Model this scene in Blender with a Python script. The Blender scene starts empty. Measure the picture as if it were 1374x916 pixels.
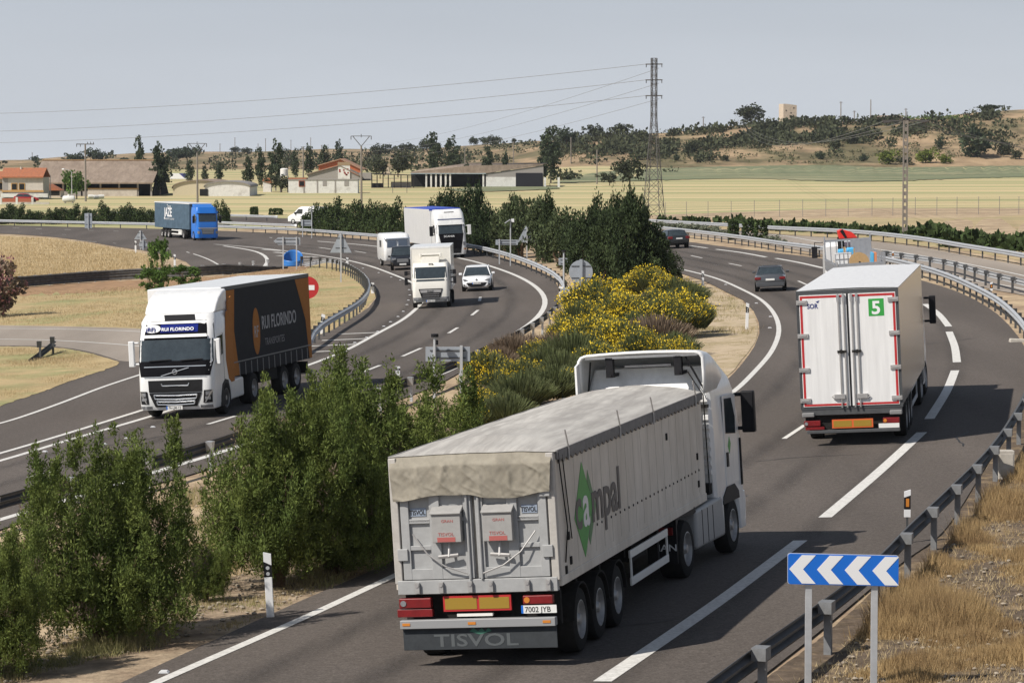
import bpy, math, random
import numpy as np
from math import radians as R, sin, cos, tan, atan, pi
from mathutils import Vector, Matrix, noise
from mathutils.geometry import delaunay_2d_cdt

F, HZ, CAMH, CX, CY = 4000.0, 205.0, 7.9, 687.0, 458.0
PITCH = atan((CY - HZ) / F)
sc = bpy.context.scene
col = sc.collection

# ------------------------------------------------------------------ camera
cam = bpy.data.cameras.new('camera'); camo = bpy.data.objects.new('camera', cam); col.objects.link(camo)
camo.location = (0, 0, CAMH); camo.rotation_euler = (pi / 2 - PITCH, 0, 0)
cam.sensor_width = 36; cam.lens = F / 1374 * 36; cam.clip_start = 0.5; cam.clip_end = 9000
sc.camera = camo

# ------------------------------------------------------------------ sky, sun, exposure
SUN_EL, SUN_TO = R(45), (0.82, 0.572)          # the light travels towards +x, +y
w = bpy.data.worlds.new('World'); sc.world = w; w.use_nodes = True
nt = w.node_tree; bg = nt.nodes['Background']
sky = nt.nodes.new('ShaderNodeTexSky'); sky.sky_type = 'NISHITA'; sky.sun_disc = False
sky.sun_elevation = SUN_EL
sky.sun_rotation = math.atan2(-SUN_TO[0], -SUN_TO[1])
sky.air_density = 1.0; sky.dust_density = 0.6; sky.ozone_density = 1.0; sky.altitude = 100
# a hazy summer sky: the Nishita sky whitened by dust towards the horizon
_N = nt.nodes.new; _L = nt.links.new
hsv = _N('ShaderNodeHueSaturation'); hsv.inputs['Saturation'].default_value = 0.7; _L(sky.outputs[0], hsv.inputs['Color'])
tcw = _N('ShaderNodeTexCoord'); sx_ = _N('ShaderNodeSeparateXYZ'); _L(tcw.outputs['Generated'], sx_.inputs[0])
mrw = _N('ShaderNodeMapRange'); mrw.inputs[1].default_value = 0.0; mrw.inputs[2].default_value = 0.30; mrw.inputs[3].default_value = 1.0; mrw.inputs[4].default_value = 0.04; _L(sx_.outputs[2], mrw.inputs[0])
hz = _N('ShaderNodeMapRange'); hz.inputs[1].default_value = -0.005; hz.inputs[2].default_value = 0.055; _L(sx_.outputs[2], hz.inputs[0])
hc = _N('ShaderNodeMix'); hc.data_type = 'RGBA'; hc.inputs[6].default_value = (7.5, 7.95, 8.5, 1); hc.inputs[7].default_value = (5.9, 6.4, 7.35, 1); _L(hz.outputs[0], hc.inputs[0])
nv = _N('ShaderNodeTexNoise'); nv.inputs['Scale'].default_value = 5; nv.inputs['Detail'].default_value = 3; mpv = _N('ShaderNodeMapping'); mpv.inputs['Scale'].default_value = (1, 1, 6); _L(tcw.outputs['Generated'], mpv.inputs[0]); _L(mpv.outputs[0], nv.inputs['Vector'])
mv = _N('ShaderNodeMapRange'); mv.inputs[1].default_value = .35; mv.inputs[2].default_value = .65; mv.inputs[3].default_value = .975; mv.inputs[4].default_value = 1.025; _L(nv.outputs['Fac'], mv.inputs[0])
mxw = _N('ShaderNodeMix'); mxw.data_type = 'RGBA'; _L(mrw.outputs[0], mxw.inputs[0]); _L(hsv.outputs[0], mxw.inputs[6]); _L(hc.outputs[2], mxw.inputs[7])
vm = _N('ShaderNodeVectorMath'); vm.operation = 'SCALE'; _L(mxw.outputs[2], vm.inputs[0]); _L(mv.outputs[0], vm.inputs['Scale']); _L(vm.outputs[0], bg.inputs[0])
bg.inputs[1].default_value = 0.08
sun = bpy.data.lights.new('sun', 'SUN'); suno = bpy.data.objects.new('sun', sun); col.objects.link(suno)
sun.energy = 4.9; sun.angle = R(0.6); sun.color = (1.0, 0.935, 0.85)
d = Vector((SUN_TO[0] * cos(SUN_EL), SUN_TO[1] * cos(SUN_EL), -sin(SUN_EL) * math.hypot(*SUN_TO)))
suno.rotation_euler = d.to_track_quat('-Z', 'Y').to_euler(); suno.location = (-60, -60, 90)
vs = sc.view_settings
vs.view_transform = 'Standard'; vs.look = 'None'; vs.exposure = 0.12; vs.gamma = 1.0; vs.use_curve_mapping = False
sc.render.engine = 'CYCLES'
sc.cycles.max_bounces = 6; sc.cycles.transparent_max_bounces = 4; sc.cycles.volume_bounces = 0

# ------------------------------------------------------------------ terrain function
def S(a, b, x):
    t = min(1, max(0, (x - a) / (b - a))); return t * t * (3 - 2 * t)
def tab(t, x):
    if x <= t[0][0]: return t[0][1:]
    for p, q in zip(t, t[1:]):
        if x <= q[0]:
            k = (x - p[0]) / (q[0] - p[0]); return [a + (b - a) * k for a, b in zip(p[1:], q[1:])]
    return t[-1][1:]
SL = 0.045
RIDGE = [(-900, 214, 1250, 2400), (0, 216, 1200, 2300), (100, 212, 1200, 2250), (170, 207, 1150, 2150), (260, 204, 1100, 2000),
         (350, 204, 1050, 1950), (440, 200, 1020, 1850), (560, 200, 980, 1700), (610, 196, 950, 1550), (700, 191, 900, 1350),
         (760, 187, 830, 1200), (820, 181, 840, 1150), (900, 178, 860, 1150), (960, 172, 860, 1130), (1000, 167, 860, 1120),
         (1060, 164, 860, 1120), (1150, 163, 860, 1120), (1200, 161, 860, 1120), (1250, 158, 860, 1100), (1300, 153, 860, 1080),
         (1374, 148, 860, 1080), (1600, 142, 860, 1080), (2600, 150, 860, 1080)]
def T(x, y):
    """height of the ground"""
    b = SL * min(40, max(-30, x))
    if y < 70: b += .27 * (1 - S(42, 70, y))          # the road dips gently away from the bridge
    if y > 300: b = b * (1 - S(300, 480, y)) + 3 * S(480, 900, y)
    if y > 780:
        a = x / y * F + CX
        cy_, d0, d1 = tab(RIDGE, a)
        zc = CAMH + (HZ - cy_) * d1 / F
        k = S(d0, d1, y); k = k ** 0.8
        b += (zc - 3) * k
        if y > d1: b -= (y - d1) * 0.006
        n = noise.noise(Vector((x * 0.013, y * 0.008, 0))) * 2.0 + noise.noise(Vector((x * 0.04, y * 0.02, 3))) * 0.9
        b += n * S(d0 - 20, d0 + 150, y) * (1 - 0.75 * S(d1 - 200, d1, y))
    return b
fwd = Vector((0, cos(PITCH), -sin(PITCH))); upv = Vector((0, sin(PITCH), cos(PITCH)))
def ray(px, py):
    return fwd + Vector((1, 0, 0)) * ((px - CX) / F) - upv * ((py - CY) / F)
def P(px, py, h=0.0):
    """the ground point seen at a pixel of the photograph"""
    d = ray(px, py); o = Vector((0, 0, CAMH)); t0 = 12.0; t = t0
    while t < 3500:
        p = o + d * t
        if p.z < T(p.x, p.y) + h: break
        t0 = t; t *= 1.012
    else: return o + d * 3500
    for _ in range(24):
        m = (t0 + t) / 2; p = o + d * m
        if p.z < T(p.x, p.y) + h: t = m
        else: t0 = m
    p = o + d * t; return Vector((p.x, p.y, T(p.x, p.y)))
def zpix(py, y): return CAMH + (HZ - py) * y / F          # height seen at row py at distance y (small pitch)
def ppm(y): return F / y

# ------------------------------------------------------------------ materials
MATS = {}
def M(name, c, rough=0.6, metal=0.0, var=0.0, scale=3.0, c2=None, mix=None, bump=0.0, spec=None, island=0.0, trans=0.0, coat=0.0, stretch=None, bscale=None):
    if name in MATS: return MATS[name]
    m = bpy.data.materials.new(name); m.use_nodes = True; nt = m.node_tree; b = nt.nodes['Principled BSDF']
    L = nt.links.new; N = nt.nodes.new
    b.inputs['Roughness'].default_value = rough; b.inputs['Metallic'].default_value = metal
    if spec is None and rough >= 0.7: spec = 0.12
    if spec is not None: b.inputs['Specular IOR Level'].default_value = spec
    if coat: b.inputs['Coat Weight'].default_value = coat; b.inputs['Coat Roughness'].default_value = 0.08
    b.inputs['Base Color'].default_value = (*c, 1)
    out = None
    tc = None
    def coords():
        nonlocal tc
        if tc is None:
            t = N('ShaderNodeTexCoord')
            if stretch:
                mp = N('ShaderNodeMapping'); mp.inputs['Scale'].default_value = stretch; L(t.outputs['Object'], mp.inputs[0]); tc = mp.outputs[0]
            else: tc = t.outputs['Object']
        return tc
    if c2 is not None:
        n = N('ShaderNodeTexNoise'); n.inputs['Scale'].default_value = scale; n.inputs['Detail'].default_value = 6; n.inputs['Roughness'].default_value = 0.65
        L(coords(), n.inputs['Vector'])
        r = N('ShaderNodeValToRGB'); lo, hi = mix or (0.4, 0.62)
        r.color_ramp.elements[0].position = lo; r.color_ramp.elements[1].position = hi
        r.color_ramp.elements[0].color = (*c, 1); r.color_ramp.elements[1].color = (*c2, 1)
        L(n.outputs['Fac'], r.inputs[0]); out = r.outputs[0]
    if var:
        n = N('ShaderNodeTexNoise'); n.inputs['Scale'].default_value = scale * 2.7; n.inputs['Detail'].default_value = 8; n.inputs['Roughness'].default_value = 0.7
        L(coords(), n.inputs['Vector'])
        mr = N('ShaderNodeMapRange'); mr.inputs[1].default_value = 0.3; mr.inputs[2].default_value = 0.7
        mr.inputs[3].default_value = 1 - var; mr.inputs[4].default_value = 1 + var
        L(n.outputs['Fac'], mr.inputs[0])
        mx = N('ShaderNodeMix'); mx.data_type = 'RGBA'; mx.blend_type = 'MULTIPLY'; mx.inputs[0].default_value = 1
        if out: L(out, mx.inputs[6])
        else: mx.inputs[6].default_value = (*c, 1)
        cb = N('ShaderNodeCombineColor'); [L(mr.outputs[0], cb.inputs[i]) for i in range(3)]
        L(cb.outputs[0], mx.inputs[7]); out = mx.outputs[2]
    if island:
        g = N('ShaderNodeNewGeometry'); mr = N('ShaderNodeMapRange'); mr.inputs[3].default_value = 1 - island; mr.inputs[4].default_value = 1 + island
        L(g.outputs['Random Per Island'], mr.inputs[0])
        mx = N('ShaderNodeMix'); mx.data_type = 'RGBA'; mx.blend_type = 'MULTIPLY'; mx.inputs[0].default_value = 1
        if out: L(out, mx.inputs[6])
        else: mx.inputs[6].default_value = (*c, 1)
        cb = N('ShaderNodeCombineColor'); [L(mr.outputs[0], cb.inputs[i]) for i in range(3)]
        L(cb.outputs[0], mx.inputs[7]); out = mx.outputs[2]
    if out: L(out, b.inputs['Base Color'])
    if bump:
        n = N('ShaderNodeTexNoise'); n.inputs['Scale'].default_value = bscale or scale * 4; n.inputs['Detail'].default_value = 6
        L(coords(), n.inputs['Vector'])
        bp = N('ShaderNodeBump'); bp.inputs['Strength'].default_value = bump; bp.inputs['Distance'].default_value = 0.05
        L(n.outputs['Fac'], bp.inputs['Height']); L(bp.outputs[0], b.inputs['Normal'])
    if trans:   # leaves let some light through
        tr = N('ShaderNodeBsdfTranslucent'); ms = N('ShaderNodeMixShader'); ms.inputs[0].default_value = trans
        if out: L(out, tr.inputs[0])
        else: tr.inputs[0].default_value = (*c, 1)
        L(b.outputs[0], ms.inputs[1]); L(tr.outputs[0], ms.inputs[2]); L(ms.outputs[0], nt.nodes['Material Output'].inputs[0])
    MATS[name] = m; return m
def srgb(r, g, b):
    f = lambda v: ((v / 255 + 0.055) / 1.055) ** 2.4 if v > 10 else v / 255 / 12.92
    return (f(r), f(g), f(b))

white = M('white_paint', (0.74, 0.745, 0.74), 0.3, var=0.10, scale=1.2, coat=0.3, stretch=(1.6, 1.6, .35))
cream = M('off_white_paint', (0.74, 0.73, 0.69), 0.4, var=0.05, scale=1.5)
dirty = M('dusty_white_panel', (0.54, 0.495, 0.43), 0.55, var=0.13, scale=1.3, c2=(0.62, 0.575, 0.51), stretch=(1, 1, 0.35))
rubber = M('tyre_rubber', (0.025, 0.024, 0.023), 0.85, var=0.25, scale=4)
steel = M('rim_steel', (0.42, 0.41, 0.40), 0.45, 0.5, var=0.15)
black = M('black_plastic', (0.012, 0.012, 0.014), 0.55, var=0.2, spec=0.2)
chassis = M('chassis_black', (0.022, 0.021, 0.020), 0.8, var=0.3, scale=5)
glass = M('dark_glass', (0.03, 0.04, 0.045), 0.06, 0.0, spec=0.9, var=0.3, scale=1.5)
chrome = M('bright_metal', (0.62, 0.63, 0.64), 0.28, 0.9)
galv = M('galvanised_steel', (0.50, 0.515, 0.53), 0.45, 0.35, var=0.12, scale=2)
galvd = M('dark_steel_and_rail_shade', (0.085, 0.088, 0.092), 0.6, 0.4, var=0.2, scale=2)  # dull steel parts; also the near rail beams, darkened to stand for shade
signback = M('sign_back_metal', (0.31, 0.34, 0.375), 0.55, 0.1, var=0.08, scale=1.5)
grey = M('grey_plastic', (0.16, 0.165, 0.17), 0.5, var=0.15)
redl = M('red_lamp', (0.17, 0.010, 0.012), 0.3, var=0.2)
red = M('red_tape', (0.42, 0.02, 0.022), 0.5)
orange = M('orange_lamp', (0.55, 0.20, 0.03), 0.3)
yel = M('yellow_reflective', (0.30, 0.19, 0.025), 0.4)
lampg = M('headlamp_glass', (0.30, 0.31, 0.33), 0.12, 0.4, var=0.3, scale=9)
blue = M('blue_reflective', (0.015, 0.14, 0.56), 0.5, spec=0.2)
signwhite = M('white_reflective', (0.74, 0.75, 0.76), 0.4)
lineM = M('road_paint', (0.60, 0.59, 0.56), 0.7, var=0.22, scale=5, c2=(0.44, 0.43, 0.40), mix=(0.52, 0.75))
plateM = M('number_plate', (0.7, 0.7, 0.68), 0.4)
ink = M('black_lettering', (0.02, 0.02, 0.02), 0.6)

# ------------------------------------------------------------------ mesh helpers
class MB:
    def __init__(s, X=None): s.v = []; s.f = []; s.m = []; s.X = X
    def add(s, vs, fs, mi=0):
        o = len(s.v)
        s.v += [tuple(s.X @ Vector(v)) if s.X else tuple(v) for v in vs]
        s.f += [tuple(i + o for i in f) for f in fs]; s.m += [mi] * len(fs); return s
    def box(s, x0, x1, y0, y1, z0, z1, mi=0):
        v = [(x, y, z) for z in (z0, z1) for y in (y0, y1) for x in (x0, x1)]
        return s.add(v, [(0, 2, 3, 1), (4, 5, 7, 6), (0, 1, 5, 4), (2, 6, 7, 3), (0, 4, 6, 2), (1, 3, 7, 5)], mi)
    def prism(s, poly, axis, a, b, mi=0):
        """poly: 2d outline; axis x: (y,z), y: (x,z), z: (x,y)"""
        n = len(poly)
        f = {'x': lambda p, t: (t, p[0], p[1]), 'y': lambda p, t: (p[0], t, p[1]), 'z': lambda p, t: (p[0], p[1], t)}[axis]
        v = [f(p, a) for p in poly] + [f(p, b) for p in poly]
        return s.add(v, [tuple(range(n))[::-1], tuple(range(n, 2 * n))] + [(i, (i + 1) % n, n + (i + 1) % n, n + i) for i in range(n)], mi)
    def cyl(s, p0, p1, r0, r1=None, n=10, mi=0, caps=True):
        if r1 is None: r1 = r0
        p0 = Vector(p0); p1 = Vector(p1); a = (p1 - p0).normalized()
        u = a.orthogonal().normalized(); w_ = a.cross(u); v = []
        for p, r in ((p0, r0), (p1, r1)):
            for i in range(n):
                t = 2 * pi * i / n; v.append(p + u * (r * cos(t)) + w_ * (r * sin(t)))
        f = [(i, (i + 1) % n, n + (i + 1) % n, n + i) for i in range(n)]
        if caps: f += [tuple(range(n))[::-1], tuple(range(n, 2 * n))]
        return s.add(v, f, mi)
    def tube(s, pts, r, n=6, mi=0):
        for a, b in zip(pts, pts[1:]): s.cyl(a, b, r, r, n, mi)
        return s
    def lathe(s, prof, c, n=28, axis='x', mi=0):
        """prof: (radius, offset along axis)"""
        v = []
        for r, t in prof:
            for i in range(n):
                a = 2 * pi * i / n
                q = {'x': (t, r * cos(a), r * sin(a)), 'z': (r * cos(a), r * sin(a), t), 'y': (r * cos(a), t, r * sin(a))}[axis]
                v.append((c[0] + q[0], c[1] + q[1], c[2] + q[2]))
        f = [(k * n + i, k * n + (i + 1) % n, (k + 1) * n + (i + 1) % n, (k + 1) * n + i) for k in range(len(prof) - 1) for i in range(n)]
        return s.add(v, f, mi)
    def grid(s, fn, nu, nv, mi=0):
        v = [fn(i / nu, j / nv) for j in range(nv + 1) for i in range(nu + 1)]
        return s.add(v, [(j * (nu + 1) + i, j * (nu + 1) + i + 1, (j + 1) * (nu + 1) + i + 1, (j + 1) * (nu + 1) + i) for j in range(nv) for i in range(nu)], mi)
    def loft(s, rings, mi=0, caps=True):
        n = len(rings[0]); v = [p for r in rings for p in r]
        f = [(k * n + i, k * n + (i + 1) % n, (k + 1) * n + (i + 1) % n, (k + 1) * n + i) for k in range(len(rings) - 1) for i in range(n)]
        if caps: f += [tuple(range(n))[::-1], tuple(range((len(rings) - 1) * n, len(rings) * n))]
        return s.add(v, f, mi)
    def build(s, name, mats, parent=None, bevel=0, smooth=30, solid=0):
        me = bpy.data.meshes.new(name); me.from_pydata(s.v, [], s.f)
        for m in (mats if isinstance(mats, (list, tuple)) else [mats]): me.materials.append(m)
        if isinstance(mats, (list, tuple)): me.polygons.foreach_set('material_index', s.m)
        import bmesh
        bm = bmesh.new(); bm.from_mesh(me); bmesh.ops.recalc_face_normals(bm, faces=bm.faces); bm.to_mesh(me); bm.free()
        if smooth:
            me.polygons.foreach_set('use_smooth', [True] * len(me.polygons)); me.set_sharp_from_angle(angle=R(smooth))
        me.update()
        o = bpy.data.objects.new(name, me); col.objects.link(o)
        if parent: o.parent = parent
        if solid:
            m = o.modifiers.new('solid', 'SOLIDIFY'); m.thickness = solid; m.offset = 0
        if bevel:
            m = o.modifiers.new('bevel', 'BEVEL'); m.width = bevel; m.segments = 2; m.limit_method = 'ANGLE'; m.angle_limit = R(40); m.harden_normals = True
        return o
def tag(o, label=None, cat=None, group=None, kind=None):
    if label: o['label'] = label
    if cat: o['category'] = cat
    if group: o['group'] = group
    if kind: o['kind'] = kind
    return o
def thing(name, label, cat, loc=(0, 0, 0), rot=None, group=None, scale=1.0):
    o = bpy.data.objects.new(name, None); col.objects.link(o); o.empty_display_size = 0.3
    mt = Matrix.Translation(loc) @ (rot.to_4x4() if rot else Matrix.Identity(4)) @ Matrix.Scale(scale, 4)
    o.matrix_world = mt
    return tag(o, label, cat, group)
def road_rot(yaw, roll=0.0, slope=SL):
    f = Vector((sin(yaw), cos(yaw), slope * sin(yaw))).normalized(); n = Vector((-slope, 0, 1)).normalized()
    r = f.cross(n).normalized(); n = r.cross(f)
    if roll: r, n = r * cos(roll) + n * sin(roll), n * cos(roll) - r * sin(roll)
    return Matrix((r, f, n)).transposed()
def copy_tree(o, parent=None):
    c = o.copy(); col.objects.link(c)
    if parent: c.parent = parent
    for ch in o.children: copy_tree(ch, c)
    return c
_txt = {}
def text(s, size, mat, parent, mx, name='lettering', sx=1.0, bold=0.0, align='LEFT', depth=0.002):
    """flat raised lettering; mx places the text plane (x right, y up, z out)"""
    cu = bpy.data.curves.new('t', 'FONT'); cu.body = s; cu.size = size; cu.offset = bold * size; cu.extrude = depth; cu.align_x = align; cu.resolution_u = 3
    ob = bpy.data.objects.new('t', cu); col.objects.link(ob)
    dg = bpy.context.evaluated_depsgraph_get(); me = bpy.data.meshes.new_from_object(ob.evaluated_get(dg))
    bpy.data.objects.remove(ob); bpy.data.curves.remove(cu)
    me.transform(Matrix.Scale(sx, 4, (1, 0, 0))); me.transform(mx)
    me.materials.clear(); me.materials.append(mat); me.name = name
    o = bpy.data.objects.new(name, me); col.objects.link(o); o.parent = parent; return o
def plane_mx(o, x, y):
    x = Vector(x).normalized(); y = Vector(y); z = x.cross(y).normalized(); y = z.cross(x)
    m = Matrix((x, y, z)).transposed().to_4x4(); m.translation = Vector(o); return m
def side_mx(x, y, z, right=True):  return plane_mx((x, y, z), (0, 1 if right else -1, 0), (0, 0, 1))
def rear_mx(x, y, z): return plane_mx((x, y, z), (1, 0, 0), (0, 0, 1))
def front_mx(x, y, z, tilt=0.0): return plane_mx((x, y, z), (-1, 0, 0), (0, -tilt, 1))
def catmull(pts, step=6.0):
    out = []
    n = len(pts)
    for i in range(n - 1):
        p0 = Vector(pts[max(0, i - 1)]); p1 = Vector(pts[i]); p2 = Vector(pts[i + 1]); p3 = Vector(pts[min(n - 1, i + 2)])
        # centripetal-ish: limit tangents when spacing is uneven
        m1 = (p2 - p0) * 0.5; m2 = (p3 - p1) * 0.5; L_ = (p2 - p1).length
        if m1.length > L_: m1 *= L_ / m1.length
        if m2.length > L_: m2 *= L_ / m2.length
        k = max(1, int(L_ / step))
        for j in range(k):
            t = j / k; t2 = t * t; t3 = t2 * t
            out.append(p1 * (2 * t3 - 3 * t2 + 1) + m1 * (t3 - 2 * t2 + t) + p2 * (3 * t2 - 2 * t3) + m2 * (t3 - t2))
    out.append(Vector(pts[-1])); return out

ORD = ['first', 'second', 'third', 'fourth', 'fifth', 'sixth', 'seventh', 'eighth', 'ninth', 'tenth', 'eleventh', 'twelfth', 'thirteenth', 'fourteenth', 'fifteenth', 'sixteenth', 'seventeenth', 'eighteenth', 'nineteenth', 'twentieth', 'twenty first', 'twenty second']
# ------------------------------------------------------------------ ground, fields, hills
def inpoly(x, y, poly):
    c = False; j = len(poly) - 1
    for i in range(len(poly)):
        xi, yi = poly[i][0], poly[i][1]; xj, yj = poly[j][0], poly[j][1]
        if (yi > y) != (yj > y) and x < (xj - xi) * (y - yi) / (yj - yi) + xi: c = not c
        j = i
    return c
def drape(name, pts, mat, off, gx=34, smoothp=True, rough=0.0, seed=1, kind='structure'):
    """a sheet on the ground whose outline is given by photograph pixels"""
    poly = catmull([(p[0], p[1], 0) for p in pts] + [(pts[0][0], pts[0][1], 0)], 14 if not rough else 5)[:-1] if smoothp else [Vector((p[0], p[1], 0)) for p in pts]
    if rough:
        poly = [Vector((p.x + rough * 3 * noise.noise(Vector((p.x * .15, p.y * .3, seed))), p.y + rough * noise.noise(Vector((p.x * .2, p.y * .3, seed + 9))), 0)) for p in poly]
    pl = [(p.x, p.y) for p in poly]; n = len(pl)
    xs = [p[0] for p in pl]; ys = [p[1] for p in pl]
    vin = [Vector(p) for p in pl]
    y = min(ys)
    while y < max(ys):
        y += max(2.0, (y - HZ) * 0.07); x = min(xs) + (hash(int(y * 7)) % 10)
        while x < max(xs):
            x += gx
            if inpoly(x, y, pl): vin.append(Vector((x, y)))
    r = delaunay_2d_cdt(vin, [], [list(range(n))], 1, 1e-4)
    vs_, fs_ = r[0], r[2]
    m = MB()
    V = []
    for v in vs_:
        p = P(v.x, v.y); V.append((p.x, p.y, p.z + off))
    m.add(V, [tuple(f) for f in fs_])
    o = m.build(name, mat, smooth=180); o['kind'] = kind
    return o

SOIL = (0.30, 0.225, 0.15); STRAW = (0.46, 0.36, 0.205)
m_ground = M('dry_ground', (0.30, 0.22, 0.15), 0.95, var=0.28, scale=0.35, c2=(0.46, 0.36, 0.235), mix=(0.38, 0.6), bump=0.6, bscale=6)
m_mound = M('straw_grass', (0.40, 0.30, 0.175), 0.95, var=0.22, scale=0.5, c2=(0.54, 0.43, 0.25), mix=(0.35, 0.65), bump=0.7, bscale=5)
m_isl = M('island_grass', (0.40, 0.31, 0.17), 0.95, var=0.2, scale=0.22, c2=(0.25, 0.26, 0.12), mix=(0.48, 0.68), bump=0.6, bscale=6)
m_earth = M('brown_earth', (0.34, 0.215, 0.125), 0.95, var=0.25, scale=0.9, c2=(0.20, 0.13, 0.08), mix=(0.45, 0.7), bump=0.8, bscale=5)
m_sand = M('sandy_verge', (0.46, 0.37, 0.26), 0.95, var=0.2, scale=0.9, c2=(0.32, 0.26, 0.15), mix=(0.45, 0.65), bump=0.6, bscale=8)
m_bank = M('bank_soil', (0.115, 0.088, 0.065), 0.95, var=0.4, scale=1.1, c2=(0.27, 0.20, 0.12), mix=(0.50, 0.68), bump=0.8, bscale=9)
m_field = M('wheat_field', (0.53, 0.43, 0.245), 0.95, var=0.18, scale=0.02, c2=(0.33, 0.33, 0.165), mix=(0.44, 0.57), stretch=(0.16, 3.4, 1))
m_green = M('green_crop', (0.17, 0.19, 0.11), 0.95, var=0.3, scale=0.045, c2=(0.33, 0.30, 0.18), mix=(0.5, 0.66), stretch=(0.5, 2.0, 1))
m_tan = M('fallow_strip', (0.42, 0.32, 0.19), 0.95, var=0.18, scale=0.05, c2=(0.36, 0.31, 0.17), stretch=(0.6, 2.0, 1))
m_hill = M('dry_hillside', (0.145, 0.125, 0.068), 0.95, var=0.4, scale=0.035, c2=(0.34, 0.245, 0.15), mix=(0.42, 0.56), bump=0.5, bscale=0.3, stretch=(1, 0.5, 2))

def terrain():
    near = MB(); mid = MB(); far = MB()
    ys = [-60, -30, 0, 15]
    y = 15
    while y < 4300: y *= 1.022 if y < 900 else 1.018; ys.append(y)
    pxs = list(range(-1400, 2900, 24))
    rows = []
    for y in ys:
        yy = max(y, 15) if y > 0 else 15 - y * 0
        rows.append([((px - CX) / F * yy * (1 + 260 / (yy + 60)), y) for px in pxs])
    idx = {}
    V = []
    for j, r in enumerate(rows):
        for i, (x, y) in enumerate(r):
            V.append((x, y, T(x, y) - (0.035 if y < 700 else 0)))
    n = len(pxs)
    def sub(j0, j1, name, mat):
        m = MB(); vv = V[j0 * n:(j1 + 1) * n]
        fs = [(j * n + i, j * n + i + 1, (j + 1) * n + i + 1, (j + 1) * n + i) for j in range(j1 - j0) for i in range(n - 1)]
        m.add(vv, fs); o = m.build(name, mat, smooth=180); o['kind'] = 'structure'; return o
    jf = next(j for j, y in enumerate(ys) if y > 345); jh = next(j for j, y in enumerate(ys) if y > 862)
    sub(0, jf, 'ground', m_ground); sub(jf, jh, 'field', m_field); sub(jh, len(ys) - 1, 'hills', m_hill)
terrain()

# ------------------------------------------------------------------ ground patches
drape('straw_mound_ground', [(-160, 310), (0, 316), (60, 319), (105, 324), (157, 333), (196, 341), (215, 352), (225, 364), (190, 370), (127, 373), (60, 378), (-20, 384), (-160, 390)], m_mound, -0.02, rough=1)
drape('island_ground', [(-200, 389), (0, 392), (120, 388), (240, 379), (330, 371), (380, 358), (415, 352), (440, 351), (468, 359), (488, 372), (500, 386), (503, 398), (492, 412), (468, 428), (443, 443), (418, 453), (390, 461), (300, 452), (178, 440), (0, 437), (-200, 436)], m_isl, -0.024, rough=1)
drape('earth_slope', [(-60, 386), (40, 384), (127, 378), (240, 373), (320, 368), (378, 358), (420, 356), (400, 364), (330, 372), (240, 382), (180, 388), (90, 394), (-60, 398)], m_earth, -0.018, rough=2, seed=4)
drape('roadside_bank', [(900, 1000), (1021, 912), (1110, 846), (1208, 758), (1267, 712), (1330, 615), (1362, 560), (1380, 520), (1500, 420), (1640, 420), (1640, 1100), (1000, 1600), (600, 1600)], m_bank, -0.02, rough=1)
drape('sandy_verge', [(930, 380), (955, 383), (975, 396), (996, 404), (1009, 419), (1016, 434), (1016, 448), (1010, 462), (980, 500), (930, 540), (860, 560), (880, 470), (930, 430)], m_sand, -0.018, rough=1)
drape('median_verge', [(120, 940), (287, 860), (400, 809), (520, 755), (640, 700), (600, 640), (520, 680), (400, 735), (250, 800), (100, 880), (0, 925), (-60, 960)], M('median_soil', (0.24, 0.18, 0.125), 0.95, var=0.35, scale=1.0, c2=(0.38, 0.30, 0.21), mix=(0.42, 0.66), bump=0.9, bscale=7), -0.018, rough=3)
drape("triangle_island_ground", [(-160, 467), (0, 465), (79, 467), (116, 473), (145, 481), (160, 487), (150, 493), (92, 512), (66, 522), (0, 545), (-160, 600)], m_isl, 0.012, rough=1)
drape('crop_strip', [(740, 246), (860, 243), (1000, 240), (1150, 244), (1290, 240), (1420, 236), (1500, 228), (1380, 223), (1200, 225), (1100, 222), (900, 226), (800, 232)], m_green, 0.10, gx=24, rough=1)
drape('crop_strip', [(595, 254), (660, 251), (745, 250.5), (752, 253), (700, 256), (620, 257.5)], m_green, 0.10, gx=24, rough=.5)
drape('fallow_strip', [(880, 294), (1000, 297), (1120, 292), (1300, 292), (1500, 290), (1500, 380), (1374, 350), (1237, 329), (1029, 312), (880, 300)], m_tan, -0.02, gx=60, rough=1)

# ------------------------------------------------------------------ roads
m_asph = M('asphalt', (0.090, 0.078, 0.069), 0.85, var=0.42, scale=9, c2=(0.130, 0.113, 0.101), mix=(0.3, 0.7), bump=0.25, bscale=60)
m_asphold = M('old_pale_asphalt', (0.27, 0.235, 0.20), 0.9, var=0.12, scale=7, c2=(0.31, 0.27, 0.23), mix=(0.3, 0.7), bump=0.2, bscale=50)
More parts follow.
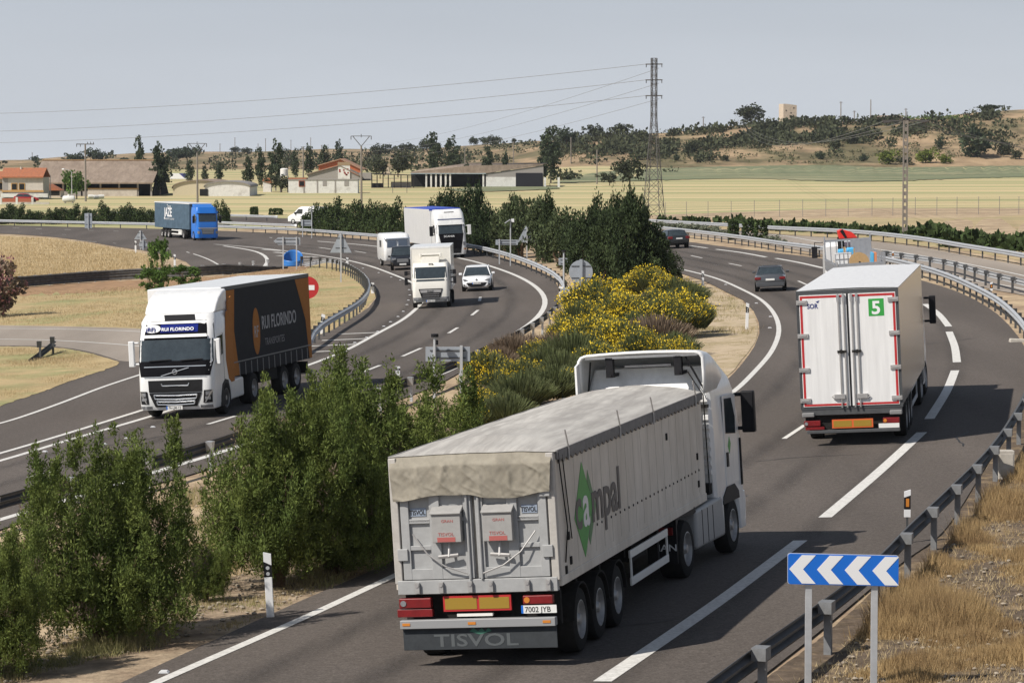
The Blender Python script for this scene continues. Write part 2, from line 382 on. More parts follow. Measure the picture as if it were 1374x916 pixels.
# big slow tone changes in the asphalt
def add_slow(m, sc_=0.12, lo=0.86, hi=1.12):
    nt = m.node_tree; b = nt.nodes['Principled BSDF']; src = b.inputs['Base Color'].links[0].from_socket
    t = nt.nodes.new('ShaderNodeTexCoord'); n = nt.nodes.new('ShaderNodeTexNoise'); n.inputs['Scale'].default_value = sc_; n.inputs['Detail'].default_value = 3
    mp = nt.nodes.new('ShaderNodeMapping'); mp.inputs['Scale'].default_value = (2.6, 0.35, 1); nt.links.new(t.outputs['Object'], mp.inputs[0]); nt.links.new(mp.outputs[0], n.inputs['Vector'])
    mr = nt.nodes.new('ShaderNodeMapRange'); mr.inputs[1].default_value = 0.35; mr.inputs[2].default_value = 0.65; mr.inputs[3].default_value = lo; mr.inputs[4].default_value = hi
    nt.links.new(n.outputs['Fac'], mr.inputs[0])
    cb = nt.nodes.new('ShaderNodeCombineColor'); [nt.links.new(mr.outputs[0], cb.inputs[i]) for i in range(3)]
    mx = nt.nodes.new('ShaderNodeMix'); mx.data_type = 'RGBA'; mx.blend_type = 'MULTIPLY'; mx.inputs[0].default_value = 1
    nt.links.new(src, mx.inputs[6]); nt.links.new(cb.outputs[0], mx.inputs[7]); nt.links.new(mx.outputs[2], b.inputs['Base Color'])
add_slow(m_asph); add_slow(m_asphold)

A_OUT = [(-700, 1100), (-300, 850), (-60, 733), (0, 710), (100, 676), (263, 634), (400, 586), (520, 541), (580, 519), (630, 492), (680, 463), (718, 437), (742, 415), (753, 395), (745, 378), (722, 364), (690, 351), (655, 340), (610, 332), (560, 327), (520, 323.5), (480, 320), (400, 314.5), (330, 311), (210, 307), (100, 304.5), (0, 302), (-200, 299)]
A_IN = [(-200, 309), (0, 313.5), (60, 317), (105, 322), (157, 331), (204, 338), (249, 351), (262, 362), (300, 367), (345, 364), (378, 357), (415, 352), (440, 350), (468, 358), (490, 371), (504, 386), (506, 398), (495, 412), (470, 428), (445, 443), (420, 452), (392, 461), (300, 452), (178, 441), (0, 437), (-200, 436), (-500, 436), (-900, 520)]
drape('road', A_OUT + A_IN, m_asph, 0.0, smoothp=True)
drape('slip_road', [(-700, 436), (-200, 435.5), (0, 436.5), (178, 440.5), (262, 448), (310, 452), (250, 470), (185, 486), (160, 484), (147, 479.5), (118, 471.5), (79, 465.5), (0, 463.5), (-200, 463), (-700, 470)], m_asphold, 0.006)
B_OUT = [(500, 1700), (760, 1150), (900, 1004), (960, 956), (1021, 908), (1100, 846), (1208, 756), (1267, 711), (1330, 613), (1364, 560), (1379, 520), (1379, 478), (1366, 451), (1338, 421), (1294, 395), (1240, 377), (1170, 358), (1104, 347), (1030, 338), (973, 331), (928, 325), (880, 319), (800, 312), (700, 306), (600, 301), (500, 297), (400, 293.5), (300, 291), (150, 289)]
B_IN = [(150, 293), (300, 297.5), (400, 302), (500, 308), (600, 315), (700, 324), (800, 338), (880, 357), (945, 377), (973, 391), (996, 402), (1011, 417), (1018, 432), (1019, 447), (1012, 465), (985, 500), (945, 533), (880, 572), (800, 615), (700, 665), (600, 716), (500, 764), (400, 807), (287, 858), (148, 922), (-50, 1020), (-400, 1250), (-900, 1700)]
drape('road', B_OUT + B_IN, m_asph, 0.0)
drape('service_road', [(860, 302), (950, 306), (1032, 313.5), (1123, 319.5), (1169, 323.5), (1237, 332), (1300, 343.5), (1374, 357), (1520, 392), (1700, 470), (1700, 520), (1500, 430), (1374, 396), (1330, 388), (1239, 365), (1130, 346), (1032, 329), (950, 318), (860, 308)], m_asphold, 0.0)

def line(name, pts, w, off=0.007, mat=None, ln=None, smooth=True):
    """painted strip along photograph pixels"""
    pp = catmull([(a, b, 0) for a, b in pts], 3) if smooth else [Vector((a, b, 0)) for a, b in pts]
    if smooth and len(pts) > 3:
        for _ in range(14): pp = [pp[0]] + [(pp[i - 1] + pp[i] * 2 + pp[i + 1]) / 4 for i in range(1, len(pp) - 1)] + [pp[-1]]
        pp = pp[::2] + ([pp[-1]] if len(pp) % 2 == 0 else [])
    W = [P(p.x, p.y) for p in pp]
    W = [q for i, q in enumerate(W) if i == 0 or (q - W[i - 1]).length > 0.02]
    m = MB(); v = []
    for i, q in enumerate(W):
        t = (W[min(i + 1, len(W) - 1)] - W[max(i - 1, 0)]); t.z = 0; t.normalize(); s = Vector((-t.y, t.x, 0)) * w / 2
        for e in (-1, 1):
            x, y = q.x + s.x * e, q.y + s.y * e; v.append((x, y, T(x, y) + off))
    m.add(v, [(2 * i, 2 * i + 2, 2 * i + 3, 2 * i + 1) for i in range(len(W) - 1)])
    o = m.build(name, mat or lineM, smooth=0); o['kind'] = 'structure'; return o
A_OL = [(-400, 850), (-60, 716), (0, 697), (82, 673), (205, 634), (285, 610), (400, 572), (515, 529), (556, 514), (601, 498), (650, 471), (700, 442), (722, 425), (732, 411), (732, 399), (720, 385), (698, 372), (667, 360), (629, 349), (580, 340), (517, 332), (480, 328), (410, 322.5), (350, 318), (210, 312), (100, 308.5), (0, 305.5), (-200, 302)]
line('road_marking', A_OL, 0.27)
A_IL = [(-300, 700), (0, 618), (100, 588), (197, 560), (300, 527), (413, 490), (464, 470), (507, 447), (542, 428), (560, 413), (571, 400), (568, 388), (552, 378.5), (527, 368), (497, 357), (456, 347), (389, 337.5), (330, 331), (262, 326), (198, 321.5)]
line('road_marking', A_IL, 0.22)
line('road_marking', [(-300, 690), (0, 608), (185, 552), (300, 514), (400, 480)], 0.2)
line('road_marking', [(100, 322.5), (180, 328.5), (232, 334), (258, 340), (283, 349), (296, 357)], 0.16)
line('road_marking', [(300, 330), (330, 334.5), (350, 339), (361, 346), (363, 353), (354, 358)], 0.3)
line('road_marking', [(-300, 640), (0, 568), (70, 545), (136, 520), (181, 505), (240, 486)], 0.18, off=0.011)
line('road_marking', [(-300, 441), (0, 441), (100, 442), (178, 444.5), (240, 449)], 0.16, off=0.013)
line('road_marking', [(-300, 453), (0, 455), (79, 457), (170, 463), (240, 471)], 0.16, off=0.013)
for i in range(13):
    a = 8 + i * 15; line('road_marking', [(a, 310.8 + a * 0.046), (a + 6, 311 + a * 0.046)], 0.14, smooth=False)
for a, b in (((39, 640), (82, 630)), ((279, 569), (316, 558)), ((420, 524), (440, 517)), ((487, 499), (510, 490)), ((540, 478), (565, 467)), ((602, 447), (614, 439.5)), ((633, 423), (641.5, 416)), ((643.5, 404), (644.5, 398.5)),
             ((476, 337), (491, 339.3)), ((428, 332), (444, 334.3)), ((385, 327.5), (397, 329)), ((325, 322.8), (340, 324.2)), ((560, 350), (572, 353))):
    line('lane_dash', [a, b], 0.16, smooth=False)
for a, b in (((368, 338.5), (398, 341)), ((372, 343), (425, 345)), ((380, 349), (440, 348.5)), ((392, 352.5), (420, 351)), ((352, 334.5), (378, 336.5)),
             ((454, 448.3), (506, 446.2)), ((432, 456.8), (490, 454.4)), ((417, 464.5), (476, 462)), ((400, 473), (455, 470.5))):
    line('hatch_marking', [a, b], 0.4, off=0.009, smooth=False)
B_IL = [(800, 337), (860, 349.5), (913, 361), (941, 367.6), (966, 375), (992, 386.5), (1021, 401.6), (1038, 418.6), (1046, 437.6), (1044, 453), (1034, 474), (1012, 499), (986, 524), (900, 582), (780, 648), (640, 720), (525, 774), (400, 832), (215, 913), (0, 1010), (-300, 1160)]
line('road_marking', B_IL, 0.2)
for pts in ([(927, 330), (949, 332.8)], [(961, 334.5), (995, 339), (1028, 345)], [(1041, 346.6), (1073, 352.5), (1105, 359.8)], [(1150, 372), (1185, 383), (1215, 396)],
            [(1241, 408), (1259, 421), (1273, 438)], [(1273.5, 445), (1281, 465), (1284, 486)], [(1281.5, 497), (1270, 525), (1247, 562)], [(1237, 580), (1180, 632), (1107, 694)], [(1074, 725), (960, 810), (808, 914)], [(740, 960), (560, 1090)]):
    line('lane_line', pts, 0.28)
for a, b in (((927, 343), (942, 346.2)), ((978, 353.4), (995, 356.8)), ((1071, 377), (1087, 384)), ((1080, 570), (1052, 588.5)), ((880, 333.5), (893, 336)), ((930, 660), (880, 690)), ((700, 800), (620, 846))):
    line('lane_dash', [a, b], 0.14, smooth=False)
line('road_marking', [(860, 303.5), (1044, 315.5), (1106, 325.8), (1200, 337.5), (1279, 350.6), (1374, 370), (1500, 402)], 0.16)
line('road_marking', [(1180, 350), (1239, 360), (1300, 375), (1374, 388), (1500, 424)], 0.14)

# tyre polished wheel tracks: darker, oil stained bands along each lane
mt_ = bpy.data.materials.new('wheel_track_stain'); mt_.use_nodes = True; nt = mt_.node_tree; N = nt.nodes.new; L = nt.links.new; b = nt.nodes['Principled BSDF']
b.inputs['Base Color'].default_value = (.035, .032, .030, 1); b.inputs['Roughness'].default_value = .75
uv = N('ShaderNodeUVMap'); sp = N('ShaderNodeSeparateXYZ'); L(uv.outputs[0], sp.inputs[0])
m1 = N('ShaderNodeMath'); m1.operation = 'PINGPONG'; m1.inputs[1].default_value = .5; L(sp.outputs[0], m1.inputs[0])
m2 = N('ShaderNodeMapRange'); m2.interpolation_type = 'SMOOTHSTEP'; m2.inputs[1].default_value = 0; m2.inputs[2].default_value = .5; m2.inputs[4].default_value = .24; L(m1.outputs[0], m2.inputs[0])
tc = N('ShaderNodeTexCoord'); mp = N('ShaderNodeMapping'); mp.inputs['Scale'].default_value = (2.0, .12, 1); L(tc.outputs['Object'], mp.inputs[0])
no = N('ShaderNodeTexNoise'); no.inputs['Scale'].default_value = 1.2; no.inputs['Detail'].default_value = 5; L(mp.outputs[0], no.inputs['Vector'])
m3 = N('ShaderNodeMapRange'); m3.inputs[1].default_value = .30; m3.inputs[2].default_value = .62; m3.inputs[3].default_value = .35; L(no.outputs['Fac'], m3.inputs[0])
m4 = N('ShaderNodeMath'); m4.operation = 'MULTIPLY'; L(m2.outputs[0], m4.inputs[0]); L(m3.outputs[0], m4.inputs[1]); L(m4.outputs[0], b.inputs['Alpha'])
def track(pts, offs, w, i0=0, i1=None):
    pp = catmull([(a, b_, 0) for a, b_ in pts], 6)
    for _ in range(10): pp = [pp[0]] + [(pp[i - 1] + pp[i] * 2 + pp[i + 1]) / 4 for i in range(1, len(pp) - 1)] + [pp[-1]]
    W = [P(p.x, p.y) for p in pp[::2]]
    for _ in range(3): W = [W[0]] + [(W[i - 1] + W[i] * 2 + W[i + 1]) / 4 for i in range(1, len(W) - 1)] + [W[-1]]
    for off in offs:
        m = MB(); v = []; u = []
        for i, q in enumerate(W):
            t = (W[min(i + 1, len(W) - 1)] - W[max(i - 1, 0)]); t.z = 0; t.normalize(); s = Vector((-t.y, t.x, 0))
            for e in (-1, 1): x, y = q.x + s.x * (off + e * w / 2), q.y + s.y * (off + e * w / 2); v.append((x, y, T(x, y) + .0045)); u.append((e + 1) / 2)
        m.add(v, [(2 * i, 2 * i + 2, 2 * i + 3, 2 * i + 1) for i in range(len(W) - 1)])
        o = m.build('wheel_track', mt_, smooth=0); o['kind'] = 'structure'
        ul = o.data.uv_layers.new(name='UVMap'); me = o.data
        for lp in me.loops: ul.data[lp.index].uv = (u[lp.vertex_index], 0)
track(B_IL, (1.35, 3.25, 5.0, 6.9), 1.0)
track(A_OL[:-3], (1.5, 3.3, 5.2, 7.0), 1.0)
# sealed cracks and a few stains
mcr = M('crack_sealant', (.022, .021, .020), .6)
rc = random.Random(5)
for px, py, ang, ln_ in ((960, 700, 1.2, 5), (860, 760, .9, 3), (1180, 470, 1.3, 6), (640, 860, .2, 3.5), (1290, 600, 1.5, 4), (120, 600, .5, 5), (480, 600, .4, 3), (700, 480, 1.4, 3), (1000, 620, .1, 3), (440, 540, 1.2, 4), (1120, 420, 1.4, 8), (660, 400, 1.1, 6)):
    p = P(px, py); x, y = p.x, p.y; v = []; a = ang
    for k in range(int(ln_ / .25)):
        a += rc.uniform(-.35, .35); a = a * .9 + ang * .1; x += .25 * cos(a); y += .25 * sin(a); n_ = Vector((-sin(a), cos(a), 0)) * rc.uniform(.012, .03)
        for e in (-1, 1): v.append((x + n_.x * e, y + n_.y * e, T(x, y) + .006))
    o = MB().add(v, [(2 * i, 2 * i + 2, 2 * i + 3, 2 * i + 1) for i in range(len(v) // 2 - 1)]).build('sealed_crack', mcr, smooth=0); o['kind'] = 'structure'
# reflective studs beside the inner line
stud = MB().prism([(-.05, 0), (.05, 0), (.03, .018), (-.03, .018)], 'y', -.05, .05)
st0 = None
for i, (a, b) in enumerate([(487, 360), (508, 366), (525, 372), (537, 376), (545, 382), (549, 389), (550, 396), (548, 403), (546, 409), (541, 418), (534, 425), (524, 432), (515, 438), (507, 445), (492, 453), (476, 460), (205, 573), (170, 588), (140, 596), (60, 606), (220, 902), (1034, 425), (974, 382), (1033, 440), (1015, 407)]):
    p = P(a, b)
    if st0 is None: st0 = o = stud.build('road_stud', signwhite); o.scale = (1.6, 1.6, 1.6)
    else: o = st0.copy(); col.objects.link(o)
    o.location = (p.x, p.y, p.z + .004); tag(o, (ORD[i] + ' white stud along the inner curve, counted from the island nose') if i < 16 else ['white stud before the front truck wheels, nearest them', 'second white stud left of the front truck', 'third white stud left of the front truck', 'white stud far left between the double lines', 'white stud at the bottom edge beside the near edge line', 'white stud inside the bend left of the saloon', 'white stud by the upper white delineator', 'white stud on the bend below the saloon', 'white stud on the bend above the lower delineator'][i - 16], 'road stud', 'reflective studs along the edge lines')

# ------------------------------------------------------------------ guardrails
postM = MB().box(-.03, .03, -.05, .05, -.15, .74)
def guardrail(label, pts, mat, pmat, spacing=4, traffic=1, end_down=None, tall=False, blocks='wedge', pscale=1.0):
    pp = catmull([(a, b, 0) for a, b in pts], 8)
    W = [P(p.x, p.y) for p in pp]
    W = [q for i, q in enumerate(W) if i == 0 or (q - W[i - 1]).length > 0.05]
    # smooth in the world
    for _ in range(3): W = [W[0]] + [(W[i - 1] + W[i] * 2 + W[i + 1]) / 4 for i in range(1, len(W) - 1)] + [W[-1]]
    root = thing('guardrail', label, 'guardrail', W[len(W) // 2], group=None)
    org = W[len(W) // 2]
    prof = [(.12, .44), (.12, .462), (.20, .505), (.20, .545), (.12, .59), (.12, .61), (.20, .655), (.20, .695), (.12, .74), (.12, .757)]
    if tall: prof = [(.12, .02), (.17, .06), (.17, .14), (.12, .20), (.12, .24), (.18, .29), (.18, .37), (.12, .42)] + prof
    v = []; n = len(prof); acc = 0; S_ = [0]
    for a, b in zip(W, W[1:]): acc += (b - a).length; S_.append(acc)
    for i, q in enumerate(W):
        t = (W[min(i + 1, len(W) - 1)] - W[max(i - 1, 0)]); t.z = 0; t.normalize(); s = Vector((-t.y, t.x, 0)) * traffic
        drop = 0
        if end_down and S_[i] < 8 and end_down in ('start', 'both'): drop = (1 - S_[i] / 8) * .62
        if end_down and acc - S_[i] < 8 and end_down in ('end', 'both'): drop = (1 - (acc - S_[i]) / 8) * .62
        for d_, z in prof:
            e = q + s * (d_ * pscale); v.append((e.x - org.x, e.y - org.y, q.z + z - drop - org.z))
    m = MB(); m.add(v, [(i * n + j, i * n + j + 1, (i + 1) * n + j + 1, (i + 1) * n + j) for i in range(len(W) - 1) for j in range(n - 1)])
    m.build('rail', mat, root, smooth=50, solid=0.006)
    me = None; k = 0; s_ = spacing * 0.5; cnt = 0
    while s_ < acc and cnt < 99:
        while S_[k + 1] < s_: k += 1
        f = (s_ - S_[k]) / (S_[k + 1] - S_[k]); q = W[k].lerp(W[k + 1], f); t = (W[k + 1] - W[k]); ang = math.atan2(t.y, t.x) + (0 if traffic > 0 else pi)
        if me is None:
            g = MB().box(-.03, .03, -.05, .05, -.15, .75)
            if blocks == 'wedge': g = MB().box(-.035, .035, -.05, .04, -.15, .70).add([(-.035, -.06, .50), (.035, -.06, .50), (.125, -.06, .765), (-.125, -.06, .765), (-.035, .12, .50), (.035, .12, .50), (.125, .12, .765), (-.125, .12, .765)], [(0, 1, 2, 3), (4, 5, 6, 7), (0, 1, 5, 4), (3, 2, 6, 7), (0, 3, 7, 4), (1, 2, 6, 5)])
            else: g = MB().box(-.06, .05, -.055, .055, -.15, .62).box(-.15, .14, -.08, .125, .60, .775)
            o = g.build('post', pmat, root, smooth=0); me = o
        else: o = me.copy(); col.objects.link(o)
        o.parent = root; o.location = (q.x - org.x, q.y - org.y, q.z - org.z); o.rotation_euler = (0, 0, ang)
        s_ += spacing; cnt += 1
    return root
R1 = [(-300, 800), (-40, 724), (29, 703), (113, 679), (197, 657), (269, 636), (350, 608), (450, 575), (574, 529), (604, 516), (629, 505), (650, 494), (686, 476), (712, 460), (732, 447), (747, 434), (757, 422), (765, 410), (766, 399), (758, 388), (745, 379.5), (718, 366), (687, 354), (650, 343.5), (600, 334), (560, 329), (517, 325.5), (480, 322.3), (409, 316), (330, 312.2), (240, 308.5), (120, 305.5), (0, 303), (-150, 300.5)]
cut = 17
guardrail('steel guardrail with shade painted on its back, seen from behind below the yellow broom and green junipers', R1[:cut], galvd, galv, 4, 1)  # near stretch of the same rail; shade on its back is put into the colour
guardrail('long pale steel guardrail sweeping round the outer edge of the left carriageway', R1[cut - 1:], galv, galvd, 4, 1)
R2 = [(560, 1330), (740, 1170), (900, 1042), (960, 994), (1015, 949), (1078, 901), (1142, 850), (1192, 804), (1230, 760), (1263, 725), (1294, 692), (1316, 668), (1336, 644), (1352, 621), (1367, 595), (1382, 565), (1391, 535), (1394, 505), (1390, 480), (1381, 460), (1366, 442.5), (1344, 422), (1316, 405.5), (1285, 390), (1250, 376.5), (1200, 363), (1150, 352.5), (1104, 345.2), (1061, 339.3), (1034, 335.3), (1007, 330.5), (967, 324.6), (937, 320.8), (880, 314), (820, 309)]
guardrail('steel guardrail with its shaded side painted dark, running past the blue chevron sign at lower right', R2[:19], galvd, M('post_grey', (.20, .205, .21), .6, .2, var=.2), 4, 1, blocks='block')  # beam colour holds the shade of the side turned from the sun
guardrail('silver guardrail on the outside of the bend behind the white trailers', R2[18:], galv, galvd, 3, 1)
guardrail('guardrail seen from behind along the near edge of the pale service road', [(1180, 352), (1239, 361), (1280, 369), (1300, 376), (1320, 382.6), (1341, 388), (1374, 397), (1450, 420)], galv, galvd, 4, 1, blocks='block')
guardrail('double banded silver guardrail on the far edge of the pale service road', [(862, 303), (880, 305), (981, 311), (1029, 314.5), (1123, 319.5), (1169, 323), (1237, 331.5), (1300, 343), (1323, 347), (1360, 353.5), (1430, 368)], galv, galvd, 4, -1)
guardrail('weathered black guardrail below the straw mound at left', [(-120, 391), (0, 387), (75, 381.5), (127, 377.5), (190, 374), (240, 372), (288, 369), (330, 365), (355, 362), (385, 360)], M('weathered_rail', (.115, .11, .105), .7, .1, var=.45, scale=1.2), galv, 2, -1, 'end', tall=True)
guardrail('curved guardrail round the nose of the grassy island', [(398, 357), (418, 358.5), (444, 360.5), (462, 366), (479, 376), (493, 388), (499, 399), (492, 412), (474, 427), (456, 437), (437, 449), (424, 457), (414, 466), (404, 480)], galv, galvd, 2.5, 1, 'both')
guardrail('far guardrail left of the white van', [(150, 292), (300, 295), (374, 297.5)], galv, galvd, 4, -1)
guardrail('far guardrail in front of the white van', [(230, 303), (310, 306), (345, 307.5), (400, 310)], galv, galvd, 4, -1)
guardrail('stub of collapsed guardrail lying on the dry grass wedge at left', [(44, 485), (58, 480.5), (70, 476), (79, 472)], galvd, galvd, 3, 1, 'start')
# ------------------------------------------------------------------ vehicles
wheel_cache = {}
def wheel(parent, x, y, r=0.52, w_=0.30, name='wheel', dual=False, cover=False, z=None):
    """tyre with its rim as a child; the outer face looks away from the vehicle"""
    s = 1 if x > 0 else -1
    key = (round(r, 3), round(w_, 3), s, dual)
    if key not in wheel_cache:
        h = w_ / 2
        t = MB().lathe([(r * .60, -h), (r * .8, -h * 1.02), (r * .95, -h * .9), (r, -h * .6), (r, h * .6), (r * .95, h * .9), (r * .8, h * 1.02), (r * .60, h), (r * .58, h * .7), (r * .58, -h), (r * .60, -h)], (0, 0, 0), 28)
        rr = MB().lathe([(r * .60, s * h * .98), (r * .57, s * h * 1.0), (r * .54, s * h * .55), (r * .30, s * h * (.15 if dual else .5)), (r * .28, s * h * .45), (r * .17, s * h * .75), (r * .15, s * h * .95), (0.001, s * h * .98)], (0, 0, 0), 24)
        for k in range(10):
            a = 2 * pi * k / 10; rr.cyl((s * h * .3, r * .24 * cos(a), r * .24 * sin(a)), (s * h * .62, r * .24 * cos(a), r * .24 * sin(a)), r * .025, n=5)
        wheel_cache[key] = (t.build('wheel', rubber, None), rr.build('rim', steel, None))
        o, q = wheel_cache[key]
    else:
        o, q = (a.copy() for a in wheel_cache[key]); col.objects.link(o); col.objects.link(q)
    o.parent = parent; o.location = (x, y, z if z is not None else r); q.parent = o; q.location = (0, 0, 0)
    return o
class Cab:
    """shape of a cab as a stack of rounded plan outlines: level = (z, y_rear, y_front, half width, front radius)"""
    def __init__(s, levels): s.lv = levels
    def at(s, z):
        L_ = s.lv
        if z <= L_[0][0]: return L_[0][1:]
        for a, b in zip(L_, L_[1:]):
            if z <= b[0]:
                k = (z - a[0]) / (b[0] - a[0]); return tuple(p + (q - p) * k for p, q in zip(a[1:], b[1:]))
        return L_[-1][1:]
    def ring(s, lv):
        z, yr, yf, hw, rf = lv; pts = []; n = 6
        for k in range(n + 1):
            a = pi / 2 * k / n; pts.append((hw - rf + rf * sin(pi / 2 - a) , yf - rf + rf * sin(a), z))
        pts = [(hw - rf + rf * cos(pi / 2 * k / n), yf - rf + rf * sin(pi / 2 * k / n), z) for k in range(n + 1)]
        left = [(-x, y, z) for x, y, z in pts[::-1]]
        return pts + [(hw * .5, yf, z), (-hw * .5, yf, z)] + left + [(-hw, yr + .06, z), (-hw + .06, yr, z), (hw - .06, yr, z), (hw, yr + .06, z)]
    def mesh(s, m): m.loft([s.ring(l) for l in s.lv]); return m
    def front(s, x, z, off=0.0):
        yr, yf, hw, rf = s.at(z); ax = abs(x); c = hw - rf
        if ax <= c: return (x, yf + off, z)
        t = min(1, (ax - c) / rf); a = math.asin(t)
        return (math.copysign(c + (rf + off) * sin(a), x), yf - rf + (rf + off) * cos(a), z)
    def patch(s, name, mat, parent, tl, tr, br, bl, off=0.006, nx=12, nz=4, thick=0.012):
        m = MB()
        def fn(u, v):
            a = (tl[0] + (tr[0] - tl[0]) * u, tl[1] + (tr[1] - tl[1]) * u); b = (bl[0] + (br[0] - bl[0]) * u, bl[1] + (br[1] - bl[1]) * u)
            return s.front(a[0] + (b[0] - a[0]) * v, a[1] + (b[1] - a[1]) * v, off)
        m.grid(fn, nx, nz); o = m.build(name, mat, parent, smooth=40)
        return o
def sidepoly(name, mat, parent, pts, x, t=0.012, bevel=0):
    s = 1 if x > 0 else -1
    return MB().prism(pts, 'x', x - s * .004, x + s * t).build(name, mat, parent, bevel=bevel)
def mirror(parent, x, y, z, h=.75, w_=.26, mat=black, arm=True, back=None):
    s = 1 if x > 0 else -1
    m = MB().box(x + s * .14, x + s * (.14 + w_), y - .05, y + .10, z - h / 2, z + h / 2)
    if arm: m.box(x - s * .02, x + s * .2, y - .03, y + .05, z + h / 2 - .10, z + h / 2 - .03).box(x - s * .02, x + s * .2, y - .03, y + .05, z - h / 2 + .05, z - h / 2 + .12)
    o = m.build('mirror', mat, parent, bevel=.03)
    MB().box(x + s * .165, x + s * (.115 + w_), y - .058, y - .05, z - h / 2 + .05, z + h / 2 - .05).build('mirror_glass', black, o)
    return o
def tail_cluster(parent, x, z, w_=.38, h=.16, y=0.0):
    o = MB().box(x - w_ / 2, x + w_ / 2, y - .05, y + .06, z - h / 2, z + h / 2).build('tail_light', redl, parent, bevel=.015)
    MB().cyl((x - w_ * .36, y - .062, z), (x - w_ * .36, y - .045, z), .045, n=12).build('lens', lampg if x < 0 else orange, o)
    return o
def plate(parent, o, s, w_=.5, facing='rear', name='number_plate'):
    x, y, z = o; e = -1 if facing == 'rear' else 1
    p = MB().box(x - w_ / 2, x + w_ / 2, min(y, y + e * .012), max(y, y + e * .012), z - w_ * .11, z + w_ * .11).build(name, plateM, parent)
    if s:
        mx = rear_mx(x - w_ * .40, y - .0125, z - w_ * .078) if facing == 'rear' else front_mx(x + w_ * .38, y + .0125, z - w_ * .07)
        text(s, w_ * .21, ink, p, mx, 'plate_lettering', sx=.95, bold=.012)
        b = MB().box(x - w_ * .5, x - w_ * .44, y - .0135, y - .012, z - w_ * .11, z + w_ * .11) if facing == 'rear' else MB().box(x + w_ * .43, x + w_ * .5, y + .012, y + .0135, z - w_ * .11, z + w_ * .11)
        b.build('blue_band', blue, p)
    return p
def guard_arc(parent, x0, x1, y, r, mat=chassis):
    m = MB(); n = 12; pts = [(y + r * cos(a), .52 + r * sin(a)) for a in [pi * (0.02 + .96 * k / n) for k in range(n + 1)]]
    inn = [(y + (r - .03) * cos(a), .52 + (r - .03) * sin(a)) for a in [pi * (0.02 + .96 * k / n) for k in range(n + 1)]]
    poly = pts + inn[::-1]
    m.v = []
    N_ = len(poly); v = [(x0, *p) for p in poly] + [(x1, *p) for p in poly]; f = []
    for i in range(n): f += [(i, i + 1, N_ + i + 1, N_ + i), (N_ - 1 - i, N_ - 2 - i, 2 * N_ - 2 - i, 2 * N_ - 1 - i), (i, i + 1, N_ - 2 - i, N_ - 1 - i), (N_ + i, N_ + i + 1, 2 * N_ - 2 - i, 2 * N_ - 1 - i)]
    m.add(v, f); return m.build('mudguard', mat, parent, smooth=50)

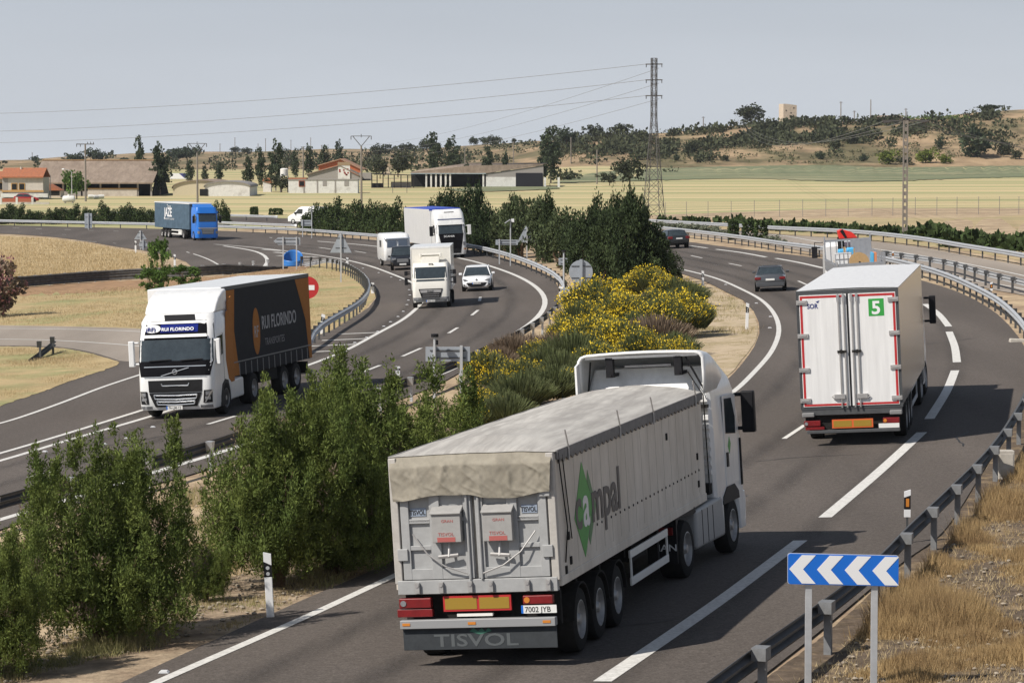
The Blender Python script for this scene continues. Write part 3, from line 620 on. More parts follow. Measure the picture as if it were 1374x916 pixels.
# ============ 1. grain tipper seen from behind
def tipper():
    LB, ZB, ZT, HW = 11.3, 1.28, 3.15, 1.275
    t = thing('tipper_truck', 'white tractor pulling a dusty pale tipper trailer with a grey tarpaulin and green diamond logo', 'truck', (-.43, 44.1, T(-.43, 44.1)), road_rot(.255, .019) @ Matrix.Rotation(-.0117, 3, 'X'))
    m = MB().box(-HW, HW, .06, LB, ZB, ZT)
    body = m.build('tipper_body', dirty, t, bevel=.02)
    # side seams, rivet dots and lower rail
    g = MB()
    for k in range(1, 19):
        y = k * LB / 19; g.box(HW + .0005, HW + .003, y - .004, y + .004, ZB + .12, ZT - .12)
    g.build('panel_seams', M('seam_grey', (.455, .425, .38), .7), body)
    g = MB()
    for k in range(26): g.cyl((HW - .01, 2.5 + k * .33, ZB + .52 ), (HW + .012, 2.5 + k * .33, ZB + .52), .022, n=6)
    for y, z in ((.55, 1.8), (.62, 1.42), (10.6, 2.0), (10.6, 1.5), (8.0, 2.6), (.3, 1.32)): g.box(HW, HW + .02, y, y + .09, z, z + .12)
    g.build('rivets', chassis, body)
    MB().box(-HW - .012, HW + .012, .04, LB + .02, ZB - .10, ZB + .04).build('lower_rail', dirty, body, bevel=.01)
    # green diamond and lettering on the side
    gr = M('leaf_green', (.05, .30, .055), .5, var=.08)
    dm = MB().prism([(1.05, 2.06), (1.68, 2.86), (2.28, 2.17), (1.62, 1.40)], 'x', HW + .003, HW + .007).build('diamond_logo', gr, body)
    MB().prism([(2.05, 2.70), (2.50, 2.10), (1.98, 1.55), (1.90, 1.67), (2.28, 2.15), (1.98, 2.55)], 'x', HW + .0035, HW + .0065).build('logo_edge', M('dark_green', (.07, .20, .08), .5), dm)
    text('c', .95, M('grey_lettering', (.11, .10, .095), .6), body, side_mx(HW + .010, 1.10, 1.88), 'lettering', sx=1.05, bold=.02)
    text('a', .95, signwhite, body, side_mx(HW + .010, 1.60, 1.88), 'lettering', sx=1.05, bold=.02)
    text('mpal', .95, MATS['grey_lettering'], body, side_mx(HW + .010, 2.16, 1.88), 'lettering', sx=1.15, bold=.02)
    # tarpaulin
    tp = M('grey_tarpaulin', (.33, .315, .295), .8, var=.12, scale=1.6, c2=(.46, .445, .415), stretch=(2.6, .22, 1), bump=.15, bscale=5)
    tpr = M('tarpaulin_flap', (.235, .215, .175), .85, var=.16, scale=1.5, c2=(.30, .275, .225))
    def tarp(u, v):
        x = (u * 2 - 1) * (HW + .02); y = v * (LB + .05)
        hip = min(1, y / 1.3) ** .7
        z = ZT + .03 + (1 - abs(u * 2 - 1) ** 1.8) * (.03 + .15 * hip) + .012 * sin(y * 2 * pi / .95) * (1 - abs(u * 2 - 1)) + .012 * noise.noise(Vector((x * 2, y * 1.1, 4)))
        return (x, y, z)
    tb = MB().grid(tarp, 26, 90).build('tarpaulin', tp, t, smooth=60)
    def flap(u, v):
        x = (u * 2 - 1) * (HW - .02) * (1 - .035 * v); x0, y0, z0 = tarp(u, 0)
        low = ZT - .58 - .04 * cos(u * 9) + .03 * noise.noise(Vector((u * 7, 1, 1)))
        wr = .7 * (.055 * (1 - abs(sin(pi * (6.2 * u + 1.6 * v * (.2 - u) + .9 * noise.noise(Vector((u * 4, v * 1.5, 3))))))) ** 2 + .030 * (1 - abs(sin(pi * (11 * u - 2.2 * v + 1.1 * noise.noise(Vector((u * 6, v * 2, 8))))))) ** 3 + .012 * noise.noise(Vector((u * 30 + v * 6, v * 6, 5)))) * min(1, v * 3)
        return (x, .02 - .13 * min(1, v * 4) - wr * .8, z0 + (low - z0) * v)
    MB().grid(flap, 110, 34).build('rear_flap', tpr, tb, smooth=80)
    def hem(s):
        m = MB()
        m.box(s * (HW + .004), s * (HW + .035), .1, LB, ZT - .10, ZT + .04); return m
    hem(1).build('side_hem', M('tarp_hem', (.22, .215, .21), .8, var=.2), tb); hem(-1).build('side_hem', MATS['tarp_hem'], tb)
    g = MB()
    zz_ = [(.2 + k * .15, ZT - (.105 if k % 2 else .165)) for k in range(73)]
    g.prism(zz_ + [(q[0], ZT - .09) for q in zz_[::-1]], 'x', HW + .006, HW + .03)
    g.build('toothed_edge', MATS['tarp_hem'], tb)
    for y in (.75, 4.3, 6.9, 10.6):
        MB().tube([(HW + .03, y - .1, ZT + .30), (HW + .05, y, ZT + .02), (HW + .05, y - .02, ZT - .17)], .015).build('tarp_hook', steel, tb)
    g = MB().tube([(HW + .03, .15, ZT), (HW + .025, .5, 2.0), (HW + .02, .28, 1.5)], .012).tube([(HW + .03, .4, ZT - .05), (HW + .02, .75, 1.8)], .010)
    g.build('tarp_rope', chassis, tb)
    # rear doors
    rg = M('rear_door_grey', (.33, .335, .335), .5, var=.12, scale=2)
    dr = MB()
    dr.box(-HW, -HW + .12, -.05, .07, ZB, ZT + .02).box(HW - .12, HW, -.05, .07, ZB, ZT + .02)
    dr.build('rear_frame', M('frame_grey', (.42, .40, .37), .55, var=.12), t, bevel=.015)
    for s in (-1, 1):
        ZD = ZT - .5; d = MB().box(min(s * .02, s * 1.14), max(s * .02, s * 1.14), .0, .05, ZB + .06, ZD)
        x0, x1 = (.03, 1.13)
        def fx(a, b): return (min(s * a, s * b), max(s * a, s * b))
        for a, b in ((.03, .15), (.52, .68), (1.0, 1.13)): d.box(*fx(a, b), -.05, .0, ZB + .06, ZD)
        for z, h, a, b in ((ZB + .06, .16, .03, 1.13), (ZT - .95, .06, .15, .52), (ZT - .95, .05, .68, 1.0), (ZB + .9, .06, .68, 1.0), (ZB + .5, .07, .68, 1.0)): d.box(*fx(a, b), -.045, .0, z, z + h)
        dd = d.build('rear_door', rg, t, bevel=.008)
        # grain hatch box
        hb = MB().box(*fx(.17, .62), -.17, -.03, ZB + .62, ZB + 1.05).prism([(-.20, ZB + 1.04), (-.20, ZB + 1.07), (-.02, ZB + 1.16), (-.02, ZB + 1.10)], 'x', *fx(.155, .635)).build('grain_hatch', M('hatch_grey', (.31, .305, .295), .6, var=.1), dd, bevel=.01)
        MB().box(*fx(.26, .54), -.173, -.169, ZB + .63, ZB + .70).build('hatch_sticker', M('faded_red', (.38, .10, .09), .6), hb)
        text('TISVOL', .07, MATS['faded_red'], hb, rear_mx(s * .395 - .13, -.1725, ZB + .72), sx=1.1)
        text('GRAN', .06, MATS['faded_red'], hb, rear_mx(s * .395 - .07, -.1725, ZB + .92), sx=1.1)
        pl = MB().box(*fx(.74, .98), -.012, .0, ZT - .86, ZT - .74).build('name_plate', M('blue_grey', (.25, .30, .38), .5), dd)
        text('TISVOL', .10, ink, pl, rear_mx(s * .86 - .13, -.014, ZT - .84), sx=.75, bold=.02)
        # handles and lock bars
        l = MB().tube([(s * .95, -.07, ZB + .75), (s * .72, -.12, ZB + .45), (s * .45, -.14, ZB + .26), (s * .12, -.10, ZB + .14)], .012).tube([(s * .25, -.09, ZB + .42), (s * .55, -.12, ZB + .40)], .03).tube([(s * .39, -.05, ZB + .6), (s * .39, -.12, ZB + .4)], .02)
        l.build('door_latch', steel, dd)
        for z in (ZB + .35, ZB + 1.25): MB().box(*fx(1.04, 1.2), -.085, -.03, z, z + .18).build('hinge', rg, dd, bevel=.01)
        MB().cyl((s * .09, -.07, ZB + .05), (s * .09, -.07, ZD), .02, n=8).build('lock_rod', rg, dd)
    sill = MB().box(-HW + .04, HW - .04, -.06, .06, ZB - .16, ZB + .05).build('rear_sill', rg, t, bevel=.01)
    for x in (-.92, -.55, .22, .78, 1.1, -.1):
        MB().box(x - .035, x + .035, -.11, -.05, ZB - .14, ZB + .02).cyl((x, -.12, ZB - .02), (x, -.06, ZB - .02), .03, n=8).build('tailgate_lock', steel, sill)
    # under the tail
    ch = MB().box(-.45, -.33, .1, LB - .3, .85, ZB - .1).box(.33, .45, .1, LB - .3, .85, ZB - .1)
    for y in (.3, 1.6, 3.2, 5, 7, 9): ch.box(-1.1, 1.1, y, y + .12, .95, ZB - .1)
    ch.box(-1.2, 1.2, .2, .28, .60, ZB - .16)
    ch.build('chassis_frame', chassis, t)
    tail_cluster(t, -.98, .99, .50, .15, -.02); tail_cluster(t, .92, 1.00, .46, .13, -.02)
    MB().box(-1.27, -.72, -.05, .05, .78, .90).build('reflector', redl, t, bevel=.01)
    mk = MB().box(-.55, .50, -.03, .02, .85, 1.08).build('marker_board', red, t)
    MB().box(-.52, -.03, -.036, -.03, .88, 1.05).box(.01, .47, -.036, -.03, .88, 1.05).build('marker_yellow', yel, mk)
    plate(t, (.93, -.06, .86), '7002 JYB', .54)
    MB().box(-.35, .2, -.02, .05, .77, .81).build('lamp_bar', cream, t)
    bp = MB().box(-1.22, 1.18, -.12, .02, .61, .74).build('rear_bumper_bar', M('bumper_grey', (.30, .305, .31), .5, .2), t, bevel=.01)
    for x in (-1.12, -.1, 1.05): MB().box(x - .06, x + .06, -.128, -.12, .66, .70).build('bumper_reflector', orange, bp)
    fl = MB().box(-1.2, 1.18, -.05, -.03, .28, .63).build('mudflap', M('mudflap_rubber', (.045, .050, .055), .7, var=.15), t, bevel=.006)
    text('TISVOL', .26, M('mudflap_letter', (.085, .095, .10), .6), fl, rear_mx(-.72, -.053, .33), sx=1.55, bold=.015)
    MB().prism([(-.16, .55), (-.10, .60), (-.03, .55), (.03, .60), (.08, .54), (.13, .60), (.18, .55), (.0, .50)], 'y', -.055, -.050).build('leaf_mark', M('mud_green', (.06, .16, .12), .7), fl)
    for y in (1.28, 2.55, 3.82):
        for s in (-1, 1):
            wheel(t, s * 1.06, y, .50, .36, dual=False); guard_arc(t, s * .86 - .0, s * 1.27, y, .56)
    for s in (-1, 1):
        g = MB().box(s * 1.2, s * 1.24, 4.9, 7.9, .95, 1.08).box(s * 1.2, s * 1.24, 4.9, 7.9, .50, .63)
        for y in (4.95, 7.84): g.box(s * 1.2 - .001, s * 1.235, y, y + .05, .5, 1.08)
        g.build('side_guard', cream if s > 0 else steel, t, bevel=.01)
    # air tanks, landing legs
    MB().cyl((-.9, 5.4, .85), (.3, 5.4, .85), .17, n=14).box(.85, 1.0, 8.1, 8.25, .4, 1.3).box(-1.0, -.85, 8.1, 8.25, .4, 1.3).box(.2, 1.0, 6.0, 7.2, .75, 1.2).build('landing_gear', chassis, t)
    # tractor, steered a little to the right of the trailer
    yd, yf = 9.55, 13.05; before = set(t.children)
    for s in (-1, 1):
        wheel(t, s * 1.02, yd, .52, .46, dual=True); wheel(t, s * 1.08, yf, .52, .32)
        mg = MB()
        mg.prism([(yd - .75, .35), (yd - .75, 1.12), (yd - .6, 1.22), (yd + .6, 1.22), (yd + .72, 1.1), (yd + .55, 1.08), (yd - .55, 1.12), (yd - .68, 1.0), (yd - .70, .35)], 'x', s * .70, s * 1.25)
        f = mg.build('mudguard', black, t, bevel=.01)
        MB().box(s * 1.0 - .19, s * 1.0 + .19, yd - .80, yd - .74, .86, 1.0).build('tail_light', redl, f, bevel=.01)
        if s > 0: text('MAN', .17, signwhite, f, rear_mx(.78, yd - .753, .58), sx=1.25, bold=.01)
        fr = M('fairing_grey', (.36, .355, .345), .5, var=.08)
        MB().prism([(yd + .75, .40), (yd + .75, 1.12), (yf - .75, 1.18), (yf - .60, .40)], 'x', s * .72, s * 1.24).build('fuel_tank', fr, t, bevel=.07)
        for q in (1.15, 1.55, 1.95): MB().box(min(s * 1.236, s * 1.245), max(s * 1.236, s * 1.245), yd + q, yd + q + .03, .46, 1.08).build('tank_strap', chassis, t)
        MB().box(s * .7, s * 1.20, yf - .72, yf - .50, .45, 1.2).build('cab_step', cream, t, bevel=.03)
    MB().box(-.42, -.3, 8.9, 14, .75, .98).box(.3, .42, 8.9, 14, .75, .98).box(-.5, .5, 9.2, 10.2, .98, 1.25).box(-1.1, 1.1, 11.45, 11.6, .98, 1.35).box(.5, .9, 11.3, 11.8, 1.0, 1.6).build('tractor_frame', chassis, t)
    CW = 1.22
    cb = Cab([(1.05, 12.0, 14.25, CW, .25), (1.5, 11.95, 14.35, CW, .25), (2.3, 11.95, 14.22, CW, .25), (3.05, 11.95, 13.98, CW - .03, .28), (3.3, 12.0, 13.85, CW - .07, .3), (3.62, 12.2, 13.3, CW - .13, .35)])
    cab = cb.mesh(MB()).build('cab', white, t, bevel=0, smooth=35)
    low = Cab([(.38, 13.7, 14.4, CW, .3), (.9, 13.62, 14.48, CW, .3), (1.06, 13.5, 14.42, CW, .3)]); low.mesh(MB()).build('front_bumper', white, t, smooth=35)
    for s in (-1, 1):
        x = s * (CW + .0)
        MB().box(s * CW - s * .10, s * CW, 12.0, 12.42, .75, 1.1).build('cab_skirt', white, cab, bevel=.02)
        dpanel = sidepoly('door', white, cab, [(12.75, 1.3), (13.75, 1.3), (13.75, 2.95), (13.5, 3.0), (12.75, 3.0)], x, .012, bevel=.006)
        sidepoly('side_window', glass, dpanel, [(12.85, 2.28), (13.6, 2.22), (13.62, 2.55), (13.40, 2.92), (12.85, 2.94)], s * (CW + .012), .008)
        sidepoly('door_handle', black, dpanel, [(12.82, 1.65), (12.95, 1.65), (12.95, 1.92), (12.82, 1.92)], s * (CW + .012), .02)
        sidepoly('green_badge', gr, dpanel, [(12.98, 2.03), (13.1, 2.2), (13.2, 2.06), (13.08, 1.88)], s * (CW + .012), .006)
        sidepoly('air_intake_rail', black, cab, [(13.92, 1.2), (13.98, 1.2), (13.98, 2.1), (13.92, 2.1)], x - s * .02, .05)
        sidepoly('wheel_arch', black, cab, [(yf - .66, .98), (yf - .6, 1.12), (yf - .3, 1.28), (yf + .3, 1.28), (yf + .6, 1.12), (yf + .64, .98)], s * (CW + .001), .015)
        mirror(cab, s * (CW - .06), 13.95, 2.60, .80, .26)
        sp = MB()
        sp.prism([(11.35, 1.35), (11.93, 1.35), (11.93, 3.9), (11.35, 3.75)], 'x', s * (CW - .045), s * CW)
        if s < 0: sp.build('side_deflector', white, cab, bevel=.01)
    # rear wall details, roof fairing open to the back
    g = MB()
    for k in range(9): g.box(.86, 1.16, 11.90, 11.95, 1.6 + k * .17, 1.70 + k * .17)
    g.build('rear_wall_ribs', white, cab, bevel=.01)
    MB().tube([(1.0, 11.86, 1.3), (1.0, 11.84, 2.9), (.9, 11.9, 3.3)], .016).tube([(1.12, 11.85, 1.3), (1.11, 11.8, 3.1), (.85, 11.75, 3.55)], .013).box(.85, 1.18, 11.82, 11.9, 2.86, 2.92).box(.8, 1.15, 11.7, 11.92, 1.25, 1.45).build('air_lines', chassis, cab)
    # fairing shell
    sh = MB()
    def fair(u, v):   # u across, v from back edge forward
        hw = CW - .02 - .10 * v; a = (u * 2 - 1)
        y = 11.55 + 2.0 * v; top = 3.95 - .70 * v ** 2.4; zb = 3.15 + .02 * v
        e = abs(a)
        if e < .80: x = hw * .88 * a / .80; z = top - .03 * (a / .8) ** 2
        else:
            k = (e - .80) / .20; ang = min(1, k * 1.6) * pi / 2
            x = math.copysign(hw * .88 + hw * .12 * sin(ang), a); z = top - .03 - .14 * (1 - cos(ang)) - max(0, k - .62) / .38 * (top - .17 - zb)
        return (x, y, z)
    sh.grid(fair, 40, 14); sh.build('roof_fairing', white, cab, smooth=50, solid=.05)
    MB().box(-1.08, 1.08, 11.62, 11.68, 3.85, 3.90).build('fairing_beam', white, cab)
    st = MB()
    for x in (-.62, .70): st.box(x - .07, x + .07, 11.62, 11.75, 3.50, 3.87).box(x - .04, x + .04, 11.6, 12.4, 3.5, 3.56)
    st.tube([(-1.0, 11.7, 3.8), (-1.1, 11.8, 3.25)], .02).tube([(.85, 11.65, 3.84), (1.15, 11.75, 3.2)], .02).build('fairing_struts', black, cab)
    MB().box(-.4, .5, 11.9, 11.93, 3.66, 3.70).build('rear_work_lamp', lampg, cab)
    cb.patch('windscreen', glass, cab, (-1.12, 2.95), (1.12, 2.95), (1.14, 2.05), (-1.14, 2.05), off=.008)
    TX = Matrix.Translation((0, 9.4, 0)) @ Matrix.Rotation(-.055, 4, 'Z') @ Matrix.Translation((0, -9.4, 0))
    for c in set(t.children) - before: c.matrix_basis = TX @ c.matrix_basis
    return t
tipper()

# ============ 2. reefer trailer seen from behind
def reefer():
    t = thing('refrigerated_truck', 'white box trailer with red outlined rear doors and a green number 5', 'truck', (8.78, 76.3, SL * 8.78), road_rot(.180, .006), scale=1.01)
    HW, ZB, ZT, LB = 1.29, .97, 3.98, 12.9
    sidem = M('satin_trailer_side', (.48, .47, .45), .22, .75, var=.06, scale=.5)
    rf = M('reefer_white', (.70, .70, .695), .35, var=.10, scale=1.0, stretch=(3, 1, .2))
    b = MB().box(-HW, HW, .05, LB, ZB, ZT).build('box_body', sidem, t, bevel=.02)
    def roof(u, v): return ((u * 2 - 1) * HW, .02 + v * LB, ZT + .004 + .03 * (1 - (u * 2 - 1) ** 2))
    MB().grid(roof, 10, 8).box(-HW, HW, .02, LB, ZT - .03, ZT + .004).build('roof', rf, b)
    MB().box(-HW, -HW + .055, -.03, .06, ZB - .02, ZT).box(HW - .055, HW, -.03, .06, ZB - .02, ZT).box(-HW + .055, HW - .055, -.03, .06, ZT - .09, ZT).box(-HW + .055, HW - .055, -.03, .06, ZB - .02, ZB + .04).build('rear_frame', M('frame_dark', (.07, .075, .08), .5, .3), b)
    MB().box(-HW - .003, -HW + .012, -.035, -.02, ZB, ZT + .005).box(HW - .012, HW + .003, -.035, -.02, ZB, ZT + .005).build('frame_trim', galvd, b)
    for s in (-1, 1):
        def fx(a, c): return (min(s * a, s * c), max(s * a, s * c))
        d = MB().box(*fx(.02, 1.22), -.05, -.02, ZB + .05, ZT - .11).build('rear_door', rf, t, bevel=.01)
        MB().box(*fx(1.14, 1.20), -.053, -.05, ZB + .07, ZT - .13).box(*fx(.13, 1.139), -.053, -.05, ZT - .19, ZT - .13).box(*fx(.13, 1.139), -.053, -.05, ZB + .07, ZB + .125).build('red_tape', red, d)
        for x in (.10, .235): MB().cyl((s * x, -.085, ZB + .02), (s * x, -.085, ZT - .10), .022, n=8).box(s * x - .035, s * x + .035, -.1, -.05, ZT - .30, ZT - .12).build('lock_rod', chrome, d)
        MB().box(*fx(.07, .3), -.11, -.05, 2.38, 2.44).cyl((s * .2, -.13, 2.41), (s * .2, -.06, 2.41), .05, n=8).build('lock_handle', chassis, d)
        MB().box(*fx(.15, .42), -.12, -.05, ZB + .24, ZB + .36).tube([(s * .4, -.1, ZB + .24), (s * .48, -.1, ZB + .3), (s * .4, -.1, ZB + .36)], .012).build('door_handle', steel, d, bevel=.01)
        for k, z in enumerate((ZB + .22, ZB + 1.0, ZB + 1.87, ZB + 2.72)): MB().box(*fx(1.02, 1.29), -.085, -.05, z - .055, z + .055).box(*fx(1.06, 1.26), -.095, -.085, z - .02, z + .02).build('hinge', steel, d, bevel=.008)
        MB().box(*fx(.0, .02), -.06, -.03, ZB + .05, ZT - .1).build('door_seal', black, d)
        if s > 0:
            g = MB().box(.53, .92, -.053, -.05, ZT - .70, ZT - .26).build('number_panel', M('panel_green', (.03, .30, .05), .5), d)
            text('5', .46, signwhite, g, rear_mx(.60, -.056, ZT - .645), sx=1.05, bold=.025)
        else:
            text('SOR', .17, M('navy', (.015, .03, .16), .5), d, rear_mx(-1.02, -.053, ZT - .45), sx=.85, bold=.03)
            MB().prism([(-.80, ZT - .28), (-.70, ZT - .25), (-.74, ZT - .32)], 'y', -.055, -.05).build('logo_wing', MATS['navy'], d)
    # tail
    MB().box(-1.27, 1.27, -.02, .1, .80, .95).build('rear_sill', galvd, t, bevel=.01)
    for s in (-1, 1): MB().box(min(s * .95, s * 1.27), max(s * .95, s * 1.27), -.08, .02, .76, .88).build('dock_buffer', M('buffer_grey', (.2, .2, .2), .5), t, bevel=.03)
    MB().box(-1.2, 1.2, .12, .2, .42, .82).box(-.5, -.38, .2, LB - .5, .7, .97).box(.38, .5, .2, LB - .5, .7, .97).box(-.5, .5, .2, .5, .5, .8).box(.6, 1.0, .2, .6, .5, .8).build('chassis_frame', chassis, t)
    tail_cluster(t, -1.02, .60, .42, .14, .0); tail_cluster(t, .98, .62, .42, .14, .0)
    MB().box(-1.2, -.72, -.03, .04, .44, .51).build('reflector', redl, t)
    mk = MB().box(-.52, .52, -.03, .02, .46, .68).build('marker_board', M('marker_orange', (.62, .12, .03), .4), t)
    MB().box(-.48, -.02, -.035, -.03, .49, .65).box(.03, .48, -.035, -.03, .49, .65).build('marker_yellow', yel, mk)
    plate(t, (.92, -.03, .49), '', .52)
    MB().box(-1.16, 1.2, -.06, .03, .34, .42).build('rear_bumper_bar', galvd, t, bevel=.01)
    for y in (2.2, 3.5, 4.8):
        for s in (-1, 1): wheel(t, s * 1.08, y, .50, .36)
    for s in (-1, 1):
        MB().box(s * 1.2, s * 1.24, 5.6, 8.8, .85, .97).box(s * 1.2, s * 1.24, 5.6, 8.8, .42, .54).box(s * 1.2, s * 1.235, 5.6, 5.7, .42, .97).box(s * 1.2, s * 1.235, 8.7, 8.8, .42, .97).build('side_guard', galv, t, bevel=.01)
        wheel(t, s * 1.03, 11.0, .52, .46, dual=True); wheel(t, s * 1.08, 14.4, .52, .32)
        MB().box(min(s * .7, s * 1.22), max(s * .7, s * 1.22), 11.9, 13.6, .42, 1.05).build('fuel_tank', galvd, t, bevel=.08)
    cb = Cab([(.4, 13.3, 15.6, 1.22, .25), (1.5, 13.3, 15.7, 1.22, .25), (2.9, 13.3, 15.3, 1.2, .28), (3.5, 13.5, 14.8, 1.1, .3)])
    cab = cb.mesh(MB()).build('cab', white, t, smooth=35)
    mirror(cab, 1.24, 15.2, 2.5, .85, .20); mirror(cab, -1.22, 15.2, 2.45, .95, .26)
    MB().box(-.4, .4, 10.5, 15, .75, 1.0).build('tractor_frame', chassis, t)
    return t
reefer()

# ============ tractor front used by the oncoming trucks
def grille_bars(c, parent, x, zs, mat, hx=.03):
    for z in zs: c.patch('grille_bar', mat, parent, (-x, z + hx), (x, z + hx), (x * .97, z), (-x * .97, z), off=.03, nx=10, nz=1)

def oncoming_volvo():
    t = thing('curtain_truck', 'white cab with a dark grey and orange curtain trailer and blue roof sign', 'truck', (-10.55, 93.6, SL * -10.55), road_rot(pi + .155, 0), scale=1.0)
    CW = 1.235
    cb = Cab([(.30, -2.2, -.08, CW - .03, .3), (.45, -2.25, .0, CW, .32), (.95, -2.3, .02, CW, .32), (1.5, -2.3, -.02, CW, .30), (2.35, -2.3, -.22, CW, .28), (3.05, -2.3, -.50, CW - .02, .30), (3.28, -2.28, -.75, CW - .10, .34)])
    cab = cb.mesh(MB()).build('cab', white, t, smooth=35)
    # roof sign band, windscreen, black fascia
    cb.patch('roof_band', M('matt_black', (.008, .008, .010), .8, spec=.05), cab, (-1.16, 3.08), (1.16, 3.08), (1.22, 2.50), (-1.22, 2.50), off=.008)
    sg = cb.patch('roof_sign', M('sign_blue', (.012, .022, .17), .7, spec=.05), cab, (-.72, 2.97), (.50, 2.97), (.50, 2.72), (-.72, 2.72), off=.02, nx=16)
    yb = cb.at(2.75)[1] + .055
    text('RUI FLORINDO', .155, signwhite, sg, front_mx(.46, yb, 2.775, .40), sx=1.0, bold=.02, depth=.004)
    rr = MB().prism([(.76 + .27 * cos(2 * pi * k / 20), 2.85 + .13 * sin(2 * pi * k / 20)) for k in range(20)], 'y', -.01, .01)
    rr.v = [(x, cb.at(z)[1] + .035 + (.01 if y > 0 else -.01), z) for x, y, z in rr.v]; rr = rr.build('logo_oval', signwhite, cab)
    text('(RF)', .19, MATS['sign_blue'], rr, front_mx(.97, yb + .012, 2.775, .40), sx=1.0, bold=.012, depth=.004)
    cb.patch('sun_visor', white, cab, (-1.0, 2.66), (1.0, 2.66), (1.02, 2.57), (-1.02, 2.57), off=.07, nz=1)
    cb.patch('windscreen', glass, cab, (-1.19, 2.50), (1.19, 2.50), (1.21, 1.84), (-1.21, 1.84), off=.010, nx=20)
    cb.patch('lower_fascia', MATS['matt_black'], cab, (-1.215, 1.84), (1.215, 1.84), (1.12, 1.36), (-1.12, 1.36), off=.012, nx=20)
    [MB().tube([cb.front(a, 1.88, .04), cb.front(a + .7, 1.85, .05)], .02).build('wiper', black, cab) for a in (-.9, .12)]
    MB().box(-.5, -.25, -.24, -.20, 1.9, 2.0).box(-.12, .02, -.22, -.2, 1.84, 2.3).build('dashboard_things', M('interior_pale', (.35, .33, .3), .8), cab)
    cb.patch('upper_trim', chrome, cab, (-1.0, 1.68), (1.0, 1.68), (1.0, 1.655), (-1.0, 1.655), off=.02, nz=1)
    cb.patch('lower_trim', chrome, cab, (-1.0, 1.36), (1.0, 1.36), (1.0, 1.33), (-1.0, 1.33), off=.022, nz=1)
    MB().tube([cb.front(.45, 1.38, .03), cb.front(-.45, 1.62, .03)], .014).lathe([(.085, .0), (.085, .02), (.06, .022), (.058, .0)], (0, cb.front(0, 1.5)[1] + .02, 1.50), 18, 'y').build('emblem', chrome, cab)
    cb.patch('upper_grille', M('grille_dark', (.014, .014, .015), .6, spec=.15), cab, (-.88, 1.24), (.88, 1.24), (.86, .86), (-.86, .86), off=.016)
    g = MB().tube([cb.front(-.45, 1.14, .03), cb.front(-.42, 1.07, .03), cb.front(.42, 1.07, .03), cb.front(.45, 1.14, .03)], .018)
    g.build('grille_bow', chrome, cab)
    cb.patch('lower_grille', MATS['grille_dark'], cab, (-.86, .84), (.86, .84), (.68, .40), (-.68, .40), off=.02)
    for z0, z1, x in ((.78, .66, .70), (.58, .48, .62)):
        MB().tube([cb.front(-x, z0, .035), cb.front(-x * .96, z1, .04), cb.front(0, z1 - .02, .04), cb.front(x * .96, z1, .04), cb.front(x, z0, .035), cb.front(0, z0 - .02, .04), cb.front(-x, z0, .035)], .020).build('grille_frame', chrome, cab)
    for s in (-1, 1):
        a, b_ = s * .92, s * 1.16
        h = cb.patch('headlight', MATS['grille_dark'], cab, (min(a, b_), .90), (max(a, b_), .90), (max(a * .96, b_ * .99), .50), (min(a * .96, b_ * .99), .50), off=.018)
        for z0, z1, q0, q1 in ((.86, .74, .97, 1.13), (.70, .60, .95, 1.10)): cb.patch('lamp_lens', lampg, h, (min(s * q0, s * q1), z0), (max(s * q0, s * q1), z0), (max(s * q0, s * q1), z1), (min(s * q0, s * q1), z1), off=.026, nz=1)
        cb.patch('lamp_blade', chrome, h, (min(s * 1.14, s * 1.18), .90), (max(s * 1.14, s * 1.18), .90), (max(s * .93, s * .97), .52), (min(s * .93, s * .97), .52), off=.03, nz=3)
        cb.patch('fog_lamp', lampg, cab, (min(s * .78, s * 1.15), .43), (max(s * .78, s * 1.15), .43), (max(s * .78, s * 1.15), .33), (min(s * .78, s * 1.15), .33), off=.015, nz=2)
        sidepoly('side_window', glass, cab, [(-1.35, 1.95), (-.55, 1.80), (-.50, 2.1), (-.68, 2.52), (-1.35, 2.55)], s * (CW + .001), .008)
        sidepoly('door_line', grey, cab, [(-1.42, .95), (-1.40, .95), (-1.40, 2.6), (-1.42, 2.6)], s * CW, .006)
        sidepoly('wheel_arch', black, cab, [(-2.05, .30), (-2.05, .7), (-1.85, 1.06), (-1.45, 1.12), (-1.1, .98), (-.88, .6), (-.85, .30)], s * (CW + .001), .012)
        mirror(cab, s * (CW + (-.02 if s > 0 else -.10)), -.30 if s > 0 else -.45, 2.08, .82, .18 if s > 0 else .13, white)
        wheel(t, s * 1.10, -1.48, .52, .32)
    plate(cab, (.05, .05, .37), '76-LM-12', .52, 'front')
    cb.patch('roof_hatch', black, cab, (-.55, 3.26), (.45, 3.26), (.38, 3.08), (-.62, 3.08), off=.012)
    # roof spoiler up to trailer height
    sp = MB().prism([(-.9, 3.27), (-1.15, 3.52), (-1.5, 3.74), (-2.0, 3.90), (-2.45, 3.97), (-2.45, 3.27)], 'x', -1.16, 1.16).build('roof_spoiler', white, cab, bevel=.07)
    o_m = M('livery_orange', (.38, .155, .04), .75, var=.1, scale=2)
    for s in (-1, 1):
        sidepoly('side_livery', o_m, cab, [(-2.28, .95), (-1.95, 1.1), (-1.70, 1.7), (-1.75, 2.5), (-1.95, 3.25), (-2.28, 3.25)], s * (CW + .0005), .004)
        MB().prism([(-2.75, .95), (-2.28, .95), (-2.28, 3.55), (-2.75, 3.7)], 'x', s * (CW - .05), s * (CW - .01)).build('side_deflector', o_m, cab, bevel=.01)
        MB().box(min(s * .75, s * 1.2), max(s * .75, s * 1.2), -4.0, -2.3, .38, 1.0).build('fuel_tank', cream, t, bevel=.06)
        wheel(t, s * 1.03, -5.2, .52, .46, dual=True)
    MB().box(-.45, .45, -6, -.6, .65, .95).build('tractor_frame', chassis, t)
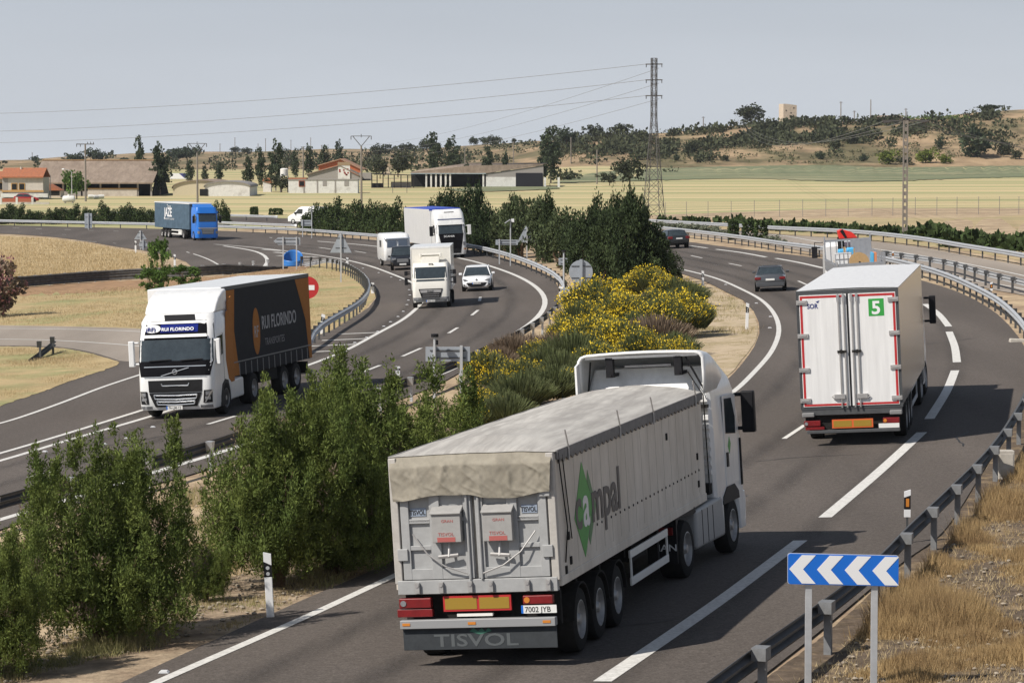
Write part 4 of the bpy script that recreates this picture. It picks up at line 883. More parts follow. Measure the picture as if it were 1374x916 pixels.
    # trailer turned a little more than the tractor
    X = Matrix.Translation((.35, -2.95, 0)) @ Matrix.Rotation(-.10, 4, 'Z')
    LT = 8.8; HW = 1.275; ZB, ZT = 1.02, 3.97
    dk = M('curtain_grey', (.028, .029, .032), .75, var=.12, scale=1.2)
    tr = MB(X).box(-HW, HW, -LT, 0, ZB, ZT).build('trailer_box', dk, t, bevel=.02)
    MB(X).box(-HW + .02, HW - .02, -LT + .02, -.02, ZT, ZT + .02).build('trailer_roof', white, tr)
    MB(X).box(-HW - .01, -HW + .06, -LT, 0, ZT - .10, ZT + .015).box(HW - .06, HW + .01, -LT, 0, ZT - .10, ZT + .015).build('roof_rail', MATS['frame_dark'], tr)
    MB(X).box(-HW, HW, -.02, .05, ZB, ZT + .01).build('front_bulkhead', white, tr, bevel=.02)
    nv = M('navy_curtain', (.02, .025, .07), .5)
    for s in (-1, 1):
        x0, x1 = s * (HW + .001), s * (HW + .006)
        MB(X).prism([(-.05, ZB), (-.45, ZB), (-.35, ZT - .12), (-.05, ZT - .12)], 'x', x0, x1).build('front_stripe', nv, tr)
        MB(X).prism([(-.46, ZB + .02), (-1.35, ZB + .02), (-1.15, 1.6), (-.95, 2.5), (-1.15, ZT - .12), (-.36, ZT - .12)], 'x', x0, x1).build('orange_band', o_m, tr)
        MB(X).prism([(-LT + .02, ZB + .02), (-LT + .30, ZB + .02), (-LT + .55, 2.4), (-LT + 1.5, ZT - .12), (-LT + .02, ZT - .12)], 'x', x0, x1).build('orange_band', o_m, tr)
        MB(X).box(min(x0, s * (HW + .012)), max(x0, s * (HW + .012)), -LT + .1, -.5, ZB + .44, ZB + .48).build('reflective_strip', grey, tr)
        g = MB(X)
        for k in range(15): g.box(min(x0, s * (HW + .010)), max(x0, s * (HW + .010)), -LT + .5 + k * .58, -LT + .56 + k * .58, ZB - .02, ZB + .40)
        g.build('strap_row', grey, tr)
    ov = MB(X).lathe([(.001, .0), (.40, .0), (.40, .006), (.001, .006)], (-HW - .008, 0, 0), 24)
    ov = MB(X).prism([(-3.1 + .36 * cos(a), 2.35 + .78 * sin(a)) for a in [2 * pi * k / 24 for k in range(24)]], 'x', -HW - .007, -HW - .011).build('logo_oval', o_m, tr)
    gt = M('faded_lettering', (.33, .33, .34), .6)
    text('RF', .55, gt, ov, X @ side_mx(-HW - .0115, -2.87, 2.15, False), sx=.75, bold=.01)
    text('RUI FLORINDO', .62, gt, tr, X @ side_mx(-HW - .009, -3.65, 2.38, False), sx=.85, bold=.015)
    text('TRANSPORTES', .34, M('fainter_lettering', (.19, .19, .20), .6), tr, X @ side_mx(-HW - .009, -3.9, 1.82, False), sx=.9)
    MB(X).box(-.5, .5, -LT + .2, -2.2, .62, ZB - .02).box(-1.1, 1.1, -LT, -LT + .1, .5, .9).box(-1.2, -.8, -5.2, -3.4, .6, 1.0).build('chassis_frame', chassis, tr)
    for y in (-LT + 1.7, -LT + 3.0):
        for s in (-1, 1):
            q = X @ Vector((s * 1.08, y, .5)); w_ = wheel(t, s * 1.08, y, .50, .36); w_.location = q; w_.rotation_euler = (0, 0, -.10)
    q = MB(X).box(-1.25, 1.25, -LT - .05, -LT, .45, .6).build('rear_bumper_bar', galv, tr)
    return t
oncoming_volvo()

def oncoming_white():
    t = thing('box_truck', 'tall white high roofed truck with a blue topped trailer and black front', 'truck', P(607, 346.5), road_rot(pi - .19, 0), scale=.95)
    CW = 1.24
    cb = Cab([(.3, -2.2, -.05, CW - .03, .3), (.6, -2.3, .0, CW, .3), (1.5, -2.3, -.02, CW, .3), (2.3, -2.3, -.2, CW, .3), (2.95, -2.3, -.42, CW, .3), (3.6, -2.3, -.62, CW - .04, .35), (3.95, -2.3, -1.0, CW - .14, .4)])
    cab = cb.mesh(MB()).build('cab', white, t, smooth=35)
    cb.patch('windscreen', glass, cab, (-1.12, 2.72), (1.12, 2.72), (1.16, 2.0), (-1.16, 2.0), off=.01)
    cb.patch('black_front', MATS['matt_black'], cab, (-1.02, 2.0), (1.02, 2.0), (.80, .75), (-.80, .75), off=.012, nz=8)
    cb.patch('lower_grille', black, cab, (-.80, .75), (.80, .75), (.72, .40), (-.72, .40), off=.016)
    cb.patch('sun_visor', white, cab, (-1.05, 2.88), (1.05, 2.88), (1.08, 2.72), (-1.08, 2.72), off=.12, nz=1)
    cb.patch('roof_slot', M('slot_blue', (.05, .07, .16), .4), cab, (-1.0, 3.20), (1.0, 3.20), (1.0, 3.12), (-1.0, 3.12), off=.014, nz=1)
    cb.patch('roof_vent', black, cab, (-.4, 3.76), (.4, 3.76), (.4, 3.70), (-.4, 3.70), off=.02, nz=1)
    text('SCANIA', .22, signwhite, cab, front_mx(.62, .02, 1.72, .12), sx=1.15, bold=.01)
    for s in (-1, 1):
        mirror(cab, s * (CW + .05), -.4, 2.25, .8, .28, white if s < 0 else black)
        cb.patch('headlight', lampg, cab, (min(s * .92, s * 1.15), 1.3), (max(s * .92, s * 1.15), 1.3), (max(s * .95, s * 1.12), 1.0), (min(s * .95, s * 1.12), 1.0), off=.02)
        cb.patch('indicator', orange, cab, (min(s * .98, s * 1.16), .78), (max(s * .98, s * 1.16), .78), (max(s * .98, s * 1.16), .68), (min(s * .98, s * 1.16), .68), off=.02, nz=1)
        sidepoly('side_window', glass, cab, [(-1.4, 2.1), (-.6, 1.98), (-.55, 2.3), (-.7, 2.7), (-1.4, 2.74)], s * (CW + .001), .008)
        wheel(t, s * 1.08, -1.5, .52, .32); wheel(t, s * 1.03, -5.2, .52, .46, dual=True)
        for y in (-11.2, -12.5, -13.8): wheel(t, s * 1.08, y, .5, .36)
    tr = MB().box(-1.275, 1.275, -16.3, -2.75, 1.05, 3.98).build('trailer_box', white, t, bevel=.02)
    MB().box(-1.24, 1.24, -16.28, -2.77, 3.98, 4.02).box(-1.285, 1.285, -2.80, -2.74, 3.88, 4.025).build('trailer_roof', M('roof_blue', (.03, .07, .42), .5), tr)
    MB().box(-.5, .5, -15.8, -.8, .6, 1.05).box(-1.22, -1.18, -10.5, -6.5, .45, 1.0).box(1.18, 1.22, -10.5, -6.5, .45, 1.0).build('chassis_frame', chassis, t)
    return t
oncoming_white()

def oncoming_blue():
    p = P(279, 323)
    t = thing('curtain_truck', 'bright blue cab with a grey blue curtain trailer far away on the bend', 'truck', p, road_rot(pi - .40, 0, 0), scale=.97)
    bl = M('cab_blue', (.015, .17, .62), .35, coat=.4)
    CW = 1.22
    cb = Cab([(.3, -2.2, -.05, CW - .03, .3), (.6, -2.2, .0, CW, .3), (1.5, -2.2, -.0, CW, .3), (2.2, -2.2, -.08, CW, .3), (3.1, -2.2, -.3, CW, .3), (3.6, -2.2, -.5, CW - .06, .35)])
    cab = cb.mesh(MB()).build('cab', bl, t, smooth=35)
    cb.patch('windscreen', glass, cab, (-1.14, 2.95), (1.14, 2.95), (1.18, 2.05), (-1.18, 2.05), off=.01)
    cb.patch('sun_visor', bl, cab, (-1.16, 3.20), (1.16, 3.20), (1.16, 2.98), (-1.16, 2.98), off=.12, nz=1)
    cb.patch('grille', grey, cab, (-.75, 1.28), (.75, 1.28), (.62, .72), (-.62, .72), off=.02)
    cb.patch('chrome_trim', chrome, cab, (-1.1, 1.42), (1.1, 1.42), (1.0, 1.30), (-1.0, 1.30), off=.02, nz=1)
    grille_bars(cb, cab, .6, (1.15, 1.0, .85), chrome)
    for s in (-1, 1):
        sidepoly('side_window', glass, cab, [(-1.25, 2.1), (-.5, 2.05), (-.45, 2.3), (-.6, 2.85), (-1.25, 2.85)], s * (CW + .001), .008)
        mirror(cab, s * (CW + .03), -.35, 2.3, .8, .24)
        cb.patch('headlight', lampg, cab, (min(s * .85, s * 1.15), 1.05), (max(s * .85, s * 1.15), 1.05), (max(s * .9, s * 1.13), .75), (min(s * .9, s * 1.13), .75), off=.02)
        wheel(t, s * 1.08, -1.4, .52, .32); wheel(t, s * 1.03, -5.0, .52, .46, dual=True)
        for y in (-10.8, -12.1, -13.4): wheel(t, s * 1.08, y, .5, .36)
    MB().prism([(-.9, 3.6), (-2.3, 3.95), (-2.3, 3.6)], 'x', -1.05, 1.05).build('roof_spoiler', bl, cab, bevel=.04)
    cur = M('curtain_blue_grey', (.085, .13, .175), .75, var=.25, scale=.6)
    tr = MB().box(-1.275, 1.275, -16.2, -2.7, 1.15, 3.92)
    tr = tr.build('trailer_box', cur, t, bevel=.02)
    g = MB()
    for k in range(34): g.cyl((1.277, -3.0 - k * .39, 1.2), (1.277, -3.0 - k * .39, 3.85), .022, n=5)
    g.build('curtain_folds', cur, tr)
    MB().box(-1.30, 1.30, -16.25, -2.65, 3.90, 4.02).build('trailer_roof', white, tr, bevel=.04)
    wl = signwhite
    text('JAZE', 1.35, wl, tr, side_mx(1.305, -12.2, 2.45), sx=1.05, bold=.03)
    text('Trans', .62, wl, tr, side_mx(1.305, -11.2, 3.35), sx=1.1)
    text('TRANSPORTE Y LOGISTICA', .26, wl, tr, side_mx(1.305, -12.2, 2.08), sx=1.2)
    MB().box(-.5, .5, -15.6, -.8, .6, 1.1).build('chassis_frame', chassis, t)
    MB().box(1.1, 1.24, -9.6, -6.2, .5, .62).box(1.1, 1.24, -9.6, -6.2, .9, 1.02).box(.6, 1.2, -5.9 - 1.2, -5.9, .5, 1.05).build('side_guard', cream, t)
    return t
oncoming_blue()

def small_lorry():
    t = thing('box_lorry', 'small cream white box lorry with a wind deflector beside the white hatchback', 'truck', P(579, 413.5), road_rot(pi + .01, .005), scale=.93)
    cr = M('lorry_cream', (.76, .74, .68), .35, coat=.2, var=.03)
    CW = 1.03
    cb = Cab([(.35, -1.7, -.05, CW - .02, .2), (.55, -1.7, .0, CW, .22), (1.2, -1.7, -.02, CW, .22), (1.65, -1.7, -.08, CW, .22), (2.35, -1.7, -.38, CW - .03, .22), (2.52, -1.7, -.55, CW - .08, .25)])
    cab = cb.mesh(MB()).build('cab', cr, t, smooth=35)
    cb.patch('windscreen', glass, cab, (-.88, 2.30), (.88, 2.30), (.93, 1.52), (-.93, 1.52), off=.01)
    MB().box(-.55, .55, -.18, -.14, 1.58, 1.63).build('dashboard_things', MATS['interior_pale'], cab)
    MB().tube([cb.front(-.15, 2.42, .02), cb.front(-.15, 2.48, .12), cb.front(.05, 2.48, .12), cb.front(.05, 2.42, .02)], .025).build('camera_mount', black, cab)
    cb.patch('bumper', grey, cab, (-1.0, .62), (1.0, .62), (.98, .36), (-.98, .36), off=.02)
    cb.patch('grille', black, cab, (-.68, 1.10), (.68, 1.10), (.50, .50), (-.50, .50), off=.026)
    cb.patch('badge_panel', steel, cab, (-.60, 1.05), (.60, 1.05), (.57, .88), (-.57, .88), off=.04, nz=1)
    text('DAF', .15, ink, cab, front_mx(.2, .05, .90), sx=1.3, bold=.02)
    grille_bars(cb, cab, .48, (.78, .67), steel, .02)
    for s in (-1, 1):
        cb.patch('headlight', lampg, cab, (min(s * .70, s * .98), .62), (max(s * .70, s * .98), .62), (max(s * .70, s * .98), .48), (min(s * .70, s * .98), .48), off=.03, nz=1)
        sidepoly('corner_vane', grey, cab, [(-.32, .9), (-.22, .9), (-.22, 1.25), (-.32, 1.25)], s * (CW - .02), .03)
        sidepoly('side_window', glass, cab, [(-1.25, 1.6), (-.4, 1.5), (-.5, 1.95), (-.62, 2.22), (-1.25, 2.25)], s * (CW - .002), .008)
        mirror(cab, s * (CW + .10), -.2, 1.55, .42, .18); mirror(cab, s * (CW + .10), -.2, 2.0, .26, .18)
        wheel(t, s * .95, -1.2, .40, .24); wheel(t, s * .93, -5.2, .40, .4, dual=True)
    plate(cab, (.02, .045, .42), '5803 HWK', .50, 'front')
    # deflector: an arched shell with an open slot
    MB().prism([(-.75, 2.5), (-1.55, 2.92), (-1.60, 2.92), (-1.60, 2.5)], 'x', -.50, .50).build('wind_deflector', M('deflector_cream', (.62, .60, .54), .4), cab, bevel=.03)
    MB().box(-.60, .60, -1.60, -1.42, 2.92, 3.03).box(-.62, -.52, -1.62, -1.38, 2.80, 3.03).box(.52, .62, -1.62, -1.38, 2.80, 3.03).build('deflector_frame', cr, cab, bevel=.03)
    bx = MB().box(-1.13, 1.13, -7.6, -1.8, .95, 3.38).build('cargo_box', cr, t, bevel=.015)
    MB().box(-1.14, 1.14, -7.61, -1.79, 3.30, 3.40).box(-1.14, -1.10, -1.80, -1.775, .95, 3.3).box(1.10, 1.14, -1.80, -1.775, .95, 3.3).build('box_trim', white, bx, bevel=.01)
    MB().box(-.4, .4, -7.3, -.5, .5, .95).build('chassis_frame', chassis, t)
    return t
small_lorry()

# ============ cars
def car(t, Lc, Wc, Hc, paint, kind='hatch', face=True):
    """front at y=0 (looking +y), tail at y=-Lc"""
    w2 = Wc / 2; zb = .22
    if kind == 'sedan': st = [(-Lc, .72, .78, .45), (-Lc + .08, .93, .93, .35), (-Lc + .9, 1.0, .97, .25), (-Lc * .55, 1.0, .93, .22), (-1.45, 1.0, .90, .22), (-.75, .97, .82, .22), (-.2, .90, .70, .25), (-.02, .78, .60, .33)]
    elif kind == 'suv': st = [(-Lc, .80, 1.05, .5), (-Lc + .1, .96, 1.12, .35), (-Lc + .9, 1.0, 1.12, .3), (-Lc * .5, 1.0, 1.1, .28), (-1.25, 1.0, 1.06, .28), (-.6, .97, 1.0, .3), (-.15, .90, .9, .3), (0, .80, .8, .4)]
    else: st = [(-Lc, .76, .85, .45), (-Lc + .1, .94, .98, .35), (-Lc + .9, 1.0, .98, .24), (-Lc * .5, 1.0, .93, .2), (-1.2, 1.0, .90, .2), (-.6, .96, .82, .22), (-.15, .88, .68, .24), (-.0, .74, .58, .3)]
    rings = []
    for y, k, zt, z0 in st:
        a = w2 * k
        pr = [(0, z0), (a * .8, z0), (a * .97, z0 + .08), (a, z0 + (zt - z0) * .5), (a * .97, zt - .10), (a * .88, zt - .02), (a * .6, zt + .02), (0, zt + .04)]
        rings.append([(x, y, z) for x, z in pr] + [(-x, y, z) for x, z in pr[-2:0:-1]])
    b = MB().loft(rings).build('body', paint, t, smooth=38)
    if kind == 'sedan': base = (-1.35, -Lc + .75, w2 * .93, .92); top = (-2.15, -Lc + 1.45, w2 * .68, Hc)
    elif kind == 'suv': base = (-1.1, -Lc + .15, w2 * .94, 1.08); top = (-1.65, -Lc + .5, w2 * .74, Hc)
    else: base = (-1.0, -Lc + .2, w2 * .93, .92); top = (-1.85, -Lc + .75, w2 * .70, Hc)
    def rng(y0, y1, hw, z, r=.22):
        out = []
        for cx_, cy_, a0 in ((hw - r, y0 - r, 0), (-hw + r, y0 - r, pi / 2), (-hw + r, y1 + r, pi), (hw - r, y1 + r, 3 * pi / 2)):
            for k in range(5): a = a0 + pi / 2 * k / 4; out.append((cx_ + r * cos(a), cy_ + r * sin(a), z))
        return out
    mid = tuple(base[i] + (top[i] - base[i]) * .9 for i in range(4))
    MB().loft([rng(*base[:3], base[3]), rng(mid[0], mid[1], mid[2], Hc - .07)]).build('windows', glass, t, smooth=40)
    MB().loft([rng(mid[0] + .03, mid[1] - .03, mid[2] + .025, Hc - .085), rng(mid[0] - .1, mid[1] + .08, mid[2] - .04, Hc - .03), rng(top[0] - .35, top[1] + .35, top[2] - .2, Hc)]).build('roof', paint, t, smooth=50)
    pl = MB()
    zt = Hc - .06
    for s in (-1, 1):
        c = lambda yb, yt: pl.tube([(s * base[2] * .96, yb, base[3] - .03), (s * mid[2] * .98, yt, zt)], .035)
        c(base[0] - .08, mid[0] - .08); c(base[1] + .10, mid[1] + .08); c((base[0] + base[1]) / 2, (mid[0] + mid[1]) / 2)
    pl.build('pillars', paint, t)
    for s in (-1, 1):
        MB().box(s * (w2 - .02), s * (w2 + .17), base[0] - .35, base[0] - .2, .95, 1.08).build('mirror', paint, t, bevel=.03)
        for y in (-.85, -Lc + .8):
            wheel(t, s * (w2 - .12), y, .32, .21); MB().lathe([(.37, s * .0), (.37, s * .012), (.001, s * .012)], (s * (w2 - .022), y, .34), 20).build('wheel_arch', black, t)
    return b
def front_face(t, Wc, z, dark=False):
    w2 = Wc / 2
    for s in (-1, 1):
        MB().prism([(s * w2 * .50, z - .02), (s * w2 * .84, z + .10), (s * w2 * .88, z - .02), (s * w2 * .80, z - .10), (s * w2 * .56, z - .10)], 'y', -.30, -.02 if True else 0).build('headlight', lampg, t, bevel=.01)
def hatch():
    t = thing('hatchback_car', 'white hatchback with a wide black lower grille overtaking the small lorry', 'car', P(640, 391), road_rot(pi + .02, 0), scale=.98)
    car(t, 4.25, 1.80, 1.46, M('car_white', (.80, .81, .82), .25, coat=.5), 'hatch')
    for s in (-1, 1):
        MB().prism([(s * .45, .64), (s * .62, .72), (s * .80, .76), (s * .76, .64), (s * .60, .58)], 'y', -.42, -.06).build('headlight', lampg, t, bevel=.01)
        MB().cyl((s * .74, -.16, .40), (s * .74, -.04, .40), .045, n=10).build('fog_lamp', black, t)
    MB().prism([(-.60, .52), (.60, .52), (.50, .34), (.28, .28), (-.28, .28), (-.50, .34)], 'y', -.2, .015).build('grille', black, t, bevel=.01)
    MB().prism([(-.07, .69), (0, .76), (.07, .69), (0, .62)], 'y', -.1, -.005).build('badge', grey, t)
    plate(t, (0, .018, .49), '2604 HHR', .5, 'front')
hatch()
def grey_sedan():
    t = thing('saloon_car', 'metallic grey saloon seen from behind in the middle of the right carriageway', 'car', P(1034, 391.5), road_rot(.10, 0), scale=.93)
    gp = M('car_grey', (.11, .115, .125), .28, .5, coat=.4)
    t2 = t
    # built with the front at y=0, so shift: tail at the reference point
    b = car(t, 4.4, 1.78, 1.42, gp, 'sedan')
    for o in t.children: o.location.y += 4.4
    for s in (-1, 1): MB().box(min(s * .52, s * .86), max(s * .52, s * .86), -.03, .2, .70, .84).build('tail_light', redl, t, bevel=.02)
    MB().box(-.80, .80, -.03, .10, .30, .52).build('rear_bumper', gp, t, bevel=.03)
    plate(t, (0, -.02, .70), '', .5)
grey_sedan()
def dark_hatch():
    t = thing('hatchback_car', 'dark green black hatchback disappearing behind the dark cedar tree', 'car', P(912, 333.5), road_rot(-.22, 0), scale=1.0)
    car(t, 4.2, 1.75, 1.44, M('car_dark', (.02, .024, .026), .3, coat=.4), 'hatch')
    for o in t.children: o.location.y += 4.2
    for s in (-1, 1): MB().box(min(s * .52, s * .84), max(s * .52, s * .84), -.03, .25, .74, .94).build('tail_light', redl, t, bevel=.02)
    plate(t, (0, -.02, .78), '', .5)
dark_hatch()
def suv():
    p = P(541, 362.5)
    t = thing('suv_car', 'black off road car with shining headlamps towing a white caravan', 'car', p, road_rot(pi - .05, 0), scale=.95)
    car(t, 4.4, 1.80, 1.72, M('suv_black', (.008, .009, .012), .35, coat=.2), 'suv')
    for s in (-1, 1): MB().box(min(s * .48, s * .80), max(s * .48, s * .80), -.12, -.01, .74, .92).build('headlight', lampg, t, bevel=.02)
    MB().box(-.42, .42, -.1, .01, .60, .86).build('grille', grey, t); plate(t, (0, .03, .45), '', .5, 'front')
suv()
def caravan():
    p = P(534, 357)
    t = thing('caravan', 'white touring caravan with two dark front windows behind the black car', 'caravan', p, road_rot(pi - .16, 0), scale=.95)
    rings = []
    for z, k, f, r in ((.45, .92, 0, .1), (.6, .98, .1, .2), (1.4, 1.0, .16, .3), (2.1, .98, .02, .3), (2.4, .92, -.12, .3), (2.5, .84, -.3, .3)):
        hw = 1.05 * k; y0 = f; y1 = -4.6 - f * .3; o = []
        for cx_, cy_, a0 in ((hw - r, y0 - r, 0), (-hw + r, y0 - r, pi / 2), (-hw + r, y1 + r, pi), (hw - r, y1 + r, 3 * pi / 2)):
            for k_ in range(5): a = a0 + pi / 2 * k_ / 4; o.append((cx_ + r * cos(a), cy_ + r * sin(a), z))
        rings.append(o)
    b = MB().loft(rings).build('body', white, t, smooth=40)
    for s in (-1, 1):
        MB().prism([(s * .08, 1.45), (s * .80, 1.45), (s * .76, 2.02), (s * .08, 2.02)], 'y', .0, .17).build('front_window', M('caravan_glass', (.10, .13, .18), .3), b, bevel=.02)
        MB().prism([(-1.4, 1.45), (-2.6, 1.45), (-2.6, 2.0), (-1.4, 2.0)], 'x', s * 1.02, s * 1.055).build('side_window', glass, b)
        wheel(t, s * .92, -2.6, .32, .2)
    MB().box(-1.0, 1.0, .0, .17, 2.10, 2.16).build('trim_strip', M('pale_blue_trim', (.30, .36, .45), .5), b)
    MB().cyl((0, 0, .45), (0, 1.2, .45), .05).build('drawbar', chassis, t)
caravan()
def van():
    p = P(391, 300.5)
    t = thing('panel_van', 'white panel van on the far carriageway beside the dark hedge', 'van', p, road_rot(-1.05, 0, 0), scale=.98)
    cb = Cab([(.35, -4.9, -.05, .95, .2), (.9, -4.95, .0, .97, .25), (1.15, -4.95, -.35, .97, .3), (1.3, -4.95, -.75, .96, .3), (2.05, -4.93, -1.55, .88, .3), (2.2, -4.9, -1.9, .80, .3)])
    b = cb.mesh(MB()).build('body', white, t, smooth=35)
    cb.patch('windscreen', glass, b, (-.75, 1.98), (.75, 1.98), (.86, 1.32), (-.86, 1.32), off=.01)
    for s in (-1, 1):
        sidepoly('side_window', glass, b, [(-2.3, 1.3), (-1.15, 1.3), (-1.7, 1.9), (-2.3, 1.9)], s * .955, .008)
        wheel(t, s * .86, -.9, .34, .22); wheel(t, s * .86, -4.1, .34, .22)
        MB().box(s * .95, s * 1.15, -1.35, -1.2, 1.25, 1.5).build('mirror', black, t)
        MB().box(min(s * .6, s * .85), max(s * .6, s * .85), -.12, .0, .72, .9).build('headlight', lampg, t)
        MB().box(min(s * .85, s * .93), max(s * .85, s * .93), -4.97, -4.9, .8, 1.2).build('tail_light', redl, t)
    MB().box(-.86, .86, -4.965, -4.94, 1.35, 1.9).build('rear_window', glass, b)
van()
def flatbed():
    p = P(1158, 402)
    sv = M('aluminium_side', (.42, .43, .45), .4, .6, var=.12, scale=2)
    t = thing('flatbed_truck', 'silver drop side flatbed carrying a wooden cable reel and boxes ahead of the white reefer', 'truck', p, road_rot(.03, .02), scale=.98)
    HW = 1.22; L_ = 7.6
    bed = MB().box(-HW, HW, 0, L_, 1.22, 1.36).build('bed', sv, t)
    MB().box(-HW, HW, -.03, .02, 1.36, 1.84).build('tailboard', sv, t, bevel=.01)
    g = MB()
    for z in (1.5, 1.68): g.box(-HW + .02, HW - .02, -.045, -.03, z, z + .03)
    for x in (-1.2, 1.14): g.box(x, x + .06, -.05, .03, 1.3, 1.95)
    g.build('board_ribs', steel, bed)
    for s in (-1, 1):
        sb = MB().box(s * HW - .02 * s, s * HW + .02 * s, .05, L_, 1.36, 1.76)
        for k in range(9): sb.box(s * HW - .03, s * HW + .03, .2 + k * .9, .26 + k * .9, 1.3, 1.86 if s < 0 else 2.25)
        sb.build('side_board', sv, t)
    hb = MB().box(-HW, HW, L_ - .06, L_, 1.36, 1.6).box(-HW, HW, L_ - .06, L_, 2.7, 2.8).box(.15, HW, L_ - .05, L_ - .02, 1.6, 2.7)
    for k in range(9): hb.box(-HW + k * .3, -HW + k * .3 + .05, L_ - .06, L_, 1.6, 2.7)
    hb.box(-HW, -HW + .07, L_ - .08, L_, 1.3, 3.0).box(HW - .07, HW, L_ - .08, L_, 1.3, 3.05).build('headboard', sv, t)
    cr = MB().prism([(-.40, 2.80), (-.46, 3.25), (-.22, 3.30), (.28, 3.12), (.58, 2.80)], 'y', L_ + .1, L_ + .9).build('loader_crane', M('crane_red', (.65, .03, .02), .4), t, bevel=.04)
    MB().prism([(-.36, 3.22), (-.20, 3.31), (.0, 2.86), (-.10, 2.82)], 'y', L_ + .06, L_ + .11).cyl((-.3, L_ + .5, 1.3), (-.3, L_ + .5, 2.9), .18).build('crane_arm', black, cr)
    cb = Cab([(.5, L_ + 1.0, L_ + 3.0, 1.15, .2), (1.6, L_ + 1.0, L_ + 3.0, 1.15, .2), (2.4, L_ + 1.0, L_ + 2.7, 1.1, .2), (2.6, L_ + 1.2, L_ + 2.5, 1.0, .2)])
    cab = cb.mesh(MB()).build('cab', white, t, smooth=35); mirror(cab, -1.28, L_ + 2.4, 2.1, .6, .3)
    MB().tube([(-1.1, L_ + 2.3, 2.6), (-1.55, L_ + 2.35, 2.62), (-1.55, L_ + 2.35, 2.4)], .02).build('mirror_arm', black, cab)
    for s in (-1, 1):
        wheel(t, s * .98, 1.6, .48, .45, dual=True); wheel(t, s * 1.0, L_ + 1.7, .48, .3)
    MB().box(-.4, .4, .2, L_ + 2.5, .8, 1.22).build('chassis_frame', chassis, t)
    for s in (-1, 1): MB().box(min(s * .8, s * 1.15), max(s * .8, s * 1.15), -.02, .05, .98, 1.12).build('tail_light', redl, t)
    TM = t.matrix_world.copy()
    def load(name, label, cat, loc, builder):
        o = thing(name, label, cat); o.matrix_world = TM @ Matrix.Translation(loc); builder(o); return o
    wood = M('reel_wood', (.45, .30, .15), .7, var=.15, scale=6)
    def reel(o):
        for y in (-.3, .3): MB().cyl((0, y - .03, .48), (0, y + .03, .48), .48, n=28).build('flange', wood, o)
        MB().cyl((0, -.28, .48), (0, .28, .48), .3, n=20).build('drum', black, o)
        MB().cyl((0, -.345, .48), (0, -.33, .48), .05, n=10).build('hub_hole', ink, o)
        MB().box(-.25, .0, -.34, -.331, .15, .35).build('paper_label', signwhite, o)
    load('cable_reel', 'round wooden cable reel standing on the flatbed behind the tailboard', 'cable reel', (.0, 1.0, 1.361), reel)
    def ibc(o):
        MB().box(-.42, .42, -.4, .4, .12, .95).build('tank', signwhite, o, bevel=.05)
        g = MB().box(-.45, .45, -.43, .43, 0, .10)
        for k in range(5): g.box(-.44 + k * .21, -.42 + k * .21, -.43, -.41, .1, .97)
        for z in (.35, .65, .95): g.box(-.45, .45, -.435, -.415, z, z + .02)
        g.build('cage', steel, o)
    load('crate', 'white caged container on the left of the flatbed load', 'crate', (-.72, 1.9, 1.361), ibc)
    def bags(o):
        MB().box(-.4, -.02, -.3, .3, 0, .55).box(.04, .42, -.3, .3, 0, .6).build('bags', M('bag_blue', (.08, .42, .75), .5), o, bevel=.08)
    load('bag_stack', 'bright blue bags stacked behind the white container on the flatbed', 'bags', (-.45, 3.3, 2.0 - .10), bags)
    def pal(o):
        MB().box(-.6, .6, -.5, .5, 0, .53).build('base_box', wood, o, bevel=.01); MB().box(-.15, -.05, -.45, -.4, .53, 1.2).box(.35, .42, -.45, -.4, .53, 1.1).build('upright', wood, o)
    load('pallet_box', 'wooden box under the blue bags on the flatbed', 'box', (-.45, 3.3, 1.361), pal)
    def sheet(o):
        MB().prism([(-.05, 0), (.05, 0), (.10, .9), (.0, .9)], 'y', -.5, .5).build('board', M('sheet_blue', (.10, .42, .70), .5), o, bevel=.01)
        MB().prism([(.07, 0), (.20, 0), (.24, .9), (.12, .9)], 'y', -.5, .5).build('board', M('sheet_orange', (.65, .25, .12), .6), o, bevel=.01)
    load('sheet_material', 'blue and orange boards leaning to the right of the wooden reel', 'boards', (.66, 1.5, 1.361), sheet)
flatbed()
# ------------------------------------------------------------------ road signs and posts
def local_up(name, label, cat, p, group=None, yaw=0.0):
    return thing(name, label, cat, p, Matrix.Rotation(-yaw, 3, 'Z'), group)
def hpx(px, py_base, py_top):
    p = P(px, py_base); return p, (py_base - py_top) * p.y / F
